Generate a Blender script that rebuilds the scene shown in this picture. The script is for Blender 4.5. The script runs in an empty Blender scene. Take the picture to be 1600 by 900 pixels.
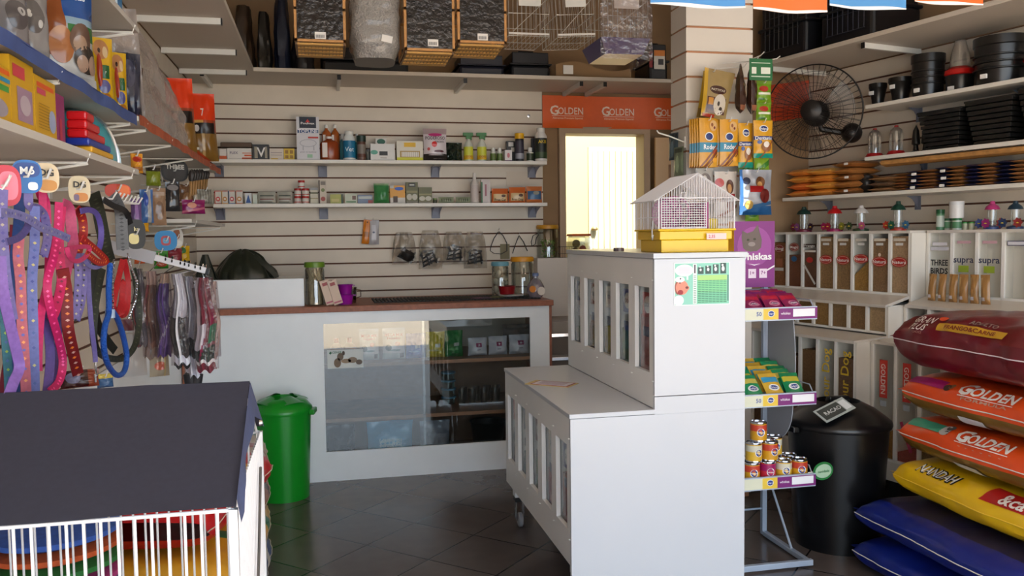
import bpy, bmesh, math, random
from mathutils import Vector, Matrix, noise
random.seed(7)
SC = bpy.context.scene
COL = SC.collection
PI = math.pi

# ---------------------------------------------------------------- camera
F, YAW, PITCH, ROLL, EYE = 1334.6, math.radians(12.353), math.radians(3.454), math.radians(-0.725), 1.5
_r = Vector((math.cos(YAW), -math.sin(YAW), 0))
_f = Vector((math.sin(YAW), math.cos(YAW), 0))
_z = Vector((0, 0, 1))
_fw = _f * math.cos(PITCH) - _z * math.sin(PITCH)
_up = _f * math.sin(PITCH) + _z * math.cos(PITCH)
RT = _r * math.cos(ROLL) + _up * math.sin(ROLL)
UP = -_r * math.sin(ROLL) + _up * math.cos(ROLL)
cam_data = bpy.data.cameras.new('camera')
cam = bpy.data.objects.new('camera', cam_data)
COL.objects.link(cam)
cam_data.sensor_width = 36
cam_data.lens = F / 1600 * 36
cam_data.clip_start = 0.05
m3 = Matrix((RT, UP, -_fw)).transposed()
cam.matrix_world = Matrix.Translation((0, 0, EYE)) @ m3.to_4x4()
SC.camera = cam

# ---------------------------------------------------------------- light
SC.view_settings.view_transform = 'Standard'
SC.view_settings.look = 'None'
SC.view_settings.gamma = 1
SC.view_settings.use_curve_mapping = False
SC.view_settings.exposure = 1.18
world = bpy.data.worlds.new('daylight')
SC.world = world
world.use_nodes = True
bg = world.node_tree.nodes['Background']
bg.inputs[0].default_value = (0.74, 0.87, 1.0, 1)
bg.inputs[1].default_value = 2.15
sun_d = bpy.data.lights.new('sun', 'SUN')
sun_d.energy = 10.0
sun_d.angle = math.radians(0.6)
sun_d.color = (1.0, 0.90, 0.78)
sun = bpy.data.objects.new('sun', sun_d)
COL.objects.link(sun)
sun.rotation_euler = Vector((-0.12, 0.50, -0.86)).to_track_quat('-Z', 'Y').to_euler()
# the open shop front lets the daylight in (importance-sampling portal, adds no light of its own)
pd = bpy.data.lights.new('shopfront_portal', 'AREA')
pd.shape = 'RECTANGLE'; pd.size = 4.9; pd.size_y = 2.95
pd.cycles.is_portal = True
po = bpy.data.objects.new('shopfront_portal', pd)
COL.objects.link(po)
po.location = (1.75, -1.2, 1.475)
po.rotation_euler = (math.radians(90), 0, 0)

# ---------------------------------------------------------------- pixel helper (1600x900 frame -> a point on a real plane)
def at(x, y, X=None, Y=None, Z=None):
    d = _fw + RT * ((x - 800) / F) - UP * ((y - 450) / F)
    if X is not None: k = X / d.x
    elif Y is not None: k = Y / d.y
    else: k = (Z - EYE) / d.z
    return Vector((0, 0, EYE)) + d * k
WP = Vector((3.25, 4.98, 0)); WU = Vector((-0.22508, 0.97434, 0)); WN = Vector((-0.97434, -0.22508, 0))
def wl(s, t, z):                     # a point at s along the right wall, t out from it
    return WP + WU * s + WN * t + Vector((0, 0, z))
def at_wall(x, y, t):
    d = _fw + RT * ((x - 800) / F) - UP * ((y - 450) / F)
    q = WP + WN * t
    k = q.dot(WN) / d.dot(WN)
    p = Vector((0, 0, EYE)) + d * k
    r = p - WP
    return r.dot(WU), p.z

# ---------------------------------------------------------------- materials
_mats = {}
def lin(c): return tuple((v / 255 / 12.92) if v / 255 <= 0.04045 else ((v / 255 + 0.055) / 1.055) ** 2.4 for v in c)
def C(r, g, b, rough=0.5, metal=0.0, noise_=0.0, scale=20.0, coat=0.0, bump=0.0, bscale=60.0):
    key = (r, g, b, rough, metal, noise_, scale, coat, bump, bscale)
    if key in _mats: return _mats[key]
    m = bpy.data.materials.new('mat_%d_%d_%d' % (r, g, b))
    m.use_nodes = True
    nt = m.node_tree; p = nt.nodes['Principled BSDF']
    c = lin((r, g, b)) + (1,)
    p.inputs['Base Color'].default_value = c
    p.inputs['Roughness'].default_value = rough
    p.inputs['Metallic'].default_value = metal
    if coat: p.inputs['Coat Weight'].default_value = coat
    if noise_ or bump:
        tc = nt.nodes.new('ShaderNodeTexCoord')
        n = nt.nodes.new('ShaderNodeTexNoise'); n.inputs['Scale'].default_value = scale; n.inputs['Detail'].default_value = 4
        nt.links.new(tc.outputs['Object'], n.inputs['Vector'])
        if noise_:
            mr = nt.nodes.new('ShaderNodeMapRange'); mr.inputs[1].default_value = .3; mr.inputs[2].default_value = .7
            mr.inputs[3].default_value = 1 - noise_; mr.inputs[4].default_value = 1 + noise_ * .4
            mx = nt.nodes.new('ShaderNodeVectorMath'); mx.operation = 'SCALE'
            mx.inputs[0].default_value = c[:3]
            nt.links.new(n.outputs['Fac'], mr.inputs[0]); nt.links.new(mr.outputs[0], mx.inputs['Scale'])
            nt.links.new(mx.outputs[0], p.inputs['Base Color'])
        if bump:
            n2 = nt.nodes.new('ShaderNodeTexNoise'); n2.inputs['Scale'].default_value = bscale; n2.inputs['Detail'].default_value = 3
            nt.links.new(tc.outputs['Object'], n2.inputs['Vector'])
            b_ = nt.nodes.new('ShaderNodeBump'); b_.inputs['Strength'].default_value = bump; b_.inputs['Distance'].default_value = .01
            nt.links.new(n2.outputs['Fac'], b_.inputs['Height']); nt.links.new(b_.outputs[0], p.inputs['Normal'])
    _mats[key] = m
    return m
def CLEAR(r=235, g=240, b=240, gloss=0.16, rough=0.06, wrinkle=0.0, milk=0.0, edge=.55):
    """clear plastic or glass: see-through with a glossy skin; milk = how much haze the film has"""
    key = ('clear', r, g, b, gloss, rough, wrinkle, milk, edge)
    if key in _mats: return _mats[key]
    m = bpy.data.materials.new('clear_%d_%d_%d' % (r, g, b)); m.use_nodes = True
    nt = m.node_tree; nt.nodes.clear()
    out = nt.nodes.new('ShaderNodeOutputMaterial')
    t = nt.nodes.new('ShaderNodeBsdfTransparent'); t.inputs[0].default_value = lin((r, g, b)) + (1,)
    g_ = nt.nodes.new('ShaderNodeBsdfGlossy'); g_.inputs['Roughness'].default_value = rough
    g_.inputs[0].default_value = (1, 1, 1, 1)
    lw = nt.nodes.new('ShaderNodeLayerWeight'); lw.inputs[0].default_value = 0.35
    ad = nt.nodes.new('ShaderNodeMapRange'); ad.inputs[3].default_value = gloss * .5; ad.inputs[4].default_value = min(1, gloss + edge)
    nt.links.new(lw.outputs['Fresnel'], ad.inputs[0])
    mx = nt.nodes.new('ShaderNodeMixShader')
    nt.links.new(ad.outputs[0], mx.inputs[0]); 
    src = t.outputs[0]
    if milk:
        d = nt.nodes.new('ShaderNodeBsdfDiffuse'); d.inputs[0].default_value = lin((r, g, b)) + (1,)
        m2 = nt.nodes.new('ShaderNodeMixShader'); m2.inputs[0].default_value = milk
        nt.links.new(t.outputs[0], m2.inputs[1]); nt.links.new(d.outputs[0], m2.inputs[2]); src = m2.outputs[0]
    nt.links.new(src, mx.inputs[1]); nt.links.new(g_.outputs[0], mx.inputs[2])
    if wrinkle:
        tc = nt.nodes.new('ShaderNodeTexCoord')
        n = nt.nodes.new('ShaderNodeTexNoise'); n.inputs['Scale'].default_value = 26; n.inputs['Detail'].default_value = 3
        nt.links.new(tc.outputs['Object'], n.inputs['Vector'])
        b_ = nt.nodes.new('ShaderNodeBump'); b_.inputs['Strength'].default_value = wrinkle; b_.inputs['Distance'].default_value = .03
        nt.links.new(n.outputs['Fac'], b_.inputs['Height'])
        nt.links.new(b_.outputs[0], g_.inputs['Normal'])
    nt.links.new(mx.outputs[0], out.inputs[0])
    _mats[key] = m
    return m
def mat_floor():
    m = bpy.data.materials.new('ceramic_tiles'); m.use_nodes = True
    nt = m.node_tree; p = nt.nodes['Principled BSDF']; N = nt.nodes.new; L = nt.links.new
    tc = N('ShaderNodeTexCoord')
    mp = N('ShaderNodeMapping'); mp.vector_type = 'TEXTURE'
    mp.inputs['Location'].default_value = (0.158, 4.691, 0); mp.inputs['Rotation'].default_value = (0, 0, math.radians(46))
    mp.inputs['Scale'].default_value = (.376, .376, .376)
    L(tc.outputs['Object'], mp.inputs['Vector'])
    br = N('ShaderNodeTexBrick'); br.offset = 0; br.inputs['Scale'].default_value = 1
    br.inputs['Brick Width'].default_value = 1; br.inputs['Row Height'].default_value = 1
    br.inputs['Mortar Size'].default_value = .011; br.inputs['Mortar Smooth'].default_value = .1; br.inputs['Bias'].default_value = 0
    br.inputs['Color1'].default_value = lin((96, 86, 82)) + (1,); br.inputs['Color2'].default_value = lin((88, 79, 76)) + (1,)
    br.inputs['Mortar'].default_value = lin((14, 12, 12)) + (1,)
    L(mp.outputs[0], br.inputs['Vector'])
    n = N('ShaderNodeTexNoise'); n.inputs['Scale'].default_value = 9; n.inputs['Detail'].default_value = 6; L(tc.outputs['Object'], n.inputs['Vector'])
    mr = N('ShaderNodeMapRange'); mr.inputs[1].default_value = .3; mr.inputs[2].default_value = .7; mr.inputs[3].default_value = .92; mr.inputs[4].default_value = 1.04
    L(n.outputs['Fac'], mr.inputs[0])
    vm = N('ShaderNodeVectorMath'); vm.operation = 'SCALE'; L(br.outputs['Color'], vm.inputs[0]); L(mr.outputs[0], vm.inputs['Scale'])
    L(vm.outputs[0], p.inputs['Base Color'])
    r2 = N('ShaderNodeMapRange'); r2.inputs[1].default_value = .3; r2.inputs[2].default_value = .7; r2.inputs[3].default_value = .16; r2.inputs[4].default_value = .26
    L(n.outputs['Fac'], r2.inputs[0]); L(r2.outputs[0], p.inputs['Roughness'])
    p.inputs['Specular IOR Level'].default_value = .4
    b_ = N('ShaderNodeBump'); b_.invert = True; b_.inputs['Strength'].default_value = .4; b_.inputs['Distance'].default_value = .002
    L(br.outputs['Fac'], b_.inputs['Height']); L(b_.outputs[0], p.inputs['Normal'])
    return m

WHITE = C(238, 238, 238, .35, noise_=.05, scale=3)
WHITE2 = C(224, 218, 208, .4, noise_=.05, scale=4)
CREAM = C(212, 200, 183, .5, noise_=.06, scale=6)
EDGE = C(150, 88, 62, .5, noise_=.25, scale=40)
GROOVE = C(92, 58, 40, .8)
PLASTER = C(152, 122, 90, .9, noise_=.12, scale=5)
BLACK = C(16, 16, 18, .35)
BLACKP = C(24, 23, 22, .28)
METAL = C(190, 190, 195, .28, 1.0)
CHROME = C(215, 215, 220, .12, 1.0)
WIRE = C(225, 222, 215, .35)
TAG = C(235, 232, 228, .6)

# ---------------------------------------------------------------- text shapes
_text = {}
def text_shape(s, bold=0.0, shear=0.0):
    """outline of a string, 1 unit cap height, centred; returns (verts, polys, width)"""
    k = (s, bold, shear)
    if k in _text: return _text[k]
    cu = bpy.data.curves.new('t', 'FONT'); cu.body = s; cu.resolution_u = 2; cu.offset = bold; cu.shear = shear
    o = bpy.data.objects.new('t', cu); COL.objects.link(o)
    dg = bpy.context.evaluated_depsgraph_get()
    me = bpy.data.meshes.new_from_object(o.evaluated_get(dg))
    vs = [(v.co.x, v.co.y) for v in me.vertices]; ps = [tuple(p.vertices) for p in me.polygons]
    bpy.data.meshes.remove(me); bpy.data.objects.remove(o); bpy.data.curves.remove(cu)
    if not vs: vs = [(0, 0)]
    x0 = min(v[0] for v in vs); x1 = max(v[0] for v in vs)
    y0, y1 = 0.0, 0.70
    vs = [((v[0] - (x0 + x1) / 2) / .70, (v[1] - .35) / .70) for v in vs]
    _text[k] = (vs, ps, (x1 - x0) / .70)
    return _text[k]

# ---------------------------------------------------------------- mesh builder
class MB:
    def __init__(s): s.v = []; s.f = []; s.mi = []; s.mats = []
    def _m(s, m):
        if m not in s.mats: s.mats.append(m)
        return s.mats.index(m)
    def poly(s, pts, m):
        b = len(s.v); s.v += [tuple(p) for p in pts]; s.f.append(tuple(range(b, b + len(pts)))); s.mi.append(s._m(m)); return s
    def box(s, x0, x1, y0, y1, z0, z1, m, M=None):
        b = len(s.v)
        P = [(x0, y0, z0), (x1, y0, z0), (x1, y1, z0), (x0, y1, z0), (x0, y0, z1), (x1, y0, z1), (x1, y1, z1), (x0, y1, z1)]
        if M is not None: P = [tuple(M @ Vector(p)) for p in P]
        s.v += P; k = s._m(m)
        for f in ((0, 3, 2, 1), (4, 5, 6, 7), (0, 1, 5, 4), (1, 2, 6, 5), (2, 3, 7, 6), (3, 0, 4, 7)):
            s.f.append(tuple(b + i for i in f)); s.mi.append(k)
        return s
    def lathe(s, prof, m, seg=20, c=(0, 0, 0), mf=None, sx=1, sy=1):
        """prof: list of (radius, z)"""
        b = len(s.v); k = s._m(m)
        for r, z in prof:
            for i in range(seg):
                a = 2 * PI * i / seg
                s.v.append((c[0] + r * sx * math.cos(a), c[1] + r * sy * math.sin(a), c[2] + z))
        for j in range(len(prof) - 1):
            kk = k if mf is None else s._m(mf(j))
            for i in range(seg):
                i2 = (i + 1) % seg
                s.f.append((b + j * seg + i, b + j * seg + i2, b + (j + 1) * seg + i2, b + (j + 1) * seg + i)); s.mi.append(kk)
        if prof[0][0] > 1e-4: s.f.append(tuple(b + i for i in range(seg - 1, -1, -1))); s.mi.append(k)
        if prof[-1][0] > 1e-4:
            s.f.append(tuple(b + (len(prof) - 1) * seg + i for i in range(seg))); s.mi.append(k if mf is None else s._m(mf(len(prof) - 2)))
        return s
    def tube(s, pts, r, m, seg=6, closed=False):
        pts = [Vector(p) for p in pts]; n = len(pts)
        if n < 2: return s
        b = len(s.v); k = s._m(m)
        T = []
        for i in range(n):
            if closed: t = pts[(i + 1) % n] - pts[i - 1]
            else: t = pts[min(i + 1, n - 1)] - pts[max(i - 1, 0)]
            T.append(t.normalized() if t.length > 1e-9 else Vector((0, 0, 1)))
        up = Vector((0, 0, 1)) if abs(T[0].z) < .9 else Vector((1, 0, 0))
        nx = T[0].cross(up).normalized()
        for i in range(n):
            nx = (nx - T[i] * nx.dot(T[i]))
            nx = nx.normalized() if nx.length > 1e-6 else T[i].orthogonal().normalized()
            ny = T[i].cross(nx)
            rr = r[i] if isinstance(r, (list, tuple)) else r
            for j in range(seg):
                a = 2 * PI * j / seg
                s.v.append(tuple(pts[i] + nx * (rr * math.cos(a)) + ny * (rr * math.sin(a))))
        for i in range(n if closed else n - 1):
            i2 = (i + 1) % n
            for j in range(seg):
                j2 = (j + 1) % seg
                s.f.append((b + i * seg + j, b + i * seg + j2, b + i2 * seg + j2, b + i2 * seg + j)); s.mi.append(k)
        if not closed:
            s.f.append(tuple(b + j for j in range(seg - 1, -1, -1))); s.mi.append(k)
            s.f.append(tuple(b + (n - 1) * seg + j for j in range(seg))); s.mi.append(k)
        return s
    def ribbon(s, pts, w, side, m, th=.0015):
        """flat strap along pts; side = direction across its width (vector or list)"""
        pts = [Vector(p) for p in pts]; n = len(pts); b = len(s.v); k = s._m(m)
        for i, p in enumerate(pts):
            t = (pts[min(i + 1, n - 1)] - pts[max(i - 1, 0)]).normalized()
            sd = Vector(side[i] if isinstance(side, list) else side)
            sd = (sd - t * sd.dot(t)); sd = sd.normalized() if sd.length > 1e-6 else t.orthogonal().normalized()
            nn = t.cross(sd).normalized()
            for a, c in ((-1, -1), (1, -1), (1, 1), (-1, 1)):
                s.v.append(tuple(p + sd * (a * w / 2) + nn * (c * th)))
        for i in range(n - 1):
            for j in range(4):
                j2 = (j + 1) % 4
                s.f.append((b + i * 4 + j, b + i * 4 + j2, b + i * 4 + 4 + j2, b + i * 4 + 4 + j)); s.mi.append(k)
        s.f.append((b + 3, b + 2, b + 1, b)); s.mi.append(k)
        e = b + (n - 1) * 4; s.f.append((e, e + 1, e + 2, e + 3)); s.mi.append(k)
        return s
    def grid(s, nu, nv, fn, mf, flip=False):
        b = len(s.v)
        for j in range(nv + 1):
            for i in range(nu + 1): s.v.append(tuple(fn(i / nu, j / nv)))
        for j in range(nv):
            for i in range(nu):
                q = (b + j * (nu + 1) + i, b + j * (nu + 1) + i + 1, b + (j + 1) * (nu + 1) + i + 1, b + (j + 1) * (nu + 1) + i)
                s.f.append(q[::-1] if flip else q)
                s.mi.append(s._m(mf((i + .5) / nu, (j + .5) / nv) if callable(mf) else mf))
        return s
    def text(s, string, size, m, fn, bold=0.012, shear=0.0, width=None):
        """fn maps (x, y) centred text coordinates to 3D"""
        vs, ps, w = text_shape(string, bold, shear); b = len(s.v); k = s._m(m)
        sx = size if width is None else width / max(w, 1e-6)
        s.v += [tuple(fn(x * sx, y * size)) for x, y in vs]
        for p in ps: s.f.append(tuple(b + i for i in p)); s.mi.append(k)
        return s
    def build(s, name, parent=None, loc=None, rot=None, bevel=0, smooth=False, kind=None, subd=0):
        me = bpy.data.meshes.new(name); me.from_pydata(s.v, [], s.f)
        for m in s.mats: me.materials.append(m)
        me.polygons.foreach_set('material_index', s.mi)
        if smooth:
            me.polygons.foreach_set('use_smooth', [True] * len(me.polygons))
            me.set_sharp_from_angle(angle=math.radians(38))
        me.update()
        o = bpy.data.objects.new(name, me); COL.objects.link(o)
        if parent is not None: o.parent = parent
        if loc is not None: o.location = loc
        if rot is not None: o.rotation_euler = rot
        if bevel:
            bv = o.modifiers.new('b', 'BEVEL'); bv.width = bevel; bv.segments = 2; bv.limit_method = 'ANGLE'; bv.angle_limit = math.radians(60)
        if subd:
            sb = o.modifiers.new('s', 'SUBSURF'); sb.levels = subd; sb.render_levels = subd
        if kind: o['kind'] = kind
        return o
def tag(o, label, cat, group=None, kind=None):
    o['label'] = label; o['category'] = cat
    if group: o['group'] = group
    if kind: o['kind'] = kind
    return o
def thing(name, label, cat, loc=(0, 0, 0), rz=0, group=None):
    o = bpy.data.objects.new(name, None); COL.objects.link(o); o.empty_display_size = .05
    o.location = loc; o.rotation_euler = (0, 0, rz)
    return tag(o, label, cat, group)
def dup(root, loc, rot=None, label=None):
    r = root.copy(); COL.objects.link(r); r.location = loc
    if rot is not None: r.rotation_euler = rot
    if label: r['label'] = label
    for ch in list(root.children):
        c = ch.copy(); COL.objects.link(c); c.parent = r
        for g in ch.children:
            d = g.copy(); COL.objects.link(d); d.parent = c
    return r
def front(x, y, z=0): return lambda a, b: (x + a, y, z + b)

# ================================================================ ROOM SHELL
YB = 6.1; XL = -0.842; CEIL = 3.35; YF = -1.2
MB().box(-3, 6.5, YF - .0, 9.6, -.1, 0, mat_floor()).build('floor', kind='structure')
PAVE = C(214, 198, 178, .8, noise_=.15, scale=2)
MB().box(-10, 14, -14, YF, -.12, -.02, PAVE).build('ground_outside', kind='structure')
MB().box(-1.1, 5.3, YF, 6.3, CEIL, CEIL + .12, C(232, 226, 216, .9)).build('ceiling', kind='structure')
# back slat wall
def slats(mb, x0, x1, zs, y, ztop, zbot, face, back, side=1):
    mb.box(x0, x1, y + .006, y + .03, zbot, ztop, back)
    e = [zbot] + sorted(zs) + [ztop]
    for a, b in zip(e[:-1], e[1:]):
        mb.box(x0, x1, y, y + .02, a + (.0055 if a != zbot else 0), b - (.0055 if b != ztop else 0), face)
mb = MB()
slats(mb, XL, 1.577, [0.925, 1.025, 1.13, 1.228, 1.326, 1.427, 1.523, 1.622, 1.722, 1.822, 1.922, 2.022, 2.125, 2.22, 2.316, 2.416], YB, 2.56, .02, CREAM, GROOVE)
mb.build('wall_back', kind='structure')
mb = MB()
mb.box(-1.1, 1.71, YB + .03, YB + .15, 0, CEIL, PLASTER)
mb.box(2.40, 3.4, YB + .03, YB + .15, 0, CEIL, PLASTER)
mb.box(1.71, 2.40, YB + .03, YB + .15, 2.27, CEIL, PLASTER)
mb.build('wall_back_plaster', kind='structure')
# left wall: slats above, white board below
mb = MB()
mb.box(XL - .12, XL - .02, YF, YB + .03, 0, CEIL, PLASTER)
mb.build('wall_left', kind='structure')
mb = MB()
zs = [1.025 + .1 * i for i in range(15)]
mb.box(XL - .02, XL - .008, YF, YB, 1.0, 2.546, GROOVE)
e = [1.0] + zs + [2.546]
for a, b in zip(e[:-1], e[1:]): mb.box(XL - .012, XL, YF, YB, a + .0055, b - .0055, CREAM)
mb.box(XL - .02, XL - .002, YF, YB, 0, 1.0, WHITE)
mb.build('wall_left_cladding', kind='structure')
# right wall (splayed), slats from 1.3 up to the high shelf
MR = Matrix.Translation(WP) @ Matrix.Rotation(math.atan2(WU.y, WU.x), 4, 'Z')   # local x = along wall to the back, local y = into wall? (room is +y)
def wbox(mb, s0, s1, t0, t1, z0, z1, m):
    b = len(mb.v)
    P = [wl(s, t, z) for z in (z0, z1) for s, t in ((s0, t0), (s1, t0), (s1, t1), (s0, t1))]
    mb.v += [tuple(p) for p in P]; k = mb._m(m)
    for f in ((0, 1, 2, 3), (4, 7, 6, 5), (0, 4, 5, 1), (1, 5, 6, 2), (2, 6, 7, 3), (3, 7, 4, 0)):
        mb.f.append(tuple(b + i for i in f)); mb.mi.append(k)
    return mb
SE, SN = .25, -6.2
mb = MB(); wbox(mb, SE + .2, SN, -.14, -.02, 0, CEIL, PLASTER); mb.build('wall_right', kind='structure')
mb = MB(); wbox(mb, SE, SN, -.02, -.006, 1.3, 2.546, GROOVE)
zs = [1.445, 1.547, 1.647, 1.745, 1.843, 1.942, 2.041, 2.143, 2.241, 2.338, 2.437]
e = [1.3] + zs + [2.546]
for a, b in zip(e[:-1], e[1:]): wbox(mb, SE, SN, -.012, 0, a + .0055, b - .0055, CREAM)
mb.build('wall_right_cladding', kind='structure')
# wall behind the pillar on the right
MB().box(2.62, 3.40, 5.22, 5.34, 0, CEIL, PLASTER).build('wall_back_right', kind='structure')
MB().box(2.62, 2.72, 5.34, 6.13, 0, CEIL, PLASTER).build('wall_passage', kind='structure')
# shop front header and side piers (unseen behind the camera, opening height shaped for the daylight)
mb = MB(); mb.box(-1.1, 5.3, YF - .15, YF, 2.95, CEIL, PLASTER); mb.build('wall_front', kind='structure')
# pillar clad in slat board
mb = MB(); PX0, PX1, PY0, PY1 = 1.95, 2.345, 4.40, 4.61
mb.box(PX0 + .008, PX1 - .008, PY0 + .008, PY1 - .008, 0, CEIL, C(186, 132, 96, .7))
zz = [1.28 + .1345 * i for i in range(16)]; zz = [z for z in zz if z < CEIL - .05]
off = 2.089 - 1.28 - .1345 * 6
e = [0.02, .6, 1.145] + [z + off for z in zz] + [CEIL]
for a, b in zip(e[:-1], e[1:]): mb.box(PX0, PX1, PY0, PY1, a + .006, b - .006, C(222, 216, 208, .35))
mb.build('pillar', kind='structure')
# doorway in the back wall: frame, leaf, courtyard
FR = C(176, 150, 122, .5)
mb = MB()
mb.box(1.70, 1.75, YB - .015, YB + .16, 0, 2.255, FR); mb.box(2.358, 2.41, YB - .015, YB + .16, 0, 2.255, FR)
mb.box(1.70, 2.41, YB - .015, YB + .16, 2.25, 2.30, FR)
mb.build('door_1', kind='structure', bevel=.004)
LEAF = C(214, 176, 128, .45)
t = MB(); t.box(0, .62, -.018, .018, 0, 2.2, LEAF)
for z0, z1 in ((.25, 1.05), (1.2, 2.0)):
    for a in ((.10, .52, -.023, -.018, z0, z0 + .02), (.10, .52, -.023, -.018, z1 - .02, z1), (.10, .12, -.023, -.018, z0, z1), (.50, .52, -.023, -.018, z0, z1)):
        t.box(*a, C(150, 112, 76, .5))
lf = t.build('door_2', loc=(2.425, 6.04, .02), rot=(0, 0, math.radians(-8)), bevel=.003, kind='structure')
MB().tube([(.06, -.02, 1.02), (.06, -.07, 1.02), (.14, -.07, 1.02)], .008, METAL).build('door_handle', parent=lf, smooth=True)
YC = C(176, 164, 118, .85)
mb = MB(); mb.box(1.2, 4.0, 9.0, 9.1, 0, 3.4, YC); mb.box(1.2, 1.3, 6.27, 9.0, 0, 3.4, YC); mb.box(3.9, 4.0, 6.27, 9.0, 0, 3.4, YC)
mb.build('wall_courtyard', kind='structure')
g = thing('courtyard_gate', 'white folding metal gate standing in the bright courtyard beyond the back doorway', 'gate', (0, 0, 0))
mb = MB()
gx0 = at(930, 300, Y=8.4).x; gx1 = at(1002, 300, Y=8.4).x
GW = C(190, 186, 160, .5)
for i in range(9):
    x = gx0 + (gx1 - gx0) * i / 8
    mb.box(x - .030, x + .026, 8.40, 8.41, .05, 2.36, GW)
    mb.box(x - .032, x - .026, 8.385, 8.40, .05, 2.36, GW)
mb.build('bar_panel', parent=g)
mb = MB(); mb.box(gx0 - .05, gx1 + .05, 8.40, 8.44, 2.36, 2.40, GW); mb.box(gx0 - .05, gx1 + .05, 8.40, 8.44, .01, .05, GW); mb.box(gx0 - .07, gx0 - .035, 8.39, 8.43, .01, 2.4, GW)
mb.build('gate_frame', parent=g)
MB().lathe([(0, 0), (.03, .0), (.035, .02), (.02, .04), (0, .04)], C(150, 130, 90, .4, .6), c=(gx0 - .02, 8.37, 1.55)).build('lock', parent=g, smooth=True)
# ================================================================ HIGH SHELVES
def rbox(mb, p0, p1, up0, up1, m): pass
GREY_EDGE = C(214, 208, 200, .5)
UND = C(196, 186, 174, .6)
def hang_bracket(parent, p0, p1, w=.022, h=.03):
    """square steel arm from wall point p0 out to p1, black end plug"""
    p0, p1 = Vector(p0), Vector(p1); d = (p1 - p0); L = d.length; a = math.atan2(d.y, d.x)
    M = Matrix.Translation(p0) @ Matrix.Rotation(a, 4, 'Z')
    mb = MB(); mb.box(0, L, -w / 2, w / 2, -h, 0, C(214, 212, 206, .4), M); mb.box(L, L + .006, -w / 2 - .001, w / 2 + .001, -h - .001, .001, BLACK, M)
    return mb.build('bracket', parent=parent, bevel=.001)
ZH = 2.548
t = thing('high_shelf', 'deep white shelf running high along the back slat wall under the hanging cages', 'shelf', (0, 0, ZH))
MB().box(XL + .002, 2.60, 5.61, YB - .001, 0, .025, UND).build('board', parent=t, bevel=.002)
for px in (316, 530, 727, 908, 945):
    x = at(px, 128, Y=5.66).x
    hang_bracket(t, (x + .0, YB - .005, 0), (x + .0, 5.655, 0))
t = thing('high_shelf', 'deep white shelf high on the left wall with square steel arms', 'shelf', (0, 0, ZH))
MB().box(XL + .002, -.402, .2, 5.608, 0, .025, UND).build('board', parent=t, bevel=.002)
for (x0, y0, x1, y1) in ((220, 26, 345, 29), (255, 74, 368, 78), (283, 108, 384, 110)):
    a = at(x1, y1, Z=ZH); hang_bracket(t, (XL + .005, a.y, 0), (a.x, a.y, 0))
for yy in (3.1, 2.2): hang_bracket(t, (XL + .005, yy, 0), (-.47, yy, 0))
t = thing('high_shelf', 'deep white shelf high along the splayed right wall above the flower pots', 'shelf', (0, 0, 0))
mb = MB(); wbox(mb, SE - .0, -3.2, .003, .505, ZH, ZH + .025, UND); mb.build('board', parent=t, bevel=.002)
for s in (-.62, -1.66, -2.6, .1):
    p0 = wl(s, .006, ZH - .001); p1 = wl(s, .455, ZH - .001); hang_bracket(t, p0, p1)

# ================================================================ MIDDLE SLAT SHELVES ON THE BACK WALL
def clip_bracket(parent, x, y0, y1, z):
    mb = MB(); m = CLEAR(176, 176, 190, .03, .3, milk=.4, edge=.1)
    mb.box(x - .03, x + .03, y1 - .006, y1 - .002, z - .075, z, m)
    for sx in (-.028, .026):
        mb.poly([(x + sx, y1 - .004, z - .07), (x + sx, y1 - .004, z), (x + sx, y0 + .04, z), (x + sx, y1 - .06, z - .03)], m)
    return mb.build('clip_bracket', parent=parent)
for nm, z, x1 in (('upper white shelf of veterinary products on the back slat wall', 2.003, 1.55), ('lower white shelf of small pet boxes on the back slat wall', 1.712, 1.55)):
    t = thing('wall_shelf', nm, 'shelf', (0, 0, 0))
    MB().box(-.70, x1, 5.87, YB - .001, z, z + .024, WHITE2).build('board', parent=t, bevel=.002)
    for px in (341, 505, 683, 836):
        clip_bracket(t, at(px, 300, Y=6.0).x, 5.9, YB, z - .001)
ZA = 2.028; ZBs = 1.737

# ================================================================ COUNTER
YCt = 5.333
t = thing('sales_counter', 'white service counter with brown wooden top edge and a wide display window', 'counter', (0, 0, 0))
mb = MB(); CW = C(236, 240, 244, .35, noise_=.04, scale=5)
wx0, wx1, wz0, wz1 = -.018, 1.284, .182, .979
mb.box(XL + .01, wx0, YCt, YCt + .018, .0, 1.052, CW); mb.box(wx1, 1.412, YCt, YCt + .018, 0, 1.052, CW)
mb.box(wx0, wx1, YCt, YCt + .018, 0, wz0, CW); mb.box(wx0, wx1, YCt, YCt + .018, wz1, 1.052, CW)
mb.build('front_panel', parent=t)
MB().box(XL + .003, 1.435, YCt - .03, YB - .06, 1.052, 1.088, EDGE).build('countertop', parent=t, bevel=.003)
MB().box(1.412, 1.430, YCt, YB - .08, 0, 1.052, EDGE).build('side_panel', parent=t, bevel=.002)
MB().box(XL + .003, XL + .02, YCt - .012, YCt + .0, 0, 1.052, EDGE).build('side_panel', parent=t)
WB = C(150, 108, 76, .5, noise_=.2, scale=14)
MB().box(XL + .03, 1.41, YCt + .03, YB - .1, .70, .722, WB).build('inner_shelf', parent=t)
MB().box(XL + .03, 1.41, YCt + .03, YB - .1, .36, .382, WB).build('inner_shelf', parent=t)
MB().box(XL + .03, 1.41, YCt + .02, YB - .1, .03, .05, WB).build('base_board', parent=t)
MB().box(XL + .03, 1.41, YB - .12, YB - .10, .05, .70, C(128, 92, 66, .6, noise_=.1)).build('back_panel', parent=t)
xm = at(664, 600, Y=YCt).x
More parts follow.
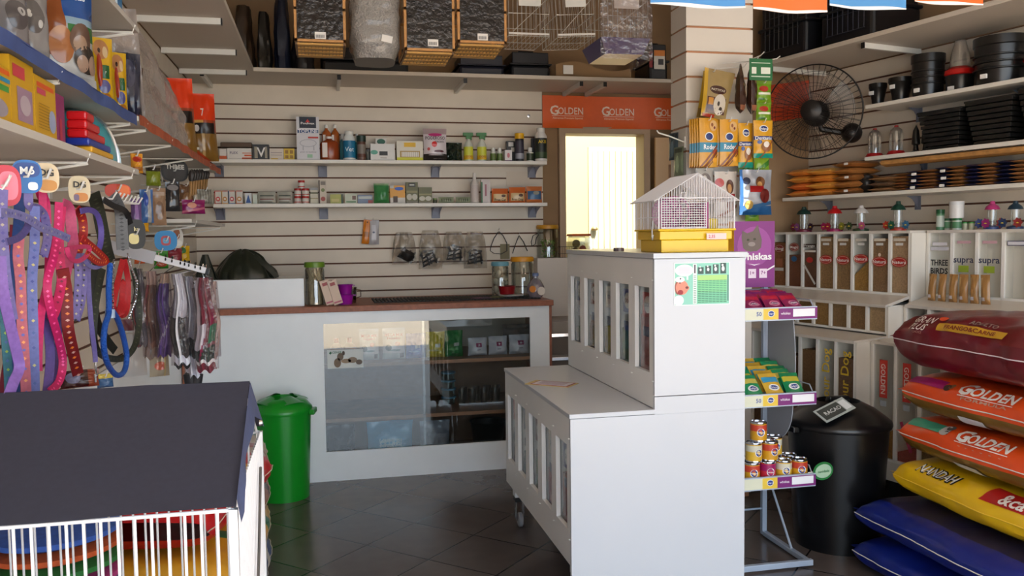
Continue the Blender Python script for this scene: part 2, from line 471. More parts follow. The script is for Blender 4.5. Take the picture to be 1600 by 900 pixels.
gp = MB(); gp.box(wx0, xm + .004, YCt + .020, YCt + .025, wz0 - .01, wz1 + .01, CLEAR(240, 243, 243, .07, .012)); gp.build('glass_pane', parent=t)
gp = MB(); gp.box(xm - .01, wx1, YCt + .027, YCt + .032, wz0 - .01, wz1 + .01, CLEAR(238, 242, 242, .05, .012)); gp.build('glass_pane', parent=t)

# ================================================================ CENTRAL BULK-FOOD CABINET (two steps on castors)
t = thing('bulk_food_cabinet', 'white two-step bulk kibble cabinet on castors with slotted windows, middle of the shop', 'cabinet', (0, 0, 0))
CY0, CY1 = 3.1, 4.305
def slotted_side(x, z0, z1, s0, s1, name):
    mb = MB(); th = .018
    y = [3.154 + .233 * i for i in range(5)]
    mb.box(x, x + th, CY0 + .018, CY1, z0, s0, WHITE); mb.box(x, x + th, CY0 + .018, CY1, s1, z1, WHITE)
    e = [CY0 + .018] + sum([[a, a + .16] for a in y], []) + [CY1]
    for a, b in zip(e[0::2], e[1::2]): mb.box(x, x + th, a, b, s0, s1, WHITE)
    for a in y:      # screws
        for zz in (s0 - .03, s1 + .03): mb.lathe([(0, 0), (.005, .0), (.005, .002), (0, .002)], C(240, 240, 240, .3), seg=8, c=(x - .002, a - .04, zz))
    mb.build(name, parent=t)
    return y
CWH = C(199, 202, 209, .3, noise_=.02, scale=2)
slotted_side(.9, .225, .80, .357, .692, 'slotted_side')
ys = slotted_side(1.242, .822, 1.405, .957, 1.293, 'slotted_side')
mb = MB()
mb.box(.9, 1.625, CY0, CY0 + .018, .03, .80, CWH); mb.box(1.242, 1.625, CY0, CY0 + .018, .80, .868, CWH)
mb.build('front_panel', parent=t, bevel=.001)
MB().box(1.242, 1.625, CY0, CY0 + .018, .871, 1.405, CWH).build('front_panel', parent=t, bevel=.001)
MB().box(.895, 1.242, CY0 - .004, CY1 + .002, .802, .820, CWH).build('lid', parent=t, bevel=.002)
MB().box(1.236, 1.632, CY0 - .006, CY1 + .002, 1.407, 1.428, CWH).build('lid', parent=t, bevel=.002)
MB().box(1.607, 1.625, CY0 + .018, CY1, .225, 1.405, WHITE).build('side_panel', parent=t)
mb = MB(); mb.box(.918, 1.607, CY1 - .018, CY1, .225, .80, WHITE); mb.box(1.26, 1.607, CY1 - .018, CY1, .80, 1.405, WHITE); mb.build('rear_panel', parent=t)
MB().box(.918, 1.607, CY0 + .018, CY1 - .018, .225, .243, WHITE).build('base_board', parent=t)
mb = MB()
for i in range(1, 5):
    yy = 3.154 + .233 * i - .037
    mb.box(.925, 1.6, yy - .008, yy + .008, .243, .80, WHITE); mb.box(1.265, 1.6, yy - .008, yy + .008, .80, 1.40, WHITE)
mb.build('divider', parent=t)
PC = [('cab', 0)]
kib_hi = [((190, 120, 120), .30), ((60, 110, 70), .20), ((160, 130, 50), .18), ((140, 90, 60), .22), ((170, 165, 160), .12)]
kib_lo = [((150, 60, 60), .25), ((160, 50, 60), .2), ((70, 120, 90), .2), ((60, 110, 120), .15), ((40, 50, 90), .2)]
def bin_fill(x, z0, z1, cols, nm):
    for i in range(5):
        yy = 3.145 + .233 * i
        c = cols[i][0]
        mb = MB(); h = (z1 - z0)
        mb.grid(6, 6, lambda u, v: (x + .012 + .01 * noise.noise(Vector((u * 4, v * 4, i))), yy + .18 * u, z0 + h * cols[i][1] * 2.2 * v), C(*c, .8, noise_=.3, scale=90), flip=True)
        mb.grid(6, 6, lambda u, v: (x + .012 + .3 * v, yy + .18 * u, z0 + h * cols[i][1] * 2.2 + .02 * math.sin(v * 3)), C(*c, .8, noise_=.3, scale=90), flip=True)
        mb.build('kibble', parent=t, kind='stuff')
        lb = MB(); lz = z0 + h * .78
        xx = x + .006
        lb.poly([(xx, yy + .03, lz - .05), (xx, yy + .03, lz + .05), (xx, yy + .15, lz + .05), (xx, yy + .15, lz - .05)], C(*[(200, 60, 60), (40, 60, 140), (230, 220, 200), (120, 50, 30), (60, 90, 130)][(i + nm) % 5], .5))
        pts = [(xx - .001, yy + .09 + .04 * math.cos(a * PI / 8), lz + .035 * math.sin(a * PI / 8)) for a in range(16)]
        lb.poly(pts[::-1], C(232, 230, 225, .5))
        lb.poly([(xx, yy + .04, lz - .13), (xx, yy + .04, lz - .09), (xx, yy + .14, lz - .09), (xx, yy + .14, lz - .13)], C(40, 55, 100, .5))
        lb.text('DOG', .018, C(30, 40, 90), lambda a, b: (xx - .002, yy + .09 - a, lz + b))
        lb.build('price_card', parent=t)
bin_fill(1.262, .93, 1.3, kib_hi, 0); bin_fill(.920, .33, .70, kib_lo, 1)
mb = MB(); CL = CLEAR(240, 242, 242, .06, .05, edge=.2)
mb.box(.919, .921, CY0 + .02, CY1 - .02, .34, .71, CL); mb.build('clear_pane', parent=t)
mb = MB(); mb.box(1.261, 1.263, CY0 + .02, CY1 - .02, .94, 1.31, CL); mb.build('clear_pane', parent=t)
# lower step back: tall plinth above castors
for (x, y) in ((.955, 4.24), (1.57, 4.24), (.955, 3.18), (1.57, 3.18)):
    c = MB(); c.box(x - .03, x + .03, y - .03, y + .03, .16, .224, WHITE)
    c.box(x - .028, x + .028, y - .028, y + .028, .135, .16, BLACK)
    c.box(x - .022, x - .016, y - .02, y + .02, .035, .135, CHROME); c.box(x + .016, x + .022, y - .02, y + .02, .035, .135, CHROME)
    co = c.build('caster', parent=t, bevel=.002)
    w = MB(); w.lathe([(0, -.012), (.030, -.012), (.036, -.008), (.036, .008), (.030, .012), (0, .012)], C(150, 150, 155, .3), seg=24)
    w.build('wheel', parent=co, loc=(x, y - .008, .038), rot=(0, PI / 2, 0), smooth=True)
# chart on the front
p0 = at(1053, 411, Y=3.1); p1 = at(1140, 475, Y=3.1)
ch = MB(); X0, X1, Z1, Z0 = p0.x, p1.x, p0.z, p1.z; yy = 3.0985
ch.box(X0, X1, yy, 3.0998, Z0, Z1, C(236, 240, 240, .5))
W_, H_ = X1 - X0, Z1 - Z0
def R_(u0, v0, u1, v1, c, d=.0004, **k):
    y = yy - d; ch.poly([(X0 + W_ * u0, y, Z0 + H_ * v0), (X0 + W_ * u1, y, Z0 + H_ * v0), (X0 + W_ * u1, y, Z0 + H_ * v1), (X0 + W_ * u0, y, Z0 + H_ * v1)], C(*c, .5))
def El(u, v, ru, rv, c, d=.0008, n=20):
    y = yy - d; ch.poly([(X0 + W_ * (u + ru * math.cos(2 * PI * i / n)), y, Z0 + H_ * (v + rv * math.sin(2 * PI * i / n))) for i in range(n)], C(*c, .5))
R_(.015, .015, .985, .985, (140, 204, 186))
El(.18, .82, .165, .14, (236, 236, 242)); R_(.22, .60, .25, .70, (236, 236, 242), .0007)
for k in range(5): R_(.07, .76 + .03 * k, .28, .766 + .03 * k, (200, 160, 190), .0012)
El(.06, .42, .05, .16, (150, 80, 66)); El(.14, .42, .11, .17, (226, 140, 118), .0009); El(.20, .41, .07, .07, (226, 140, 118), .0010)
El(.225, .42, .028, .03, (110, 40, 40), .0014); El(.11, .31, .05, .06, (150, 34, 44), .0014); El(.10, .53, .012, .02, (40, 20, 20), .0014)
El(.10, .61, .085, .07, (240, 240, 240), .0013); El(.11, .63, .014, .018, (60, 60, 70), .0016)
El(.08, .12, .09, .12, (240, 240, 245), .0012)
R_(.335, .03, .40, .97, (235, 240, 236), .0006)
R_(.355, .75, .38, .95, (70, 50, 70), .0009)
for k in range(16): R_(.345, .05 + .042 * k, .39, .066 + .042 * k, (70, 130, 110), .0009)
for k in range(4):
    u = .42 + .135 * k; h = .14 + .03 * k
    R_(u, .73, u + .105, .73 + h + .02, (60, 84, 80), .0008)
    El(u + .05, .80 + h * .2, .018 + .003 * k, .03 + .01 * k, (240, 240, 240), .0012); El(u + .04, .84 + h * .4, .012 + .002 * k, .015 + .004 * k, (240, 240, 240), .0012)
R_(.415, .58, .945, .70, (170, 214, 130), .0006); R_(.415, .30, .945, .58, (130, 206, 150), .0006); R_(.415, .04, .945, .30, (120, 198, 160), .0006)
for j in range(13):
    for k in range(8):
        R_(.42 + .066 * k, .06 + .042 * j, .475 + .066 * k, .075 + .042 * j, (80, 150, 120) if j > 6 else (50, 100, 84), .0010)
R_(.955, .08, .975, .70, (70, 110, 100), .0009)
ch.build('feeding_chart', parent=None)
tag(bpy.data.objects['feeding_chart'], 'green feeding chart with dog picture and table taped on the white cabinet front', 'poster')
# card on lower lid
c = at(862, 600, Z=.82)
cd = MB(); cd.box(-.11, .11, -.06, .06, 0, .002, C(206, 180, 120, .6)); cd.box(-.085, .10, -.052, .052, .002, .003, C(150, 50, 60, .5)); cd.box(-.078, .092, -.045, .045, .003, .0035, C(226, 220, 226, .5))
for k in range(7): cd.box(-.06, .07, -.036 + .012 * k, -.032 + .012 * k, .0035, .004, C(150, 120, 140, .5))
o = cd.build('price_sheet', loc=(c.x, c.y, .8205), rot=(0, 0, math.radians(-40))); tag(o, 'small printed sheet lying on the lower lid of the white cabinet', 'sheet')

# ================================================================ LOW WHITE WALL + DRAWER UNIT BY THE DOOR
MB().box(1.50, 2.2, 5.98, 6.09, .0, 1.34, C(214, 206, 198, .6)).build('wall_low', kind='structure')
t = thing('drawer_unit', 'grey metal drawer unit with steel handles behind the end of the counter', 'drawer unit', (1.46, 5.55, 0))
MB().box(0, .36, 0, .4, 0, .92, C(150, 140, 130, .6)).build('body', parent=t, bevel=.003)
for k in range(2):
    d = MB().box(.01, .35, -.018, 0, .70 - .16 * k, .83 - .16 * k, C(96, 84, 74, .5)).build('drawer', parent=t, bevel=.002)
    MB().box(.01, .35, -.035, -.018, .82 - .16 * k, .845 - .16 * k, CHROME).build('handle', parent=d, bevel=.003)
d = MB().box(.01, .35, -.018, 0, .05, .50, C(176, 176, 180, .4)).build('door', parent=t, bevel=.002)
MB().box(.03, .33, -.022, -.018, .1, .46, C(90, 90, 96, .4)).build('inset', parent=d)
# ================================================================ PRODUCT BUILDERS
def carton(label, cat, x0, x1, y, z, ztop, d, col, prints=(), texts=(), group=None, name='carton', rz=0, side=None, lean=0):
    """printed box standing at (x0..x1), front at y; prints/texts in 0..1 of the front"""
    w, h = x1 - x0, ztop - z
    mb = MB(); m = C(*col, .45)
    mb.box(0, w, 0, d, 0, h, m)
    for i, (u0, v0, u1, v1, c) in enumerate(prints):
        e = .0006 + .0003 * i
        if c[0] == 'e':
            cc = c[1:]; n = 16; cu, cv, ru, rv = (u0 + u1) / 2, (v0 + v1) / 2, (u1 - u0) / 2, (v1 - v0) / 2
            mb.poly([(w * (cu + ru * math.cos(2 * PI * k / n)), -e, h * (cv + rv * math.sin(2 * PI * k / n))) for k in range(n)], C(*cc, .5))
        elif c[0] == 't':   # triangle, point up
            cc = c[1:]; mb.poly([(w * u0, -e, h * v0), (w * u1, -e, h * v0), (w * (u0 + u1) / 2, -e, h * v1)], C(*cc, .5))
        else: mb.poly([(w * u0, -e, h * v0), (w * u1, -e, h * v0), (w * u1, -e, h * v1), (w * u0, -e, h * v1)], C(*c, .5))
    for (s, u, v, hh, c, *rest) in texts:
        wd = rest[0] * w if rest else None
        mb.text(s, hh * h, C(*c, .5), lambda a, b: (w * u + a, -.0055, h * v + b), width=wd)
    o = mb.build(name, loc=(x0, y, z), rot=(lean, 0, rz))
    return tag(o, label, cat, group)
def pxs(x0, x1, y, Y):  # pixel span -> world x0, x1
    return at(x0, y, Y=Y).x, at(x1, y, Y=Y).x
def pz(y, x, Y): return at(x, y, Y=Y).z
def pcarton(label, cat, px0, px1, pt, pb, Y, z, d, col, prints=(), texts=(), **k):
    x0, x1 = pxs(px0, px1, (pt + pb) / 2, Y); zt = z + (pz(pt, px0, Y) - pz(pb, px0, Y))
    return carton(label, cat, x0, x1, Y, z, zt, d, col, prints, texts, **k)
def bottle(label, cat, x, y, z, prof, col, cap=None, band=None, texts=(), group=None, name='bottle', sx=1, sy=1, clear=False, seg=18, capname='cap', rough=.35):
    """lathe body + cap part + label band part.  prof radii/heights in metres; cap=(prof,col); band=(z0,z1,r,col[,col2])"""
    t = thing(name, label, cat, (x, y, z), 0, group)
    m = CLEAR(*col, .25, .05) if clear else C(*col, rough)
    MB().lathe(prof, m, seg, sx=sx, sy=sy).build('body', parent=t, smooth=True)
    if cap: MB().lathe(cap[0], C(*cap[1], .4), seg, sx=sx, sy=sy).build(capname, parent=t, smooth=True)
    if band:
        b = MB(); z0, z1, r, c = band[:4]
        b.lathe([(r, z0), (r, z1)], C(*c, .45), seg, sx=sx, sy=sy); b.f = b.f[:seg]; b.mi = b.mi[:seg]
        if len(band) > 4:
            zz = z0 + (z1 - z0) * .32
            q = len(b.v); b.lathe([(r + .0006, z0 + .003), (r + .0006, zz)], C(*band[4], .45), seg, sx=sx, sy=sy); b.f = b.f[:2 * seg]; b.mi = b.mi[:2 * seg]
        for (s, v, hh, c2) in texts:
            zz = z0 + (z1 - z0) * v
            b.text(s, hh, C(*c2, .5), lambda a, e: ((r * sx + .0012) * math.sin(a / r / sx), -(r * sy + .0012) * math.cos(a / r / sx), zz + e))
        b.build('label', parent=t, smooth=True)
    return t
def in_shape(u, v, L):
    c = None
    for s in L:
        k = s[0]
        if k == 'r' and s[1] <= u <= s[3] and s[2] <= v <= s[4]: c = s[5]
        elif k == 'e' and ((u - s[1]) / s[3]) ** 2 + ((v - s[2]) / s[4]) ** 2 <= 1: c = s[5]
        elif k == 'd' and s[1] <= v - s[3] * (u - .5) <= s[2]: c = s[4]       # diagonal band
    return c
def pouch_mb(w, h, d, base, paint=(), texts=(), nu=14, nv=18, rough=.28, wr=.25, seed=0, crimp=.04, back=None, flare=0, metal=0):
    """filled flexible bag, base at z=0, front towards -y"""
    mb = MB(); rd = Vector((seed * 7.3, seed * 3.1, 0))
    def th(u, v):
        a = max(0, 1 - abs(2 * u - 1) ** 3.2); b = max(0, min(1, (v - 0) / .16)) ** .6 * max(0, min(1, (1 - crimp - v) / (.45))) ** .7
        return d / 2 * a * b
    def P(u, v, sg, e=0):
        n = noise.noise(Vector((u * 4.5, v * 5.5, sg)) + rd) * wr * d * .35 * min(1, 8 * u) * min(1, 8 * (1 - u))
        ww = w * (1 + flare * (v - .5)) * (1 - .05 * math.sin(PI * v))
        return (ww * (u - .5), -sg * (th(u, v) + e + max(-th(u, v) * .5, n)) - (0 if sg > 0 else 0) - .0005 * sg, h * v)
    mb.grid(nu, nv, lambda u, v: P(u, v, 1), C(*base, rough, metal))
    for i, L in enumerate(paint):
        e = .0012 + .0005 * i; m_ = C(*L[-1], rough, metal)
        if L[0] == 'r':
            a, b, c_, d_ = [min(1, max(0, q)) for q in L[1:5]]
            mb.grid(max(2, int((c_ - a) * nu)), max(2, int((d_ - b) * nv)), lambda u, v: P(a + (c_ - a) * u, b + (d_ - b) * v, 1, e), m_)
        elif L[0] == 'e':
            mb.grid(20, 3, lambda u, v: P(min(1, max(0, L[1] + L[3] * v * math.cos(2 * PI * u))), min(1, max(0, L[2] + L[4] * v * math.sin(2 * PI * u))), 1, e), m_, flip=True)
        else:
            mb.grid(12, 2, lambda u, v: P(u, min(1, max(0, L[1] + (L[2] - L[1]) * v + L[3] * (u - .5))), 1, e), m_)
    bc = back or base
    mb.grid(max(6, nu // 2), max(6, nv // 2), lambda u, v: P(u, v, -1), C(*bc, rough, metal), flip=True)
    for (s, u, v, hh, c, *r) in texts:
        wd = r[0] * w if r else None; sh = r[1] if len(r) > 1 else 0
        mb.text(s, hh, C(*c, .45), lambda a, b: P(min(.99, max(.01, u + a / w)), min(.99, max(.01, v + (b + sh * a) / h)), 1, .0025), width=wd)
    return mb
def pouch(label, cat, loc, w, h, d, base, paint=(), texts=(), rz=0, rx=0, group=None, name='bag', **k):
    o = pouch_mb(w, h, d, base, paint, texts, **k).build(name, loc=loc, rot=(rx, 0, rz), smooth=True)
    return tag(o, label, cat, group)
def ppouch(label, cat, px0, px1, pt, pb, Y, z, d, base, paint=(), texts=(), **k):
    x0, x1 = pxs(px0, px1, (pt + pb) / 2, Y); h = pz(pt, px0, Y) - pz(pb, px0, Y)
    zz = z if z is not None else pz(pb, px0, Y)
    return pouch(label, cat, ((x0 + x1) / 2, Y, zz), x1 - x0, h, d, base, paint, texts, **k)

# ================================================================ UPPER BACK SHELF
Y1 = 5.93; z = ZA
W_ = (214, 208, 200)
pcarton('white and orange carton at the left end of the upper back shelf', 'box', 343, 354, 232, 249, Y1, z, .07, W_, [(0, 0, 1, .35, (206, 92, 40))])
pcarton('long white carton with orange stripes under a flat brown box', 'box', 355, 393, 231, 249, Y1, z, .09, W_, [(.6, .05, 1, .2, (210, 90, 40)), (.7, .3, 1, .45, (210, 90, 40)), (.62, .55, 1, .62, (210, 90, 40))], [('FLEX', .28, .6, .22, (90, 80, 110))])
x0, x1 = pxs(344, 393, 225, Y1); o = MB().box(x0, x1, Y1 + .01, Y1 + .09, z + .083, z + .115, C(92, 72, 58, .7)).build('carton', bevel=.004); tag(o, 'flat brown box lying across two orange and white cartons', 'box')
pcarton('black box with a white V beside a pale carton', 'box', 395, 420, 225, 249, Y1 - .01, z, .08, (26, 24, 26), [(.1, .1, .3, .85, (150, 140, 120)), (.75, .1, .9, .85, (150, 140, 120))], [('V', .52, .5, .6, (230, 226, 220))])
pcarton('pale carton with small yellow foot between black and yellow boxes', 'box', 421, 443, 231, 249, Y1, z, .07, (206, 194, 180), [(.1, 0, .6, .15, (214, 170, 40)), (.1, .4, .9, .46, (150, 140, 140)), (.1, .6, .9, .66, (150, 140, 140))])
pcarton('small bright yellow box with brown marks', 'box', 443.5, 460, 232, 250, Y1, z, .07, (206, 172, 30), [(.12, .55, .42, .85, (150, 110, 20)), (.58, .55, .88, .85, (150, 110, 20)), (.12, .15, .42, .42, (150, 110, 20)), (.58, .15, .88, .42, (150, 110, 20))])
pcarton('tall white box with navy top and an outline of a cow', 'box', 463.5, 499, 183, 250.5, Y1 - .02, z, .06, (206, 204, 208), [(.13, .74, .87, 1, (18, 24, 44)), (.04, .625, .96, .70, (40, 70, 120)), (.5, .50, .95, .54, (190, 60, 50)), (.12, .30, .88, .48, ('e', 170, 170, 178)), (.16, .315, .84, .465, ('e', 206, 204, 208)), (.25, .22, .3, .34, (170, 170, 178)), (.72, .22, .77, .34, (170, 170, 178)), (.45, .05, .68, .13, (150, 190, 160)), (.4, .87, .6, .95, ('t', 200, 40, 40))],
        [('TOPLINE', .5, .665, .075, (240, 240, 244), .86), ('Poulvex', .5, .85, .05, (230, 226, 226), .6), ('pour on bovinos', .5, .185, .03, (110, 110, 130), .7)])
def jug(label, px0, px1, pt, pb, Y, col, group=None):
    x0, x1 = pxs(px0, px1, (pt + pb) / 2, Y); h = pz(pt, px0, Y) - pz(pb, px0, Y); w = x1 - x0
    t = thing('jug', label, 'jug', ((x0 + x1) / 2, Y + .05, ZA), 0, group)
    mb = MB(); pr = [(0, 0), (.48, 0), (.5, .02), (.5, .72), (.44, .80), (.20, .88), (.14, .90), (.14, .94), (0, .94)]
    mb.lathe([(r * w, zz * h) for r, zz in pr], C(*col, .25), 16, sy=.7); mb.build('body', parent=t, smooth=True)
    MB().lathe([(0, .93 * h), (.17 * w, .93 * h), (.17 * w, 1.02 * h), (0, 1.02 * h)], C(225, 222, 215, .4), 14).build('cap', parent=t, smooth=True)
    mb = MB(); mb.box(-.38 * w, -.12 * w, -.357 * w, -.352 * w, .12 * h, .74 * h, C(224, 216, 206, .5)); mb.build('label', parent=t)
    return t
jug('amber jug with a white strip label in front of two taller jugs', 500, 530, 213, 250, Y1 - .02, (146, 62, 22))
jug('tall amber jug behind the wide amber jug, beside the white cow box', 503, 518, 193, 250, Y1 + .07, (170, 88, 40))
jug('tall amber jug with white cap behind the wide amber jug, beside the teal bottles', 517, 531, 193, 250, Y1 + .07, (160, 84, 30))
def cyl(label, px0, px1, pt, pb, Y, z, col, capcol, bandcol=None, capf=.2, neck=.6, texts=(), band2=None, cat='bottle', name='bottle', taper=.06, **k):
    x0, x1 = pxs(px0, px1, (pt + pb) / 2, Y); h = pz(pt, px0, Y) - pz(pb, px0, Y); r = (x1 - x0) / 2
    pr = [(0, 0), (r * .92, 0), (r, .015 * h), (r, (1 - capf - taper) * h), (r * neck, (1 - capf) * h), (r * neck, (1 - capf * .9) * h), (0, (1 - capf * .9) * h)]
    cp = [(0, (1 - capf) * h), (r * neck * 1.12, (1 - capf) * h), (r * neck * 1.12, .985 * h), (r * neck, h), (0, h)]
    b = None
    if bandcol: b = [h * .08, h * (1 - capf - taper - .05), r * 1.006, bandcol] + ([band2] if band2 else [])
    return bottle(label, cat, (x0 + x1) / 2, Y + r, z, pr, col, (cp, capcol), b, texts, name=name, **k)
cyl('teal bottle half hidden behind the bright blue bottle', 531, 541, 207, 250, Y1 + .05, z, (60, 110, 120), (200, 200, 196), (60, 120, 130))
cyl('bright blue bottle with white shoulders and slanting script', 536, 556, 205, 251, Y1 - .03, z, (214, 218, 216), (220, 220, 214), (24, 112, 150), capf=.12, neck=.62, taper=.16, texts=[('Vet', .5, .03, (220, 235, 240))])
cyl('white and green bottle between blue bottle and dark spray', 555, 561, 207, 250, Y1 + .05, z, (200, 204, 196), (210, 210, 205), (40, 110, 110))
cyl('dark green topped spray can with brown body', 558, 572, 212, 251, Y1 - .03, z, (96, 60, 46), (22, 46, 34), (120, 112, 104), capf=.25, neck=.95, band2=(90, 50, 36))
cyl('small grey bottle behind the white bandage carton', 572, 579, 232, 251, Y1 + .04, z, (120, 120, 110), (130, 130, 130))
pcarton('small white box with green oval peeping over the bandage carton', 'box', 587, 604, 216, 252, Y1 + .06, z, .05, (208, 206, 200), [(.12, .74, .9, .98, ('e', 20, 90, 70))])
pcarton('white bandage carton with a dark flap and green hand', 'box', 579, 617, 226, 252, Y1 - .02, z, .07, (214, 212, 208), [(.36, .3, .7, .55, (34, 34, 34)), (.0, .35, .3, .62, ('e', 90, 160, 140)), (.4, .12, .66, .2, (180, 176, 170))])
pcarton('white and yellow carton with a striped window', 'box', 620, 661, 222, 252.5, Y1 - .02, z, .07, (212, 206, 190), [(0, 0, 1, .16, (206, 206, 40)), (.12, .16, .88, .5, (170, 140, 80)), (.18, .2, .84, .44, (220, 214, 204)), (.28, .7, .72, .92, (226, 178, 30))] + [(.22 + .08 * i, .2, .24 + .08 * i, .44, (180, 172, 160)) for i in range(8)])
ppouch('clear bag of black worms with white card reading PODEROSO', 'bag', 661, 698, 203, 253, Y1 - .03, z, .07, (214, 204, 208), [('r', 0, 0, 1, .2, (40, 36, 34)), ('r', 0, .82, 1, 1, (170, 150, 150)), ('e', .5, .8, .3, .05, (190, 50, 120)), ('e', .45, .5, .12, .09, (200, 40, 40)), ('e', .2, .35, .06, .05, (200, 90, 90)), ('e', .65, .28, .22, .04, (90, 40, 50))], [('PODEROSO', .5, .70, .022, (30, 26, 30), .85), ('RACAO', .68, .58, .012, (30, 26, 30), .4)], wr=.1)
ppouch('dark green plastic bag slumped beside the PODEROSO bag', 'bag', 697, 722, 224, 253, Y1 + .01, z, .08, (34, 44, 34), wr=1.2, seed=3, rough=.2)
def sprayer(label, px0, px1, pt, pb, Y):
    x0, x1 = pxs(px0, px1, (pt + pb) / 2, Y); h = pz(pt, px0, Y) - pz(pb, px0, Y); r = (x1 - x0) / 2 * .82; x = (x0 + x1) / 2
    t = bottle(label, 'spray bottle', x, Y + r, ZA, [(0, 0), (r, 0), (r, .5 * h), (r * .8, .62 * h), (r * .35, .74 * h), (r * .35, .8 * h), (0, .8 * h)], (196, 200, 188), None, (.05 * h, .5 * h, r * 1.01, (200, 200, 60), (214, 168, 30)), (('DOG', .25, .014, (120, 70, 20)),), name='spray_bottle')
    hd = MB(); hd.box(-r * .5, r * .5, -r * .4, r * .4, .78 * h, .90 * h, C(40, 110, 44, .4)); hd.box(-r * 1.1, r * 1.0, -r * .35, r * .35, .88 * h, h, C(40, 110, 44, .4)); hd.box(r * .5, r * .75, -r * .2, r * .2, .74 * h, .9 * h, C(40, 110, 44, .4))
    hd.build('trigger', parent=t, bevel=.002)
sprayer('yellow-labelled spray bottle with green trigger, nearer the PODEROSO bag', 724, 742, 208, 253, Y1 - .02)
sprayer('yellow-labelled spray bottle with green trigger, nearer the small white bottles', 745, 763, 208, 253, Y1 - .02)
cyl('small white bottle with green band beside the green spray trigger', 767, 776, 232, 253.5, Y1, z, (214, 214, 206), (220, 220, 214), (90, 110, 50), capf=.3, neck=.6)
cyl('small white bottle with green band beside the pink printed box', 777, 786, 232, 253.5, Y1, z, (214, 214, 206), (220, 220, 214), (90, 110, 50), capf=.3, neck=.6)
pcarton('black and white box standing behind the small pink printed box', 'box', 792, 805, 220, 253, Y1 + .06, z, .04, (30, 30, 30), [(.2, .75, .8, .95, (200, 196, 190)), (.5, .5, .9, .7, (180, 170, 160))])
pcarton('small white box with pink print beside the yellow-capped can', 'box', 789, 800, 236, 253.5, Y1 - .02, z, .05, (210, 204, 204), [(0, 0, 1, .1, (90, 40, 80)), (.3, .3, .7, .75, ('e', 190, 110, 120))])
cyl('black aerosol can with yellow cap and grey dog picture', 806.5, 820, 209, 253.5, Y1 - .02, z, (30, 28, 32), (226, 170, 20), (52, 50, 64), capf=.2, neck=.95, taper=.02, band2=(150, 150, 160), name='aerosol_can', cat='spray can')
cyl('small white bottle with black and green label right of the yellow-capped can', 824, 835, 232, 254, Y1 - .02, z, (214, 214, 206), (224, 220, 214), (50, 60, 40), capf=.3, neck=.55)
pcarton('thin dark box standing behind the last small white bottle', 'box', 831, 839, 216, 254, Y1 + .06, z, .03, (40, 40, 46))
cyl('large white bottle with black AKB label at the shelf end', 838, 857, 201, 254, Y1 - .05, z, (214, 210, 206), (224, 220, 212), (34, 40, 36), capf=.12, neck=.6, taper=.14, texts=[('AKB', .82, .022, (226, 190, 40))], band2=(60, 80, 50))

# ================================================================ LOWER BACK SHELF
z = ZBs; Y2 = 5.93
bc = [((190, 60, 50), (200, 60, 60)), ((214, 150, 50), (180, 120, 40)), ((80, 110, 160), (190, 60, 80)), ((206, 110, 70), (190, 130, 60))]
lbl = ['small white and red box at the start of the lower back shelf', 'small white and orange box second in the row of four slim boxes', 'small white and blue box third in the row of four slim boxes', 'small white and salmon box last in the row of four slim boxes']
for i, (a, b) in enumerate(((335.5, 345.5), (346.5, 356), (357.5, 367), (368.5, 379))):
    pcarton(lbl[i], 'box', a, b, 297, 318, Y2, z, .05, (204, 198, 188), [(0, .0, 1, .07, bc[i][0]), (.15, .2, .85, .55, ('e',) + bc[i][1]), (.3, .3, .7, .46, ('e', 226, 210, 190)), (0, .93, 1, 1, (190, 80, 60)), (0, .0, .1, 1, bc[i][0])], group='slim boxes in a row')
pcarton('white sachet box with a blue diagonal', 'box', 383, 393, 301, 318, Y2, z, .04, (204, 206, 206), [(.1, .1, .9, .9, ('t', 40, 84, 150))])
pcarton('plain pale green-white box after the blue sachet box', 'box', 395, 402, 303, 318, Y2, z, .04, (196, 204, 190))
for i, (a, b, s) in enumerate(((403, 431, 'nearer the blue sachet box'), (433, 457, 'nearer the red and white jars'))):
    ppouch('grey foil pack with dark red line, ' + s, 'pack', a, b, 299, 318, Y2 + .01, z, .035, (166, 164, 152), [('r', .1, .35, .9, .42, (120, 50, 50)), ('r', .1, .62, .9, .72, (90, 96, 90)), ('r', .1, .12, .8, .2, (120, 120, 112))], nu=10, nv=10, group='foil packs')
def jar_small(lab, px0, px1, pt, pb, Y, zz, g='stacked red and white jars'):
    x0, x1 = pxs(px0, px1, (pt + pb) / 2, Y); h = pz(pt, px0, Y) - pz(pb, px0, Y); r = (x1 - x0) / 2
    bottle(lab, 'jar', (x0 + x1) / 2, Y + r, zz, [(0, 0), (r, 0), (r, .7 * h), (r * .9, .74 * h), (0, .74 * h)], (206, 200, 192), ([(0, .72 * h), (r * 1.02, .72 * h), (r * 1.02, h), (0, h)], (170, 30, 24)), (.1 * h, .6 * h, r * 1.01, (206, 200, 190), (190, 50, 30)), name='jar', capname='lid', group=g); return h
h = jar_small('red-lidded jar, bottom of the stack beside the grey foil pack', 459.5, 470.5, 306.5, 318.5, Y2 - .02, z)
jar_small('red-lidded jar, bottom of the stack beside the two-tone box', 471.5, 483, 306.5, 318.5, Y2 - .02, z)
jar_small('red-lidded jar standing on the jar beside the grey foil pack', 459.5, 470.5, 294, 306, Y2 - .02, z + h)
jar_small('red-lidded jar standing on the jar beside the two-tone box', 471.5, 483, 294, 306, Y2 - .02, z + h)
jar_small('red-lidded jar alone on top of the jar pyramid', 465.5, 476, 281, 293.5, Y2 - .02, z + 2 * h)
pcarton('pale box with olive bands beside the red-lidded jars', 'box', 485, 497, 293, 318, Y2, z, .04, (186, 180, 160), [(0, .62, 1, .72, (90, 90, 60)), (0, .85, 1, 1, (150, 150, 150)), (0, .3, 1, .36, (140, 130, 90))])
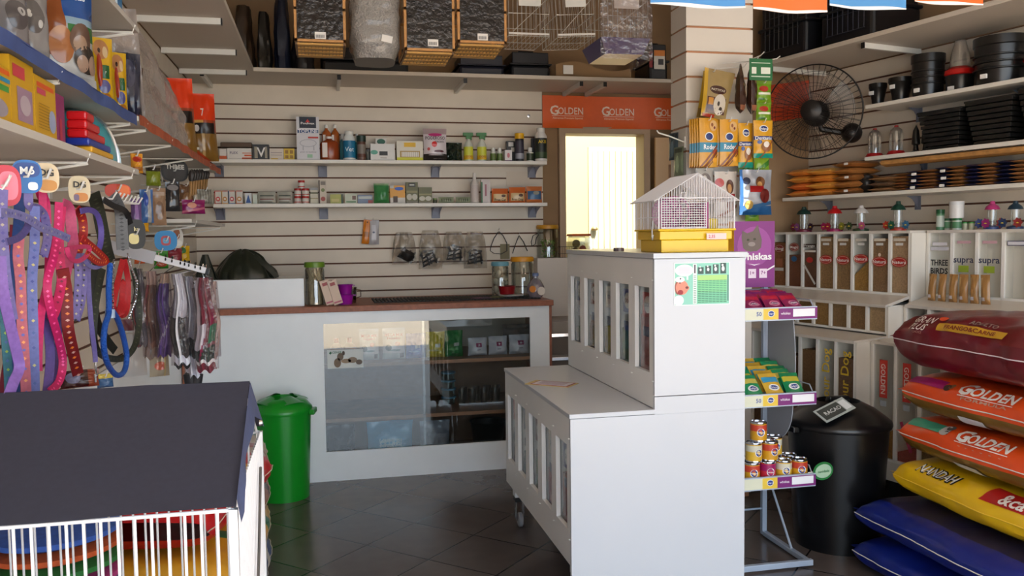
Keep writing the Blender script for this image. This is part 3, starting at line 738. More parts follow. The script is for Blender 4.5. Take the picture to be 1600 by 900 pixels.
pcarton('tall thin box with dark brown spine', 'box', 498, 510, 282, 318.5, Y2 - .01, z, .03, (190, 176, 158), [(0, 0, .16, 1, (60, 34, 24)), (.25, .1, .85, .3, ('e', 150, 60, 50)), (.3, .5, .8, .66, ('e', 120, 130, 80)), (.25, .8, .9, .95, (120, 110, 100))])
pcarton('yellow-green box with dark green corner', 'box', 516, 536, 304, 318.5, Y2 - .02, z, .05, (160, 160, 70), [(.85, 0, 1, 1, (40, 70, 50)), (.1, .2, .7, .5, (190, 180, 110))])
pcarton('greenish white box beside the yellow-green box', 'box', 539, 558, 304, 319, Y2 - .01, z, .05, (186, 190, 170), [(.1, .1, .9, .25, (90, 130, 90)), (.6, .4, .9, .8, (110, 80, 70))])
pcarton('blue-grey box beside the bag of green gravel', 'box', 559, 582, 306, 319, Y2 - .01, z, .05, (110, 124, 150), [(.05, .55, .95, .85, (190, 196, 190)), (.7, 0, 1, .4, (150, 60, 50))])
ppouch('clear bag of bright green gravel on the lower shelf', 'bag', 584, 608, 288, 319, Y2 - .02, z, .06, (60, 130, 74), [('r', 0, .9, 1, 1, (130, 160, 120))], wr=.3, seed=5)
pcarton('yellow and white box with blue logo patch', 'box', 609.5, 633, 291, 319, Y2, z, .05, (214, 150, 34), [(0, 0, 1, .32, (206, 200, 190)), (.3, .72, .9, .92, ('e', 40, 90, 180)), (.2, .05, .5, .4, (70, 50, 36)), (0, .84, .25, 1, (200, 196, 186))])
for i, (a, b, tt, s) in enumerate(((634.5, 653, 286, 'taller, with a hanging slot'), (654, 675, 294, 'shorter, without a hanging slot'))):
    pcarton('olive box showing two pale beans, ' + s, 'box', a, b, tt, 319, Y2, z, .04, (92, 90, 44), [(.05, .15, .5, .45, ('e', 190, 186, 170)), (.5, .15, .95, .45, ('e', 190, 186, 170)), (0, .0, 1, .1, (120, 110, 90)), (.05, .5, .95, .6, (140, 134, 90))] + ([(.2, .78, .8, .96, (30, 30, 26)), (.3, .84, .7, .9, (200, 200, 190))] if i == 0 else []))
cyl('tiny green-topped pot between olive box and flat packs', 677, 683, 311, 319, Y2, z, (70, 70, 50), (120, 140, 80), capf=.3, neck=.9)
for i, (a, b, s) in enumerate(((685, 709, 'nearer the tiny pot'), (712, 735, 'nearer the white pump bottle'))):
    ppouch('flat grey-green pellet pack, ' + s, 'pack', a, b, 310, 319.5, Y2, z, .03, (140, 146, 120), [('e', .2 + .15 * k, .5, .05, .25, (90, 96, 70)) for k in range(5)], nu=20, nv=8, group='flat pellet packs')
cyl('white pump bottle with narrow neck on the lower shelf', 736, 749, 271, 318.5, Y2 - .03, z, (206, 196, 188), (214, 206, 198), (196, 184, 178), capf=.22, neck=.36, taper=.14)
pcarton('slim pink and green box leaning beside the pump bottle', 'box', 752, 766, 282, 318.5, Y2, z, .03, (196, 184, 180), [(0, 0, .15, .9, (50, 100, 60)), (.4, .3, .6, .8, (150, 90, 100))])
for i, (a, b, tt, c, tx, s) in enumerate(((768, 794, 296, (196, 96, 44), 'Free Cat', 'next to the slim leaning box'), (795, 821, 294, (200, 100, 44), 'Free Dog', 'middle of three'), (822, 847, 293, (190, 110, 60), '', 'with blue front at the shelf end'))):
    pr = [('r', .08, .12, .92, .62, (206, 176, 130))] if i < 2 else [('r', .06, .2, .94, .72, (60, 100, 140)), ('e', .6, .6, .2, .12, (150, 150, 140))]
    if i < 2: pr.append(('e', .7, .48, .14, .1, (90, 60, 50)))
    ppouch('orange flea collar pouch, ' + s, 'pouch', a, b, tt, 318.5, Y2 - .01, z, .04, c, pr, [(tx, .5, .22, .018, (60, 40, 34), .7)] if tx else (), nu=16, nv=12, wr=.15, seed=i, group='orange flea collar pouches')
x0, x1 = pxs(791, 827, 280, YB); o = MB().box(x0, x1, YB - .004, YB - .001, pz(291, 800, YB), pz(268, 800, YB), C(206, 192, 174, .6)).build('card'); tag(o, 'blank white card stuck on the back slats above the orange pouches', 'card')
o = MB().lathe([(0, 0), (.012, 0), (.012, .004), (0, .006)], METAL, 12).build('screw_cap', loc=at(826, 181, Y=YB - .001), rot=(PI / 2, 0, 0), smooth=True); tag(o, 'small round metal cap on the back slats near the orange banner', 'cap')

# GOLDEN banner over the doorway
x0, x1 = at(847.5, 175, Y=YB - .01).x, 2.60; z0, z1 = pz(201, 900, YB), 2.523
mb = MB()
def BP(a, b, e=0): 
    return (x0 + a, YB - .012 - e - .004 * math.sin(a * 9) - .006 * max(0, (.03 - b) / .03) * (1 + math.sin(a * 13)), z0 + b)
OR = C(222, 92, 20, .45, noise_=.05)
mb.grid(30, 6, lambda u, v: BP(u * (x1 - x0), v * (z1 - z0)), OR); 
for px, in ((886,), (966,), (1046,)):
    xx = at(px, 175, Y=YB).x - x0
    mb.text('OLDEN', .050, C(238, 214, 196, .5), lambda a, b: BP(xx + .022 + a, .126 + b, .003), width=.192, bold=.01)
    mb.text('G', .066, C(238, 214, 196, .5), lambda a, b: BP(xx - .102 + a, .130 + b, .0035), bold=.02)
    mb.poly([BP(xx - .12, .088, .003), BP(xx + .12, .088, .003), BP(xx + .12, .091, .003), BP(xx - .12, .091, .003)], C(238, 214, 196, .5))
    mb.text('Alimentos Premium Especial', .014, C(238, 200, 170, .5), lambda a, b: BP(xx + a, .074 + b, .003), width=.23)
tag(mb.build('banner', smooth=True), 'orange GOLDEN banner strip above the back doorway', 'banner')

# ================================================================ ON THE COUNTER
ZC = 1.0885
t = thing('step_box', 'white raised box on the far left of the counter top', 'box', (0, 0, 0))
x1 = at(475, 455, Y=5.40).x
mb = MB(); mb.box(XL + .02, x1, 5.40, 5.418, ZC, 1.258, CW); mb.box(x1 - .018, x1, 5.418, 5.85, ZC, 1.258, CW); mb.box(XL + .02, x1 - .018, 5.418, 5.85, 1.24, 1.258, CW); mb.build('shell', parent=t)
# dark green plastic bag on it
def lump(name, label, cat, loc, rx, ry, rz_, col, seed=0, amp=.25, rough=.25, fr=2.2, folds=0, flat=True):
    mb = MB(); m = C(*col, rough) if not isinstance(col, bpy.types.Material) else col
    def fn(u, v):
        th = v * PI; ph = u * 2 * PI
        d = Vector((math.sin(th) * math.cos(ph), math.sin(th) * math.sin(ph), -math.cos(th)))
        k = 1 + amp * noise.noise(d * fr + Vector((seed * 5, 0, 0))) + folds * abs(math.sin(ph * 7 + 2 * noise.noise(d * 2))) * math.sin(th)
        p = Vector((d.x * rx, d.y * ry, d.z * rz_)) * k
        if flat: p.z = max(p.z, -rz_ * .78)
        return (p.x, p.y, p.z + rz_ * .78)
    mb.grid(36, 20, fn, m)
    o = mb.build(name, loc=loc, smooth=True); return tag(o, label, cat)
a, b = pxs(345, 424, 415, 5.6)
DG = C(34, 38, 28, .3)
t = thing('plastic_bag', 'large dark olive plastic bag slumped on the white raised box', 'bag', ((a + b) / 2 - .02, 5.62, 1.2595))
mb = MB()
def fn(u, v):
    ph = u * 2 * PI; k = 1 - v ** 1.6
    r = (.158 * (1 - v) ** .62 + .012) * (1 + .10 * abs(math.sin(ph * 6)) + .12 * noise.noise(Vector((math.cos(ph) * 2, math.sin(ph) * 2, v * 3))))
    return (r * math.cos(ph) * (1.15 if math.cos(ph) > 0 else 1), r * math.sin(ph) * .8, .0 + .175 * v ** .75 + .01 * math.sin(ph * 5) * v)
mb.grid(60, 14, fn, DG); mb.build('body', parent=t, smooth=True)
mb = MB(); mb.ribbon([(.07, -.06, .14), (.12, -.08, .10), (.17, -.09, .05), (.21, -.10, .006)], .03, (0, .3, 1), DG, .003); mb.ribbon([(.10, -.05, .12), (.16, -.07, .07), (.20, -.08, .004)], .02, (0, .3, 1), DG, .003); mb.build('handle', parent=t, smooth=True)
mb = MB(); mb.grid(30, 10, lambda u, v: (.062 * (1 - v * .75) * math.cos(u * 2 * PI) * (1 + .15 * math.sin(u * 30)), .05 * (1 - v * .7) * math.sin(u * 2 * PI), .155 * v), C(40, 44, 36, .3))
a = at(322, 430, Y=5.50).x; tag(mb.build('plastic_bag', loc=(a, 5.49, 1.2585), smooth=True), 'small dark twisted plastic bag left of the large olive bag', 'bag')
# jars
def jar(label, px0, px1, pt, pb, Y, z, lidcol, content=None, clear=(228, 232, 226), name='jar', lidf=.12, square=False, fillcol=None):
    x0, x1 = pxs(px0, px1, (pt + pb) / 2, Y); h = pz(pt, px0, Y) - pz(pb, px0, Y); r = (x1 - x0) / 2
    t = thing(name, label, 'jar', ((x0 + x1) / 2, Y + r, z))
    seg = 4 if square else 24
    def L(p): return [(a * (1.3 if square else 1), b) for a, b in p]
    rr = r * .95
    b = MB(); b.lathe(L([(0, .002), (rr * .9, .002), (rr, .03 * h), (rr, (1 - lidf - .06) * h), (rr * .88, (1 - lidf) * h), (rr * .88, (1 - lidf * .6) * h)]), CLEAR(*clear, .22, .05), seg); b.build('glass_body', parent=t, smooth=True, rot=(0, 0, PI / 4 if square else 0))
    MB().lathe(L([(0, (1 - lidf) * h), (r, (1 - lidf) * h), (r * 1.02, (1 - lidf * .5) * h), (r * .96, h), (0, h)]), C(*lidcol, .4), seg).build('lid', parent=t, smooth=True, rot=(0, 0, PI / 4 if square else 0))
    if content: content(t, r, h)
    return t
def sticks(t, r, h):
    mb = MB(); m = C(196, 176, 148, .7, noise_=.2, scale=30)
    for k in range(26):
        a = random.uniform(0, 2 * PI); q = r * .8 * math.sqrt(random.random()); x, y = q * math.cos(a), q * math.sin(a)
        dx = random.uniform(-.01, .01)
        mb.tube([(x, y, .006), (x * .9 + dx, y * .9, h * .48)], .006, m, 6)
    mb.build('chew_sticks', parent=t, smooth=True, kind='stuff')
    mb = MB()
    for k in range(22):
        a = random.uniform(-.8, .8) * r * .9; b_ = random.uniform(-.7, .7) * r
        s = random.choice((-1, 1)); zz = h * .5
        mb.tube([(max(-r * .75, min(r * .75, a - s * r * .4)), b_ * .6, zz), (max(-r * .75, min(r * .75, a + s * r * .4)), b_ * .6, h * .84)], .005, m, 6)
    mb.build('chew_sticks', parent=t, smooth=True, kind='stuff')
jar('tall clear jar of rawhide sticks with a green lid', 475.5, 508, 404.5, 473, 5.38, ZC, (96, 130, 30), sticks)
for i, (px, s) in enumerate(((510, 'leaning against the stick jar'), (516, 'leaning on the one by the stick jar'), (522, 'leaning outermost, beside the purple bowls'))):
    a = at(px, 452, Y=5.37).x
    mb = MB(); mb.box(0, .055, 0, .012, 0, .155, C(206, 180, 160, .5)); mb.box(.004, .051, -.001, 0, .01, .02, C(180, 90, 110, .5)); mb.box(.012, .043, -.001, 0, .12, .14, C(150, 60, 60, .5)); mb.lathe([(0, 0), (.006, 0), (.006, .002), (0, .002)], C(120, 60, 60), seg=8, c=(.027, 0, .15))
    tag(mb.build('pack', loc=(a, 5.37 + .03 * (i % 2), ZC), rot=(0, -.28, math.radians(8)), bevel=.002), 'slim pinkish treat pack ' + s, 'pack', 'slim treat packs')
def bowl(label, px, pb, Y, z, r, h, col, name='bowl', ear=True, cat='bowl'):
    a = at(px, pb, Y=Y).x; t = thing(name, label, cat, (a, Y + r, z))
    MB().lathe([(0, .002), (r * .8, .002), (r * .82, 0), (r, h * .95), (r * 1.06, h), (r * .98, h), (r * .8, .01), (0, .01)], C(*col, .3), 24).build('basin', parent=t, smooth=True)
    if ear: MB().box(-r * 1.3, r * 1.3, -.006, .006, h * .84, h * .96, C(*col, .3)).build('rim_tab', parent=t, bevel=.002)
    return t
bowl('purple plastic bowl with ear tabs, lower of the two stacked', 539.5, 470, 5.40, ZC, .052, .062, (150, 24, 150))
bowl('purple plastic cup sitting in the lower purple bowl', 540, 452, 5.405, ZC + .0625, .045, .062, (140, 20, 140))
t = bottle('clear mug standing behind the purple bowls', 'mug', at(548, 460, Y=5.5).x, 5.56, ZC, [(0, 0), (.035, 0), (.042, .1), (.038, .1), (.032, .006), (0, .006)], (206, 200, 190), clear=True, name='mug')
MB().tube([(.04, 0, .085), (.065, 0, .08), (.065, 0, .04), (.038, 0, .03)], .004, CLEAR(206, 200, 190, .25), 6).build('handle', parent=t, smooth=True)
a0 = at(585, 465, Y=5.45).x; a1 = 1.39
mb = MB(); mt = C(36, 28, 24, .6)
n = 46
for i in range(n):
    x = a0 + (a1 - a0) * i / n; mb.box(x, x + (a1 - a0) / n * .62, 5.45, 5.80, .0, .010, mt, Matrix.Translation((0, 0, 0)))
mb.box(a0, a1, 5.46, 5.475, .0, .005, mt); mb.box(a0, a1, 5.76, 5.775, 0, .005, mt)
tag(mb.build('slatted_mat', loc=(0, 0, ZC)), 'dark ribbed mat lying along the counter top', 'mat')
mb = MB(); mb.box(-.06, .06, -.04, .04, 0, .002, C(110, 60, 100, .5)); mb.box(-.05, .0, -.03, .03, .002, .0025, C(150, 90, 120, .5)); mb.box(.01, .05, -.02, .02, .002, .0025, C(70, 50, 80, .5))
tag(mb.build('leaflet', loc=(at(752, 462, Y=5.52).x, 5.52, ZC + .0105), rot=(0, 0, .3)), 'purple printed leaflet lying on the ribbed mat', 'leaflet')
mb = MB(); mb.box(-.05, .05, -.03, .03, 0, .002, C(120, 120, 60, .5)); mb.box(-.03, .03, -.02, .02, .002, .0025, C(160, 150, 70, .5))
tag(mb.build('leaflet', loc=(at(778, 460, Y=5.55).x, 5.56, ZC + .0105), rot=(0, 0, -.2)), 'olive printed leaflet lying beside the red bowl', 'leaflet')
def shells(t, r, h):
    for k in range(9):
        a = k * 2.4; q = r * .55
        mb = MB(); mb.grid(8, 6, lambda u, v: (.021 * math.sin(v * PI) * math.cos(u * 2 * PI) * (1 + .3 * math.sin(u * 12)), .021 * math.sin(v * PI) * math.sin(u * 2 * PI), .02 * math.cos(v * PI)), C(214, 206, 192, .6))
        mb.build('chew', parent=t, loc=(q * math.cos(a), q * math.sin(a), .03 + .018 * k), rot=(a, a, 0), smooth=True)
jar('clear jar of white chews with a pale blue lid', 770.5, 798, 404, 458.5, 5.58, ZC + .0105, (96, 150, 166), shells)
jar('wide clear jar with a yellow lid behind the red bowl', 802, 838, 397, 458.5, 5.56, ZC + .0105, (206, 140, 24))
pl = bottle('white saucer on the ribbed mat under the red bowl', 'plate', at(802, 458, Y=5.47).x, 5.54, ZC + .0105, [(0, 0), (.05, 0), (.085, .012), (.083, .015), (.048, .004), (0, .004)], (210, 206, 206), name='plate')
bowl('deep red bowl standing on a white saucer', 795, 452, 5.49, ZC + .0115 + .018, .058, .055, (130, 14, 24), ear=False)
t = thing('bottle', 'round bottle with orange and white stickers at the counter end', 'bottle', (at(835, 448, Y=5.46).x + .01, 5.47, ZC + .0105))
MB().lathe([(0, 0), (.045, 0), (.058, .03), (.058, .07), (.035, .11), (.018, .125), (.018, .14), (0, .14)], CLEAR(180, 176, 190, .2, .08, milk=.35), 20).build('body', parent=t, smooth=True)
MB().lathe([(0, .138), (.022, .138), (.022, .158), (0, .158)], C(90, 110, 150, .4), 14).build('cap', parent=t, smooth=True)
MB().lathe([(0, 0), (.028, 0), (.028, .004), (0, .005)], C(224, 216, 206, .5), 18).build('sticker', parent=t, loc=(.024, -.054, .042), rot=(PI / 2, 0, .3), smooth=True)
MB().lathe([(0, 0), (.022, 0), (.022, .004), (0, .005)], C(214, 130, 40, .5), 18).build('sticker', parent=t, loc=(-.03, -.047, .055), rot=(PI / 2, 0, -.5), smooth=True)
# objects on the low wall
ZL = 1.3405
def leaves(t, r, h):
    mb = MB()
    for k in range(120):
        p = Vector((random.uniform(-r * .55, r * .55), random.uniform(-r * .5, r * .5), .01 + h * .5 * random.random()))
        s = .009; a = random.uniform(0, 6.3); b_ = random.uniform(-1, 1)
        d1 = Vector((math.cos(a), math.sin(a) * .5, b_)) * s; d2 = Vector((-math.sin(a), .5, math.cos(a))) * s
        mb.poly([p - d1, p + d2, p + d1, p - d2], C(*random.choice(((110, 150, 50), (140, 170, 70), (80, 120, 40))), .6))
    mb.build('leaves', parent=t, kind='stuff')
jar('clear jar with a wide yellow lid holding green stuff on the low white wall', 843, 877, 350, 402, 5.99, ZL, (196, 140, 36), leaves)
def balls(t, r, h):
    for (x, z_, rr, c) in ((-.02, .100, .030, (110, 104, 60)), (-.028, .038, .034, (70, 40, 36)), (.030, .060, .027, (170, 60, 46)), (.02, .022, .022, (60, 70, 66))):
        MB().lathe([(rr * math.sin(k * PI / 10), -rr * math.cos(k * PI / 10)) for k in range(11)], C(*c, .5), 16).build('ball', parent=t, loc=(x, 0, z_), smooth=True)
jar('squat jar of small balls with flat orange lid before the bright doorway', 893, 925, 346, 383, 6.0, ZL, (190, 80, 20), balls, square=True, lidf=.1)
mb = MB(); m = CLEAR(236, 232, 200, .2, .05, milk=.1)
mb.box(-.06, .06, -.04, .04, 0, .004, m); mb.box(-.06, .06, -.042, -.038, 0, .062, m); mb.box(-.06, .06, .038, .042, 0, .062, m); mb.box(-.062, -.058, -.04, .04, 0, .062, m); mb.box(.058, .062, -.04, .04, 0, .062, m)
tag(mb.build('glass_dish', loc=(at(938, 378, Y=6.03).x + .015, 6.035, ZL)), 'square empty glass dish right of the ball jar', 'dish')
mb = MB(); x = at(897, 375, Y=6.0).x
for k in range(2):
    zz = .03 + .05 * k; mb.tube([(-.05, -.002, zz), (.09, -.002, zz), (.09, .004, zz), (-.05, .004, zz)], .0022, C(90, 80, 70, .4, .8), 6, closed=True)
for k in range(9): mb.tube([(-.05 + .0175 * k, -.003, .0), (-.05 + .0175 * k, -.003, .08)], .0015, C(90, 80, 70, .4, .8), 5)
tag(mb.build('wire_rack', loc=(x - .075, 5.985 + .01, ZL), smooth=True), 'small dark wire rack between the yellow-lidded jar and the ball jar', 'rack')

# hanging bagged muzzles and loops on the back slats
def film_bag(parent, w, h, name='plastic_bag', milk=.07, seed=0, d=.03, m=None):
    mb = MB(); mm = m or CLEAR(232, 228, 222, .10, .12, wrinkle=.7, milk=milk, edge=.3)
    def f(sg):
        return lambda u, v: (w * (u - .5) * (1 - .35 * v ** 3), -sg * d / 2 * math.sin(PI * u) * math.sin(PI * min(1, v * .9 + .05)) + .012 * noise.noise(Vector((u * 6, v * 6, sg + seed))), -h + h * v)
    mb.grid(12, 14, f(1), mm); mb.grid(12, 14, f(-1), mm, flip=True)
    return mb.build(name, parent=parent, smooth=True)
YH = YB - .05
mz = [(631, 363, 411, 'cup-shaped, leftmost'), (672, 360, 418, 'with a wide nose loop'), (709, 362, 411, 'with square mesh and a bright strap'), (742, 362, 417, 'with a square basket, nearest the counter jars')]
for i, (px, pt, pb, s) in enumerate(mz):
    p = at(px, pt, Y=YH); q = at(px, pb, Y=YH); h = p.z - q.z
    t = thing('dog_muzzle', 'bagged black dog muzzle on the back slats, ' + s, 'muzzle', p, 0, 'bagged muzzles on the back slats')
    mb = MB(); m = C(28, 24, 22, .5); r = .055
    if i == 0:
        mb.lathe([(r * .55, 0), (r * .9, .02), (r, .05), (r * .75, .075)], m, 16)
    for k in range(3 if i else 1):
        zz = .015 + .028 * k; mb.tube([(r * (1 - .12 * k) * math.cos(a * PI / 8), .6 * r * math.sin(a * PI / 8), zz + .012 * math.cos(a * PI / 8)) for a in range(16)], .005, m, 6, closed=True)
    for a in range(6 if i else 4):
        an = a * PI / 3 + .3; mb.ribbon([(r * math.cos(an), .6 * r * math.sin(an), .0), (r * .8 * math.cos(an), .5 * r * math.sin(an), .085)], .012, (-math.sin(an), math.cos(an), 0), m)
    if i: mb.ribbon([(-r, 0, .08), (-r * .4, .0, .105), (r * .9, 0, .09)], .014, (0, .2, 1), m)
    mb.build('muzzle_basket', parent=t, loc=(0, 0, -h + .02 + .0), rot=(0, (.5, -.3, .1, 0)[i], 0), smooth=True)
    if i == 2: MB().ribbon([(-.03, -.02, -.10), (.0, -.03, -.16), (.045, -.02, -.12)], .012, (1, 0, .3), C(210, 206, 200, .4)).build('strap', parent=t)
    film_bag(t, .17, h + .01, seed=i, d=.07)
def loopy(px_pts, label, w=.012):
    pts = [at(x, y, Y=YB - .03) for x, y in px_pts]; c = pts[0].copy()
    mb = MB(); mb.ribbon([p - c for p in pts], w, [(0, 1, 0)] * len(pts), C(26, 22, 20, .6), .0022)
    mb.tube([(-.0, .025, .01), (0, -.01, .012), (0, -.03, .025)], .002, CHROME, 5)
    tag(mb.build('nylon_muzzle', loc=c, smooth=True), label, 'muzzle')
loopy([(779, 362), (772, 372), (767, 385), (766, 392), (772, 396), (783, 397), (792, 392), (792, 380), (786, 368), (780, 362)], 'black nylon loop hanging on the back slats like a teardrop')
loopy([(811, 368), (806, 380), (802, 392), (801, 396)], 'black nylon strap hanging as an open A, thinner leg', .010)
loopy([(811, 368), (818, 378), (824, 392)], 'black nylon strap hanging as an open A, thicker leg', .014)
loopy([(842, 364), (833, 368), (830, 378), (831, 384), (836, 382), (838, 372), (842, 366)], 'small black nylon loop at the right edge of the slats', .008)
p = at(789, 392, Y=YB - .004); o = MB().box(-.035, .035, 0, .003, -.06, .05, C(120, 108, 70, .5)).build('card', loc=p); tag(o, 'olive card with small oval hung behind the teardrop nylon loop', 'card')
for i, (px, c, lab) in enumerate(((570, (206, 120, 30), 'orange sachet hanging on the back slats beside a grey one'), (583, (170, 164, 164), 'grey clear sachet hanging on the back slats beside the orange one'))):
    p = at(px, 342 + i, Y=YB - .03)
    t = thing('sachet', lab, 'sachet', p)
    pouch_mb(.055 + .02 * i, .17, .02, c, [('r', .1, .3, .9, .5, tuple(int(v * .8) for v in c)), ('e', .5, .9, .08, .03, (40, 40, 40))] if i == 0 else [('r', .3, .2, .7, .8, (190, 186, 190)), ('e', .5, .5, .12, .04, (90, 90, 110))], wr=.4, seed=i).build('packet', parent=t, loc=(0, 0, -.175), rot=(0, .12 - .1 * i, 0), smooth=True)
    MB().tube([(0, .028, .0), (0, -.012, 0), (0, -.02, .008)], .002, CHROME, 5).build('hook', parent=t)

# ================================================================ GOODS INSIDE THE COUNTER WINDOW
ZI = .7225; YI = 5.50
for i, (a, b, s) in enumerate(((516, 535, 'nearer the window edge'), (536, 556, 'nearer the bird seed bag'))):
    cyl('red-capped bottle of coloured treats inside the counter, ' + s, a, b, 511, 546 , YI, ZI, (160, 140, 120), (180, 30, 30), (196, 120, 50), capf=.2, neck=.35, taper=.2, band2=(206, 180, 80), group='red-capped bottles in the counter')
for i, (a, b, s) in enumerate(((561, 592, 'leaning, beside the red-capped bottles'), (597, 633, 'upright, beside the blue sack'))):
    ppouch('white seed bag with red lettering and bird picture, ' + s, 'bag', a, b, 505, 554, YI, ZI, .06, (206, 200, 198), [('r', 0, .0, 1, .2, (170, 180, 176)), ('e', .25, .38, .14, .1, (30, 70, 60)), ('e', .65, .5, .12, .07, (170, 40, 60)), ('e', .55, .3, .25, .03, (60, 100, 90)), ('r', .75, .05, .92, .2, (50, 50, 60))], [('MEGA MIX', .5, .78, .018, (190, 30, 50), .8), ('PASSARO', .5, .68, .014, (190, 30, 50), .6)], seed=i + 2, wr=.2, group='white seed bags in the counter')
for (a, b, t0, c, c2, nm) in ((634, 664, 513, (30, 84, 170), (120, 160, 210), 'blue'), (665, 695, 512, (206, 186, 50), (226, 216, 160), 'yellow'), (695, 723, 511, (10, 120, 50), (90, 170, 110), 'green')):
    ppouch(nm + ' shiny plastic sack with pale label inside the counter window', 'sack', a, b, t0, 552, YI, ZI, .08, c, [('r', .45, .42, .75, .55, (200, 205, 205)), ('e', .4, .3, .3, .04, c2)], wr=.7, seed=a, rough=.15, name='sack')
for i, (a, b, s) in enumerate(((731, 761, 'beside the green sack'), (763, 792, 'middle of three'), (795, 827, 'in the corner of the window'))):
    ppouch('white quilted pack with pink logo in the counter, ' + s, 'pack', a, b, 523 - 2 * i, 551 - i, YI, ZI, .08, (210, 210, 222), [('r', .38, .5, .68, .72, (150, 20, 90)), ('e', .53, .61, .06, .05, (230, 226, 232)), ('r', .42, .33, .62, .36, (60, 60, 90))], wr=.4, seed=i + 9, crimp=.0, group='white packs with pink logo', rough=.2)
ppouch('crumpled grey bag lying behind the white packs in the counter', 'bag', 785, 828, 508, 548, YI + .2, ZI, .1, (80, 74, 76), wr=1.4, seed=4)
p0 = at(511, 547, Y=YCt + .012); p1 = at(568, 574, Y=YCt + .012)
mb = MB(); mb.box(p0.x, p1.x, 0, .002, p1.z, p0.z, C(206, 210, 208, .5))
w = p1.x - p0.x; h = p0.z - p1.z
for (u, v, ru, rv, c) in ((.28, .30, .10, .25, (120, 100, 80)), (.36, .62, .09, .2, (110, 92, 76)), (.52, .38, .14, .12, (150, 128, 104)), (.70, .42, .13, .16, (140, 122, 104)), (.88, .3, .09, .14, (110, 96, 84)), (.45, .8, .04, .12, (80, 64, 54))):
    mb.poly([(p0.x + w * (u + ru * math.cos(k * PI / 8)), -.001, p1.z + h * (v + rv * math.sin(k * PI / 8))) for k in range(16)], C(*c, .6))
mb.poly([(p0.x + w * a, -.0015, p1.z + h * b) for a, b in ((.05, .82), (.09, .92), (.12, .82), (.09, .75))], C(20, 90, 60, .5))
mb.text('AGENER', .013, C(30, 100, 70, .5), lambda a, b: (p0.x + w * .24 + a, -.002, p1.z + h * .86 + b))
tag(mb.build('picture_card', loc=(0, YCt + .012, 0)), 'white advertising card with puppies behind the counter glass', 'card')
ZI2 = .3825
for i, px in enumerate((722, 728, 738, 748, 756, 765, 773, 780)):
    x = at(px, 625, Y=5.62).x
    bottle('clear drinking glass on the inner counter shelf, ' + ['first from the bowl stack', 'second from the bowl stack', 'third from the bowl stack', 'fourth from the bowl stack', 'fifth from the bowl stack', 'sixth from the bowl stack', 'seventh from the bowl stack', 'eighth and last from the bowl stack'][i], 'glass', x, 5.62 + .09 * (i % 2), ZI2, [(0, 0), (.022, 0), (.028, .1), (.026, .1), (.02, .005), (0, .005)], (210, 206, 200), clear=True, name='drinking_glass', group='glasses in the counter')
for k in range(4):
    x = at(702, 610, Y=5.6).x
    bottle('clear pot with blue lid in the counter, ' + ['bottom of the stack', 'second from the bottom of the stack', 'third from the bottom of the stack', 'top of the stack'][k], 'pot', x, 5.64, ZI2 + .055 * k, [(0, 0), (.04, 0), (.045, .044), (0, .044)], (170, 190, 190), ([(0, .044), (.05, .044), (.05, .054), (0, .054)], (70, 130, 160)), name='pot', capname='lid', clear=True, group='stack of clear pots')
x = at(763, 665, Y=5.6).x
t = bottle('dark bin standing at the bottom of the counter', 'bin', x, 5.62, .0505, [(0, 0), (.09, 0), (.12, .2), (.125, .21), (.11, .205), (.085, .01), (0, .01)], (22, 24, 20), name='bin')
x0 = at(575, 660, Y=5.6).x; x1 = at(655, 660, Y=5.6).x
pouch('pale blue clear bag of kibble lying low inside the counter', 'bag', ((x0 + x1) / 2 - .03, 5.55, .0505), .30, .26, .14, (90, 160, 200), [('r', .25, .4, .75, .6, (180, 210, 220))], [('KELDOG', .5, .5, .04, (220, 235, 245), .5)], wr=.8, seed=12, rough=.15)
pouch('grey clear bag standing low inside the counter beside the pale blue bag', 'bag', (x1 + .10, 5.58, .0505), .20, .24, .12, (150, 150, 160), wr=1.0, seed=13, rough=.15)
pouch('dark crumpled bag at the low left corner inside the counter', 'bag', (at(530, 660, Y=5.6).x, 5.56, .0505), .2, .25, .14, (50, 44, 50), wr=1.2, seed=14, rough=.2)
# ================================================================ RIGHT WALL SHELVES
RZ = math.atan2(-WN.y, -WN.x) - PI / 2        # rotation that turns a thing's front (-y) into the room
def acrylic(parent, s, z):
    mb = MB(); m = CLEAR(170, 174, 190, .03, .3, milk=.35, edge=.1)
    wbox(mb, s - .02, s + .02, .001, .005, z - .08, z, m); mb.poly([wl(s, .004, z - .07), wl(s, .004, z), wl(s, .10, z), wl(s, .05, z - .02)], m)
    mb.build('clip_bracket', parent=parent)
RS = []
for nm, z, s0, br in (('upper white shelf on the right wall holding black flower pots', 2.235, -.47, (-.62, -1.25, -1.9)), ('middle white shelf on the right wall holding bird feeders and black trays', 1.936, -.47, (-.66, -1.5, -2.1)), ('lowest white shelf on the right wall stacked with snack packs', 1.729, .20, (.05, -.62, -1.5))):
    t = thing('wall_shelf', nm, 'shelf'); mb = MB(); wbox(mb, s0, -3.1, .002, .27, z - .022, z, WHITE2); mb.build('board', parent=t, bevel=.002)
    for s in br: acrylic(t, s, z - .023)
ZR1, ZR2, ZR3, ZTOP = 2.2355, 1.9365, 1.7295, 1.5055
def wcyl(px0, px1, pt, pb, t):
    """span of pixels at distance t from the right wall -> centre point, radius, height"""
    s, z0 = at_wall((px0 + px1) / 2, pb, t); _, z1 = at_wall((px0 + px1) / 2, pt, t)
    c = wl(s, t, 0); d = (c - Vector((0, 0, 0))); dep = d.dot(Vector((_fw.x, _fw.y, 0)))
    return c, (px1 - px0) / 2 / F * dep, z1 - z0
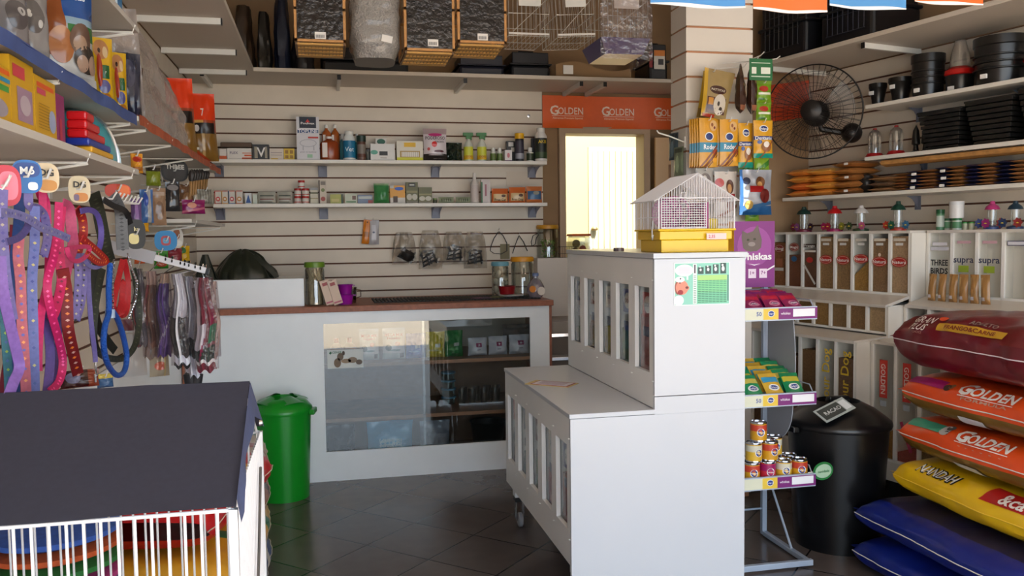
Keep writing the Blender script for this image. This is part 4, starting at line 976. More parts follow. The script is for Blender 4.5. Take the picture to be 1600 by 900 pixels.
def pot(label, px0, px1, pt, pb, t, z, n=1, flare=.78, tagz=.12):
    c, r, h = wcyl(px0, px1, pt, pb, t)
    o = thing('flower_pot', label, 'flower pot', (c.x, c.y, z), RZ)
    m = BLACKP
    MB().lathe([(0, .0), (r * flare, 0), (r * (flare + .06), h * .3), (r * .95, h * .8), (r, h * .82), (r, h), (r * .93, h), (r * .9, h * .8), (r * flare * .9, .01), (0, .01)], m, 28).build('body', parent=o, smooth=True)
    k = 3 if n > 1 else 0
    if k:
        mb = MB()
        for i in range(k): mb.lathe([(r * .96, h * (.30 + .14 * i)), (r * 1.0, h * (.31 + .14 * i)), (r * 1.0, h * (.335 + .14 * i)), (r * .96, h * (.345 + .14 * i))], m, 28)
        mb.build('nested_rims', parent=o, smooth=True)
    MB().box(-.02, .012, -r * .98 - .002, -r * .90, h * tagz, h * tagz + .022, TAG).build('price_tag', parent=o)
    return o
pot('smallest black flower pot on a saucer, nearest the wall fan', 1358, 1385, 127, 163, .14, ZR1, flare=.62, tagz=.5)
pot('small black flower pot with two price stickers beside the smallest pot', 1389, 1425, 118, 157, .14, ZR1, flare=.65, tagz=.55)
pot('tall stack of nested black pots left of the red and black feeder', 1425, 1474, 82, 149, .14, ZR1, n=3, flare=.86)
pot('widest stack of nested black pots at the right edge of the picture', 1524, 1601, 57, 131, .14, ZR1, n=3, flare=.84)
def feeder_drum(label, px0, px1, pt, pm, pb, t, z):
    c, r, h = wcyl(px0, px1, pt, pb, t); hm = h * (pb - pm) / (pb - pt)
    o = thing('poultry_feeder', label, 'feeder', (c.x, c.y, z), RZ)
    MB().lathe([(0, 0), (r * .85, 0), (r * .95, hm * .75), (r, hm * .8), (0, hm * .8)], BLACKP, 26).build('base', parent=o, smooth=True)
    MB().lathe([(r * .96, hm * .8), (r * 1.05, hm * .86), (r * 1.0, hm * 1.05), (r * .7, hm * 1.2), (0, hm * 1.2)], C(180, 18, 14, .25), 26).build('red_rim', parent=o, smooth=True)
    MB().lathe([(r * .72, hm * 1.2), (r * .6, h * .75), (r * .35, h), (0, h)], CLEAR(210, 204, 196, .15, .15, milk=.25), 26).build('clear_cone', parent=o, smooth=True)
    MB().box(-.02, .015, -r * .95, -r * .85, .01, .03, TAG).build('price_tag', parent=o)
feeder_drum('black drum with red rim and clear cone between two stacks of pots', 1478, 1521, 60, 108, 141, .14, ZR1)
feeder_drum('black drum with red rim at the picture edge, right of the widest pots', 1603, 1650, 50, 92, 126, .14, ZR1)
def wfeeder(label, px0, px1, pt, pb, t):
    c, r, h = wcyl(px0, px1, pt, pb, t); o = thing('bird_feeder', label, 'bird feeder', (c.x, c.y, ZR2), RZ)
    MB().lathe([(0, 0), (r, 0), (r, .012), (r * .8, .03), (0, .03)], C(170, 20, 24, .3), 22).build('red_base', parent=o, smooth=True)
    MB().lathe([(r * .72, .03), (r * .72, h * .72), (r * .6, h * .86), (r * .25, h * .95), (0, h * .96)], CLEAR(214, 210, 204, .2, .06, milk=.12), 22).build('clear_dome', parent=o, smooth=True)
    MB().lathe([(0, h * .95), (r * .25, h * .95), (r * .2, h), (0, h)], C(150, 30, 34, .4), 12).build('top_knob', parent=o, smooth=True)
    MB().tube([(0, 0, .03), (0, 0, h * .82)], r * .13, C(220, 216, 210, .4), 10).build('inner_tube', parent=o, smooth=True)
wfeeder('clear dome bird feeder with red base, nearer the fan', 1353, 1380, 196, 243, .13)
wfeeder('clear dome bird feeder with red base, nearer the black plastic tools', 1386, 1414, 192, 240, .13)
for i, (px, s) in enumerate(((1431, 'beside the clear bird feeder'), (1446, 'against the black trays'))):
    c, r, h = wcyl(px - 5, px + 5, 187, 233, .12); mb = MB()
    mb.lathe([(0, 0), (r * 2, 0), (r * 2, .01), (r * .9, .02), (r * .7, h * .3), (r * 1.3, h * .34), (r * 1.2, h * .5), (r * .9, h * .8), (0, h)], BLACKP, 12); tag(mb.build('garden_tool', loc=(c.x, c.y, ZR2), smooth=True), 'narrow black pointed plastic tool standing ' + s, 'tool')
s0, _ = at_wall(1455, 200, .14); s1, _ = at_wall(1602, 200, .14)
for k in range(3):
    a = s0 - .285 * k; L = .235; w = .20; mb = MB(); hh = .21 + .02 * k
    n = 9
    for j in range(n):
        zz = hh * j / n; e = .004 * j
        mb.box(-L / 2 + .02 - e, L / 2 - .02 + e, -w / 2 + .02 - e, w / 2 - .02 + e, zz, zz + hh / n * .8, BLACKP)
    mb.box(-L / 2 - .02, L / 2 + .02, -w / 2 - .01, w / 2 + .01, hh - .012, hh, BLACKP)
    o = mb.build('planter_tray', loc=tuple(wl(a - .13, .14, ZR2)), rot=(0, 0, RZ), bevel=.003)
    tag(o, 'tall stack of nested black planter trays, ' + ['nearest the pointed tools', 'middle stack', 'at the picture edge'][k], 'tray')
    if k == 0:
        pass
# ---- lowest shelf of snack packs
def flatpack(mb, s, t, z, L, w, h, col, seed=0, rough=.3):
    """pillow pack lying flat, long side L along t (into room)"""
    m = C(*col, rough)
    for sg in (1, -1):
        mb.grid(10, 9, lambda u, v: tuple(Vector((w * (u - .5), -L * (v - .5), h / 2 + sg * h / 2 * (1 - abs(2 * u - 1) ** 6) * (1 - abs(2 * v - 1) ** 6) + .002 * noise.noise(Vector((u * 5, v * 5, seed)))))), m, flip=sg < 0)
    mb.box(-w / 2 + .004, w / 2 - .004, -L / 2 - .006, -L / 2 + .004, h * .45, h * .55, m)
    return mb
def stack(px0, px1, pt, t, z, n, cols, L, lab, grp, tagc=None, jit=.006, name='snack_pack'):
    s0, _ = at_wall(px0, 290, t + L / 2); s1, _ = at_wall(px1, 290, t + L / 2); w = abs(s0 - s1); sm = (s0 + s1) / 2
    _, zt = at_wall((px0 + px1) / 2, pt, t + L / 2); h = (zt - z) / n
    words = ['bottom', 'second lowest', 'third lowest', 'fourth lowest', 'fifth lowest', 'sixth lowest', 'seventh lowest', 'eighth lowest']
    for k in range(n):
        wd = 'top' if k == n - 1 else words[k]
        mb = flatpack(MB(), 0, 0, 0, L, w * .97, h * .98, tuple(min(240, int(q * 1.3 + 12)) for q in cols[k % len(cols)]), seed=k + px0)
        if tagc and k % 2 == 0: mb.box(w * .1, w * .1 + .03, -L / 2 - .008, -L / 2 - .006, h * .3, h * .3 + .014, TAG)
        p = wl(sm + random.uniform(-jit, jit), t + random.uniform(-jit, jit), z + h * k)
        o = mb.build(name, loc=p, rot=(0, 0, RZ + random.uniform(-.04, .04)), smooth=True)
        tag(o, '%s, %s of its stack' % (lab, wd), 'snack pack', grp)
stack(1228, 1258, 264, .13, ZR3, 4, [(206, 110, 44), (190, 92, 40), (214, 124, 50)], .24, 'orange snack bag at far end of lowest right shelf', 'far orange snack bags')
stack(1259, 1298, 262, .13, ZR3, 4, [(196, 112, 42), (210, 130, 56)], .25, 'orange snack bag beside the brown snack packs', 'near orange snack bags')
stack(1299, 1334, 251, .13, ZR3, 5, [(120, 76, 36), (140, 92, 46)], .24, 'brown clear snack pack beside the orange bags', 'brown snack packs', tagc=1)
c, r, h = wcyl(1338, 1370, 255, 298, .13)
tag(MB().lathe([(r * .78 * math.sin(k * PI / 12) * (1 + .1 * math.sin(k * 3)), r - r * math.cos(k * PI / 12)) for k in range(13)], C(40, 36, 34, .35), 22).build('wire_ball', loc=(c.x, c.y, ZR3), smooth=True), 'dark round bundle on the lowest right shelf', 'bundle')
stack(1356, 1392, 275, .15, ZR3, 3, [(116, 82, 50), (80, 60, 44)], .22, 'flat brown pack just past the dark round bundle', 'packs past the bundle')
for (a, b, tp, col, lab, grp, tg) in ((1393, 1414, 270, (128, 84, 44), 'brown wafer pack left of the first navy stack', 'wafers left of first navy stack', 0), (1415, 1431, 266, (20, 24, 56), 'navy snack pack in the first navy stack', 'first navy stack', 1), (1432, 1459, 264, (126, 84, 48), 'brown wafer pack between first and second navy stacks', 'wafers after first navy stack', 0), (1460, 1477, 260, (20, 22, 50), 'navy snack pack in the second navy stack', 'second navy stack', 1), (1478, 1504, 258, (132, 90, 50), 'brown wafer pack between second and third navy stacks', 'wafers after second navy stack', 0), (1505, 1524, 256, (20, 22, 54), 'navy snack pack in the third navy stack', 'third navy stack', 0), (1525, 1551, 254, (130, 88, 50), 'brown wafer pack between third and fourth navy stacks', 'wafers after third navy stack', 0), (1552, 1575, 250, (18, 20, 50), 'navy snack pack with red edge in the fourth stack', 'fourth navy stack', 0), (1576, 1604, 248, (134, 92, 54), 'brown wafer pack at the picture edge on lowest shelf', 'wafers at the picture edge', 0)):
    stack(a, b, tp, .13, ZR3, 6, [col, tuple(int(v * .85) for v in col)], .22, lab, grp, tagc=tg, jit=.003)
# long perches lying on top of the packs
sA, zA = at_wall(1370, 268, .2); sB, _ = at_wall(1604, 250, .2)
for k in range(5):
    mb = MB(); p0 = wl(sA - .02 * k, .125 + .031 * k, 1.9); p1 = wl(-1.95, .125 + .031 * k, 1.9)
    za = 1.894
    mb.tube([(p0.x, p0.y, za), (p1.x, p1.y, za)], .0145, C(186, 134, 74, .6, noise_=.25, scale=30), 8)
    tag(mb.build('wooden_pole', smooth=True), ['long pale wooden pole lying on the snack packs, against the wall', 'second long wooden pole out from the wall on the snack packs', 'middle long wooden pole on the snack packs', 'fourth long wooden pole out from the wall on the snack packs', 'long wooden pole on the snack packs, outermost at the shelf edge'][k], 'pole', 'poles lying on the snack packs')

# ================================================================ BULK BIN CABINETS ON THE RIGHT
KB = [(138, 84, 48), (110, 58, 34), (104, 62, 40), (150, 112, 70), (146, 110, 70), (158, 116, 52), (140, 104, 70), (176, 142, 108)]
def bank(t, s0, s1, n, tf, depth, z0, z1, cols, kind, fills, sgn=None):
    """one row of open-front bins from s0 (far) to s1 (near)"""
    mb = MB(); w = (s0 - s1) / n; W0 = C(236, 232, 226, .5)
    for k in range(n + 1): 
        s = s0 - w * k; wbox(mb, min(s + .009, s0), max(s - .009, s1), tf - depth, tf, z0, z1, W0)
    wbox(mb, s0, s1, tf - depth - .01, tf - depth, z0, z1, W0)
    wbox(mb, s0, s1, tf - depth, tf, z0, z0 + .012, W0)
    mb.build('bin_case', parent=t)
    cp = MB(); q = tf - .009; cp.poly([wl(s0 - .005, q, z0 + .01), wl(s1 + .005, q, z0 + .01), wl(s1 + .005, q, z1 - .004), wl(s0 - .005, q, z1 - .004)], CLEAR(244, 244, 240, .04, .1, edge=.15)); cp.build('clear_front', parent=t)
    for k in range(n):
        a, b = s0 - w * k - .010, s0 - w * (k + 1) + .010; f = fills[k % len(fills)]; c = cols[k % len(cols)]
        if f > 0:
            kb = MB(); m = C(*[min(235, int(q * 1.0 + 18)) for q in c], .85, noise_=.3, scale=110); sl = .35 if f < .6 else 0
            top = lambda u: z0 + .013 + (z1 - z0 - .02) * min(1, f * (1 + sl * (1 - 2 * u) * -1))
            kb.grid(10, 1, lambda u, v: tuple(wl(a + (b - a) * u, tf - .0135, z0 + .013 + (top(u) - z0 - .013) * v)), m, flip=True)
            kb.grid(10, 6, lambda u, v: tuple(wl(a + (b - a) * u, tf - .0135 - (depth - .03) * v, top(u) + .008 * noise.noise(Vector((u * 6, v * 6, k))))), m, flip=True)
            kb.build('kibble', parent=t, kind='stuff')
def sticker(t, s, z, tf, w, h, col, shape='e', text=None, tcol=(240, 236, 230), th=.02, rot=0, extra=None, bold=.012):
    mb = MB(); q = tf + .0015
    ca, sa = math.cos(rot), math.sin(rot)
    def P(x, y, e=0): return tuple(wl(s - (x * ca - y * sa), q + e, z + x * sa + y * ca))
    if shape == 'e':
        mb.poly([P(w / 2 * math.cos(i * PI / 12), h / 2 * math.sin(i * PI / 12)) for i in range(24)], C(*col, .45))
        if extra: mb.poly([P(w * .44 * math.cos(i * PI / 12), h * .42 * math.sin(i * PI / 12), .0005) for i in range(24)], C(*extra, .45)); mb.poly([P(w * .40 * math.cos(i * PI / 12), h * .37 * math.sin(i * PI / 12), .0008) for i in range(24)], C(*col, .45))
    elif shape == 'r': mb.poly([P(-w / 2, -h / 2), P(w / 2, -h / 2), P(w / 2, h / 2), P(-w / 2, h / 2)], C(*col, .45))
    if text: mb.text(text, th, C(*tcol, .5), lambda a, b: P(a, b, .0014), width=w * .88 if abs(rot) < .1 else max(w, h) * .9 if shape != 'n' else None, bold=bold)
    return mb.build('sticker', parent=t)
t1 = thing('bulk_bin_cabinet', 'stepped white cabinet of kibble bins against the right wall, nearest the back', 'cabinet')
U0, U1 = .225, -.84
bank(t1, U0, U1, 8, .33, .24, 1.147, 1.49, KB, 0, [.86, .62, .72, .97, .93, .42, .93, .97])
bank(t1, U0, U1, 8, .50, .30, .945, 1.10, [(120, 84, 40), (124, 90, 44), (128, 92, 44), (120, 84, 42), (150, 112, 60), (128, 96, 56), (134, 98, 60), (170, 140, 104)], 0, [.97])
bank(t1, U0, U1, 8, .73, .42, .30, .918, [(110, 74, 44), (100, 66, 40), (104, 70, 42), (110, 74, 40), (96, 62, 38), (106, 72, 40), (120, 90, 60), (96, 64, 40)], 0, [.8, .9, .7, .6, .8, .88, .12, .85])
L0 = C(206, 198, 188, .35)
def shelfpoly(t, s0, s1, ta, za, tb, zb, nm='lid'):
    mb = MB(); P = [wl(s0, ta, za), wl(s1, ta, za), wl(s1, tb, zb), wl(s0, tb, zb)]
    Q = [p - Vector((0, 0, .016)) for p in P]
    mb.v += [tuple(p) for p in P + Q]; k = mb._m(L0)
    for f in ((0, 3, 2, 1), (4, 5, 6, 7), (0, 1, 5, 4), (1, 2, 6, 5), (2, 3, 7, 6), (3, 0, 4, 7)): mb.f.append(f); mb.mi.append(k)
    mb.build(nm, parent=t)
def unit_trim(t, s0, s1, a, b, c, ext=.004):
    mb = MB(); wbox(mb, s0 + ext, s1 - ext, .002, a + .006, 1.49, 1.505, L0); mb.build('top_board', parent=t)
    sm = (s0 + s1) * .5
    for q0, q1 in ((s0, sm + .001), (sm - .001, s1)):
        shelfpoly(t, q0, q1, a - .0, 1.147, b + .008, 1.105)
    shelfpoly(t, s0, s1, b - .05, .938, c + .008, .925)
    for tt in ((s1, s1 - .012), (s0 + .012, s0)):
        mb = MB()
        wbox(mb, tt[0], tt[1], .002, a, 1.09, 1.49, WHITE2); wbox(mb, tt[0], tt[1], .002, b, .90, 1.095, WHITE2); wbox(mb, tt[0], tt[1], .002, c, .2, .918, WHITE2)
        mb.build('side_panel', parent=t)
    mb = MB(); wbox(mb, s0, s1, c - .03, c - .002, .2, .302, WHITE2); mb.build('kick_board', parent=t)
    for s in (s0 - .05, s1 + .05):
        for q in (.1, c - .12): wbox(MB(), s, s - .04, q, q + .04, 0, .2, BLACK).build('foot', parent=t)
unit_trim(t1, U0, U1, .33, .50, .73)
wv = (U0 - U1) / 8
sc = lambda k: U0 - wv * (k + .5)
sticker(t1, sc(0), 1.40, .33, .09, .055, (130, 40, 36), 'e', 'dog', th=.018, extra=(200, 170, 150)); sticker(t1, sc(0), 1.31, .33, .06, .05, (150, 90, 60), 'r'); sticker(t1, sc(0), 1.265, .33, .08, .02, (200, 196, 190), 'r')
sticker(t1, sc(1), 1.41, .33, .085, .055, (130, 40, 36), 'e', 'Magic', th=.016, extra=(200, 170, 150)); sticker(t1, sc(1), 1.335, .33, .05, .035, (40, 90, 130), 'e')
sticker(t1, sc(2), 1.42, .33, .1, .02, (60, 30, 20), 'r', 'Frango', th=.016); sticker(t1, sc(2), 1.385, .33, .1, .012, (210, 204, 196), 'r'); sticker(t1, sc(2), 1.33, .33, .055, .035, (180, 40, 34), 'e'); sticker(t1, sc(2), 1.24, .33, .15, .014, (206, 200, 192), 'r', rot=-.9)
for k in (3, 4, 5, 6, 7):
    sticker(t1, sc(k), 1.335 + (.01 if k == 5 else -.004 if k > 5 else 0), .33, .105, .055, (176, 34, 30), 'e', 'Natura', th=.018, extra=(214, 160, 140))
    sticker(t1, sc(k), 1.455, .33, .08, .016, (206, 196, 180), 'r'); sticker(t1, sc(k), 1.43, .33, .05, .014, (214, 210, 204), 'r')
sticker(t1, sc(6), 1.37, .33, .02, .02, (220, 200, 180), 'e')
sticker(t1, sc(4), .72, .73, .05, .26, (50, 60, 110), 'n', 'Faro', (60, 80, 150), th=.05, rot=PI / 2)
sticker(t1, sc(6), .73, .73, .05, .26, (0, 0, 0), 'n', 'our Dog', (206, 170, 40), th=.055, rot=PI / 2)
sticker(t1, sc(7), .73, .73, .05, .26, (0, 0, 0), 'n', 'our Dog', (206, 170, 40), th=.055, rot=PI / 2)
sticker(t1, sc(1), .75, .73, .05, .2, (170, 40, 36), 'r'); sticker(t1, sc(3), .75, .73, .04, .2, (150, 40, 40), 'r')
t2 = thing('bulk_bin_cabinet', 'stepped white cabinet of bins behind the sack pile, set back from its neighbour', 'cabinet')
V0, V1 = -.868, -2.6
bank(t2, V0, V1, 12, .22, .07, 1.147, 1.49, [(180, 150, 110), (190, 160, 116)], 0, [.0])
bank(t2, V0, V1, 12, .39, .14, .945, 1.10, [(120, 84, 40)], 0, [.5])
bank(t2, V0, V1, 12, .63, .14, .30, .918, [(150, 100, 40), (150, 60, 50), (120, 90, 50)], 0, [.2, .12, .3])
unit_trim(t2, V0, V1, .22, .39, .63)
wv2 = (V0 - V1) / 12; sd = lambda k: V0 - wv2 * (k + .5)
sticker(t2, sd(0), 1.43, .22, .09, .018, (206, 204, 210), 'r'); sticker(t2, sd(0), 1.405, .22, .11, .02, (190, 188, 196), 'r')
sticker(t2, sd(0), 1.33, .22, .12, .03, (0, 0, 0), 'n', 'THREE', (30, 26, 26), th=.030, bold=.03); sticker(t2, sd(0), 1.285, .22, .12, .03, (0, 0, 0), 'n', 'BIRDS', (30, 26, 26), th=.030, bold=.03)
for k in (1, 2):
    sticker(t2, sd(k), 1.35, .22, .13, .03, (0, 0, 0), 'n', 'supra', (34, 44, 80), th=.034, bold=.012); sticker(t2, sd(k), 1.30, .22, .06, .035, (150, 170, 50), 'r'); sticker(t2, sd(k), 1.44, .22, .08, .014, (200, 160, 170), 'r')
sticker(t2, sd(3), 1.435, .22, .10, .024, (70, 70, 110), 'r'); sticker(t2, sd(3), 1.435, .222, .09, .016, (210, 208, 216), 'r'); sticker(t2, sd(4), 1.435, .22, .10, .024, (190, 186, 210), 'r')
for k in (0, 1):
    mbk = sticker(t2, sd(k) , .73, .63, .05, .20, (200, 50, 36), 'r'); sticker(t2, sd(k), .73, .631, .04, .17, (0, 0, 0), 'n', 'GOLDEN', (230, 214, 206), th=.028, rot=-PI / 2)
    sticker(t2, sd(k), .6, .63, .04, .03, (170, 180, 190), 'r')
sticker(t2, sd(0), .42, .63, .04, .14, (150, 100, 40), 'r', rot=.3); sticker(t2, sd(1), .45, .63, .02, .16, (180, 50, 90), 'r', rot=.4)
# seed packs standing on the ledge of the second cabinet
for i, (a, b, s) in enumerate(((1449, 1462, 'first from the cabinet corner'), (1465, 1478, 'second from the cabinet corner'), (1482, 1496, 'third from the cabinet corner'), (1498, 1513, 'fourth from the cabinet corner'), (1516, 1530, 'fifth from the cabinet corner'), (1533, 1548, 'last of the six'))):
    c, r, h = wcyl(a, b, 424, 466 + i * 0.9, .30)
    mb = pouch_mb(r * 2.1, h, .03, (170, 124, 72), [('r', .15, .12, .6, .24, (206, 196, 200)), ('r', .1, .3, .3, .9, (196, 160, 110))], wr=.3, seed=i)
    o = mb.build('seed_pack', loc=(c.x, c.y, 1.128), rot=(0, .06 - .02 * i, RZ), smooth=True); tag(o, 'tan seed pack under the THREE BIRDS and supra bins, ' + s, 'seed pack', 'seed packs on the ledge')
# things on top of the bin cabinets
def nectar(label, px, pt, pb, cap, fl, t=.18, base=None):
    c, r, h = wcyl(px - 8, px + 8, pt, pb, t); r = min(r, .034)
    o = thing('hummingbird_feeder', label, 'bird feeder', (c.x, c.y, ZTOP), RZ)
    MB().lathe([(0, 0), (r * 1.5, 0), (r * 1.5, .012), (r * .7, .02), (0, .02)], C(*(base or fl[0]), .35), 18).build('base', parent=o, smooth=True)
    MB().lathe([(r * .75, .02), (r * .8, h * .4), (r * .8, h * .72), (0, h * .72)], CLEAR(220, 216, 206, .2, .06, milk=.2), 18).build('glass_tube', parent=o, smooth=True)
    MB().lathe([(0, h * .70), (r * 1.4, h * .70), (r * 1.1, h * .82), (r * .5, h * .9), (r * .4, h), (0, h)], C(*cap, .4), 18).build('cap', parent=o, smooth=True)
    for i, cc in enumerate(fl):
        a = -PI / 2 + (i - (len(fl) - 1) / 2) * 1.5; q = r * 1.9
        mb = MB(); ce = Vector((q * math.cos(a) * 1.2, q * math.sin(a) * .7 - .012, .032)); R = .028
        for k in range(7):
            an = k * 2 * PI / 7; d = Vector((math.cos(an), -.15, math.sin(an))); d2 = Vector((-math.sin(an), 0, math.cos(an)))
            mb.poly([ce, ce + d * R * .6 + d2 * R * .36, ce + d * R, ce + d * R * .6 - d2 * R * .36], C(*cc, .5))
        mb.lathe([(0, 0), (R * .25, 0), (R * .2, .004), (0, .006)], C(220, 190, 60, .5), 8, c=(ce.x, ce.y - .006, ce.z - .003))
        mb.build('flower', parent=o)
nectar('hummingbird feeder with dark green cap, nearest the back wall', 1256, 324, 363, (20, 50, 44), [(130, 30, 60), (130, 70, 130), (60, 30, 50)])
nectar('hummingbird feeder with red cap and magenta flowers', 1304, 323, 363, (190, 20, 24), [(180, 30, 100), (170, 30, 60), (140, 140, 50)])
nectar('hummingbird feeder with white cap, one green and one pink flower', 1345, 322, 362, (206, 200, 196), [(60, 80, 50), (190, 90, 130)])
nectar('hummingbird feeder with dark green cap between orange and blue flowers', 1403, 316, 362, (20, 60, 46), [(190, 60, 40), (30, 90, 70), (60, 110, 150)])
nectar('hummingbird feeder with pink cap beside the white cans', 1550, 315, 359, (190, 60, 120), [(60, 80, 140), (150, 40, 110), (180, 60, 50)], t=.12)
nectar('hummingbird feeder with dark blue cap at the picture edge', 1586, 315, 359, (30, 54, 70), [(40, 60, 100), (150, 50, 50)], t=.12)
def wcan(label, px0, px1, pt, pb, zb, body, lid, band=None, name='can', cat='can', t=.14):
    c, r, h = wcyl(px0, px1, pt, pb, t)
    bottle(label, cat, c.x, c.y, zb, [(0, 0), (r, 0), (r, h * .8), (0, h * .8)], body, ([(0, h * .8), (r * 1.04, h * .8), (r * 1.04, h), (0, h)], lid), band and (h * .15, h * .7, r * 1.01, band), name=name, capname='lid')
    return h
wcan('tall green printed tube at the left of the cans', 1463, 1475, 327, 359, ZTOP, (90, 140, 100), (30, 90, 50), (190, 200, 190))
wcan('white and green can left of the white cylinder', 1476, 1486, 341, 359, ZTOP, (200, 204, 196), (40, 100, 60), (100, 150, 110), t=.12)
h1 = wcan('white and green can carrying the plain white cylinder', 1488, 1502, 341, 359, ZTOP, (200, 204, 196), (30, 100, 50), (80, 130, 90), t=.15)
wcan('plain white cylinder standing on a green-lidded can', 1484, 1505, 315, 341, ZTOP + h1 + .001, (216, 214, 212), (206, 206, 206), t=.15)
wcan('small pale can with green lid, left of a pair', 1504, 1512, 347, 359, ZTOP, (196, 196, 170), (60, 140, 60), t=.12)
wcan('small pale can with green lid, right of a pair', 1514, 1522, 347, 359, ZTOP, (190, 190, 160), (70, 150, 60), t=.12)

# ================================================================ WALL FAN
fc = Vector((2.93, 4.74, 2.235)); fd = (Vector((0, 0, 2.1)) - fc); fd.z *= .5; fd = (fd.normalized() + Vector((-.16, .05, 0))).normalized()
fx = Vector((0, 0, 1)).cross(fd).normalized(); fy = fd.cross(fx)
FM = Matrix((fx, fy, fd)).transposed().to_4x4(); FM.translation = (0, 0, 0)
t = thing('wall_fan', 'black caged wall fan mounted high near the back right corner', 'fan', fc)
BK = C(30, 26, 24, .4, .3)
def fp(r, a, d): return tuple(fx * (r * math.cos(a)) + fy * (r * math.sin(a)) + fd * d)
FR_ = .283
mb = MB()
for d, sg in ((.075, 1), (-.075, -1)):
    for k in range(48):
        a = 2 * PI * k / 48
        mb.tube([fp(.055, a, d + .0 * sg), fp(.13, a + .05 * sg, d * 1.0), fp(.22, a + .10 * sg, d * .75), fp(FR_, a + .12 * sg, 0)], .0013, BK, 4)
    for rr, dd in ((.10, d), (.165, d * .92), (.235, d * .62)): mb.tube([fp(rr, 2 * PI * k / 40, dd) for k in range(40)], .0014, BK, 4, closed=True)
mb.tube([fp(FR_, 2 * PI * k / 56, 0) for k in range(56)], .0045, BK, 6, closed=True)
mb.build('grille', parent=t, smooth=True)
mb = MB(); mb.lathe([(0, .07), (.035, .07), (.06, .078), (.062, .086), (.05, .095), (0, .10)], BK, 24); mb.v = [tuple(FM @ Vector(v)) for v in mb.v]; mb.build('hub_cap', parent=t, smooth=True)
for k in range(3):
    mb = MB(); a0 = k * 2 * PI / 3
    mb.grid(8, 6, lambda u, v: fp(.05 + .19 * u, a0 + (v - .5) * (.9 + .25 * math.sin(u * PI)) + .35 * u, .028 * (v - .5) * 2), CLEAR(205, 200, 196, .05, .4)); mb.build('blade', parent=t, smooth=True)
mb = MB(); mb.lathe([(0, -.20), (.05, -.20), (.075, -.17), (.08, -.10), (.06, -.08), (.03, -.07), (.03, .04), (0, .04)], BK, 20); mb.v = [tuple(FM @ Vector(v)) for v in mb.v]; mb.build('motor', parent=t, smooth=True)
mp = Vector((3.265, 4.80, 2.11)) - fc
mb = MB(); mb.tube([fd * -.16, fd * -.16 + Vector((.03, .0, -.09)), mp + Vector((-.06, -.02, 0)), mp], .02, BK, 8); mb.build('arm', parent=t, smooth=True)
mb = MB(); mb.lathe([(.062 * math.sin(k * PI / 10), -.062 * math.cos(k * PI / 10)) for k in range(11)], BK, 18, c=tuple(mp + Vector((-.07, -.06, 0)))); mb.build('wall_mount', parent=t, smooth=True)
# orange sheet on the wall behind the fan
p0 = at(1203, 133, Y=5.21); p1 = at(1264, 192, Y=5.21)
mb = MB(); mb.grid(6, 6, lambda u, v: (p0.x + (p1.x - p0.x) * u, 5.214 - .004 * math.sin(u * 6), p1.z + (p0.z - p1.z) * v + .04 * u), C(204, 66, 16, .5))
tag(mb.build('orange_sheet', smooth=True), 'orange paper sheet on the wall behind the caged fan', 'sheet')

# dark pet carriers on the right high shelf and back high shelf
def carrier(label, loc, w, d, h, col, rz=0, slit=(60, 60, 64)):
    t = thing('pet_carrier', label, 'pet carrier', loc, rz)
    m = C(*col, .4)
    mb = MB(); mb.box(-w / 2, w / 2, -d / 2, d / 2, 0, h * .48, m); mb.build('lower_shell', parent=t, bevel=.02)
    mb = MB(); mb.box(-w / 2 + .01, w / 2 - .01, -d / 2 + .01, d / 2 - .01, h * .5, h * .96, m); mb.box(-w / 2 - .01, w / 2 + .01, -d / 2 - .01, d / 2 + .01, h * .46, h * .52, m)
    mb.build('upper_shell', parent=t, bevel=.02)
    mb = MB()
    for k in range(8):
        x = -w * .35 + w * .7 * k / 7; mb.tube([(x, -d / 2 - .006, h * .15), (x, -d / 2 - .006, h * .85)], .003, C(*slit, .4), 5)
    for zz in (.15, .4, .62, .85): mb.tube([(-w * .37, -d / 2 - .006, h * zz), (w * .37, -d / 2 - .006, h * zz)], .003, C(*slit, .4), 5)
    mb.build('wire_door', parent=t)
    MB().tube([(-.08, 0, h * .95), (-.07, 0, h * 1.04), (.07, 0, h * 1.04), (.08, 0, h * .95)], .012, m, 8).build('handle', parent=t, smooth=True)
    return t
q = wl(.0, .27, 0); carrier('large black pet carrier on the high shelf right of the pillar', (q.x, q.y, 2.574), .40, .40, .42, (18, 18, 22), RZ, (30, 30, 34))
q = wl(-.48, .25, 0); carrier('large black pet carrier further along the high right shelf', (q.x, q.y, 2.574), .38, .38, .40, (14, 15, 20), RZ, (34, 36, 50))

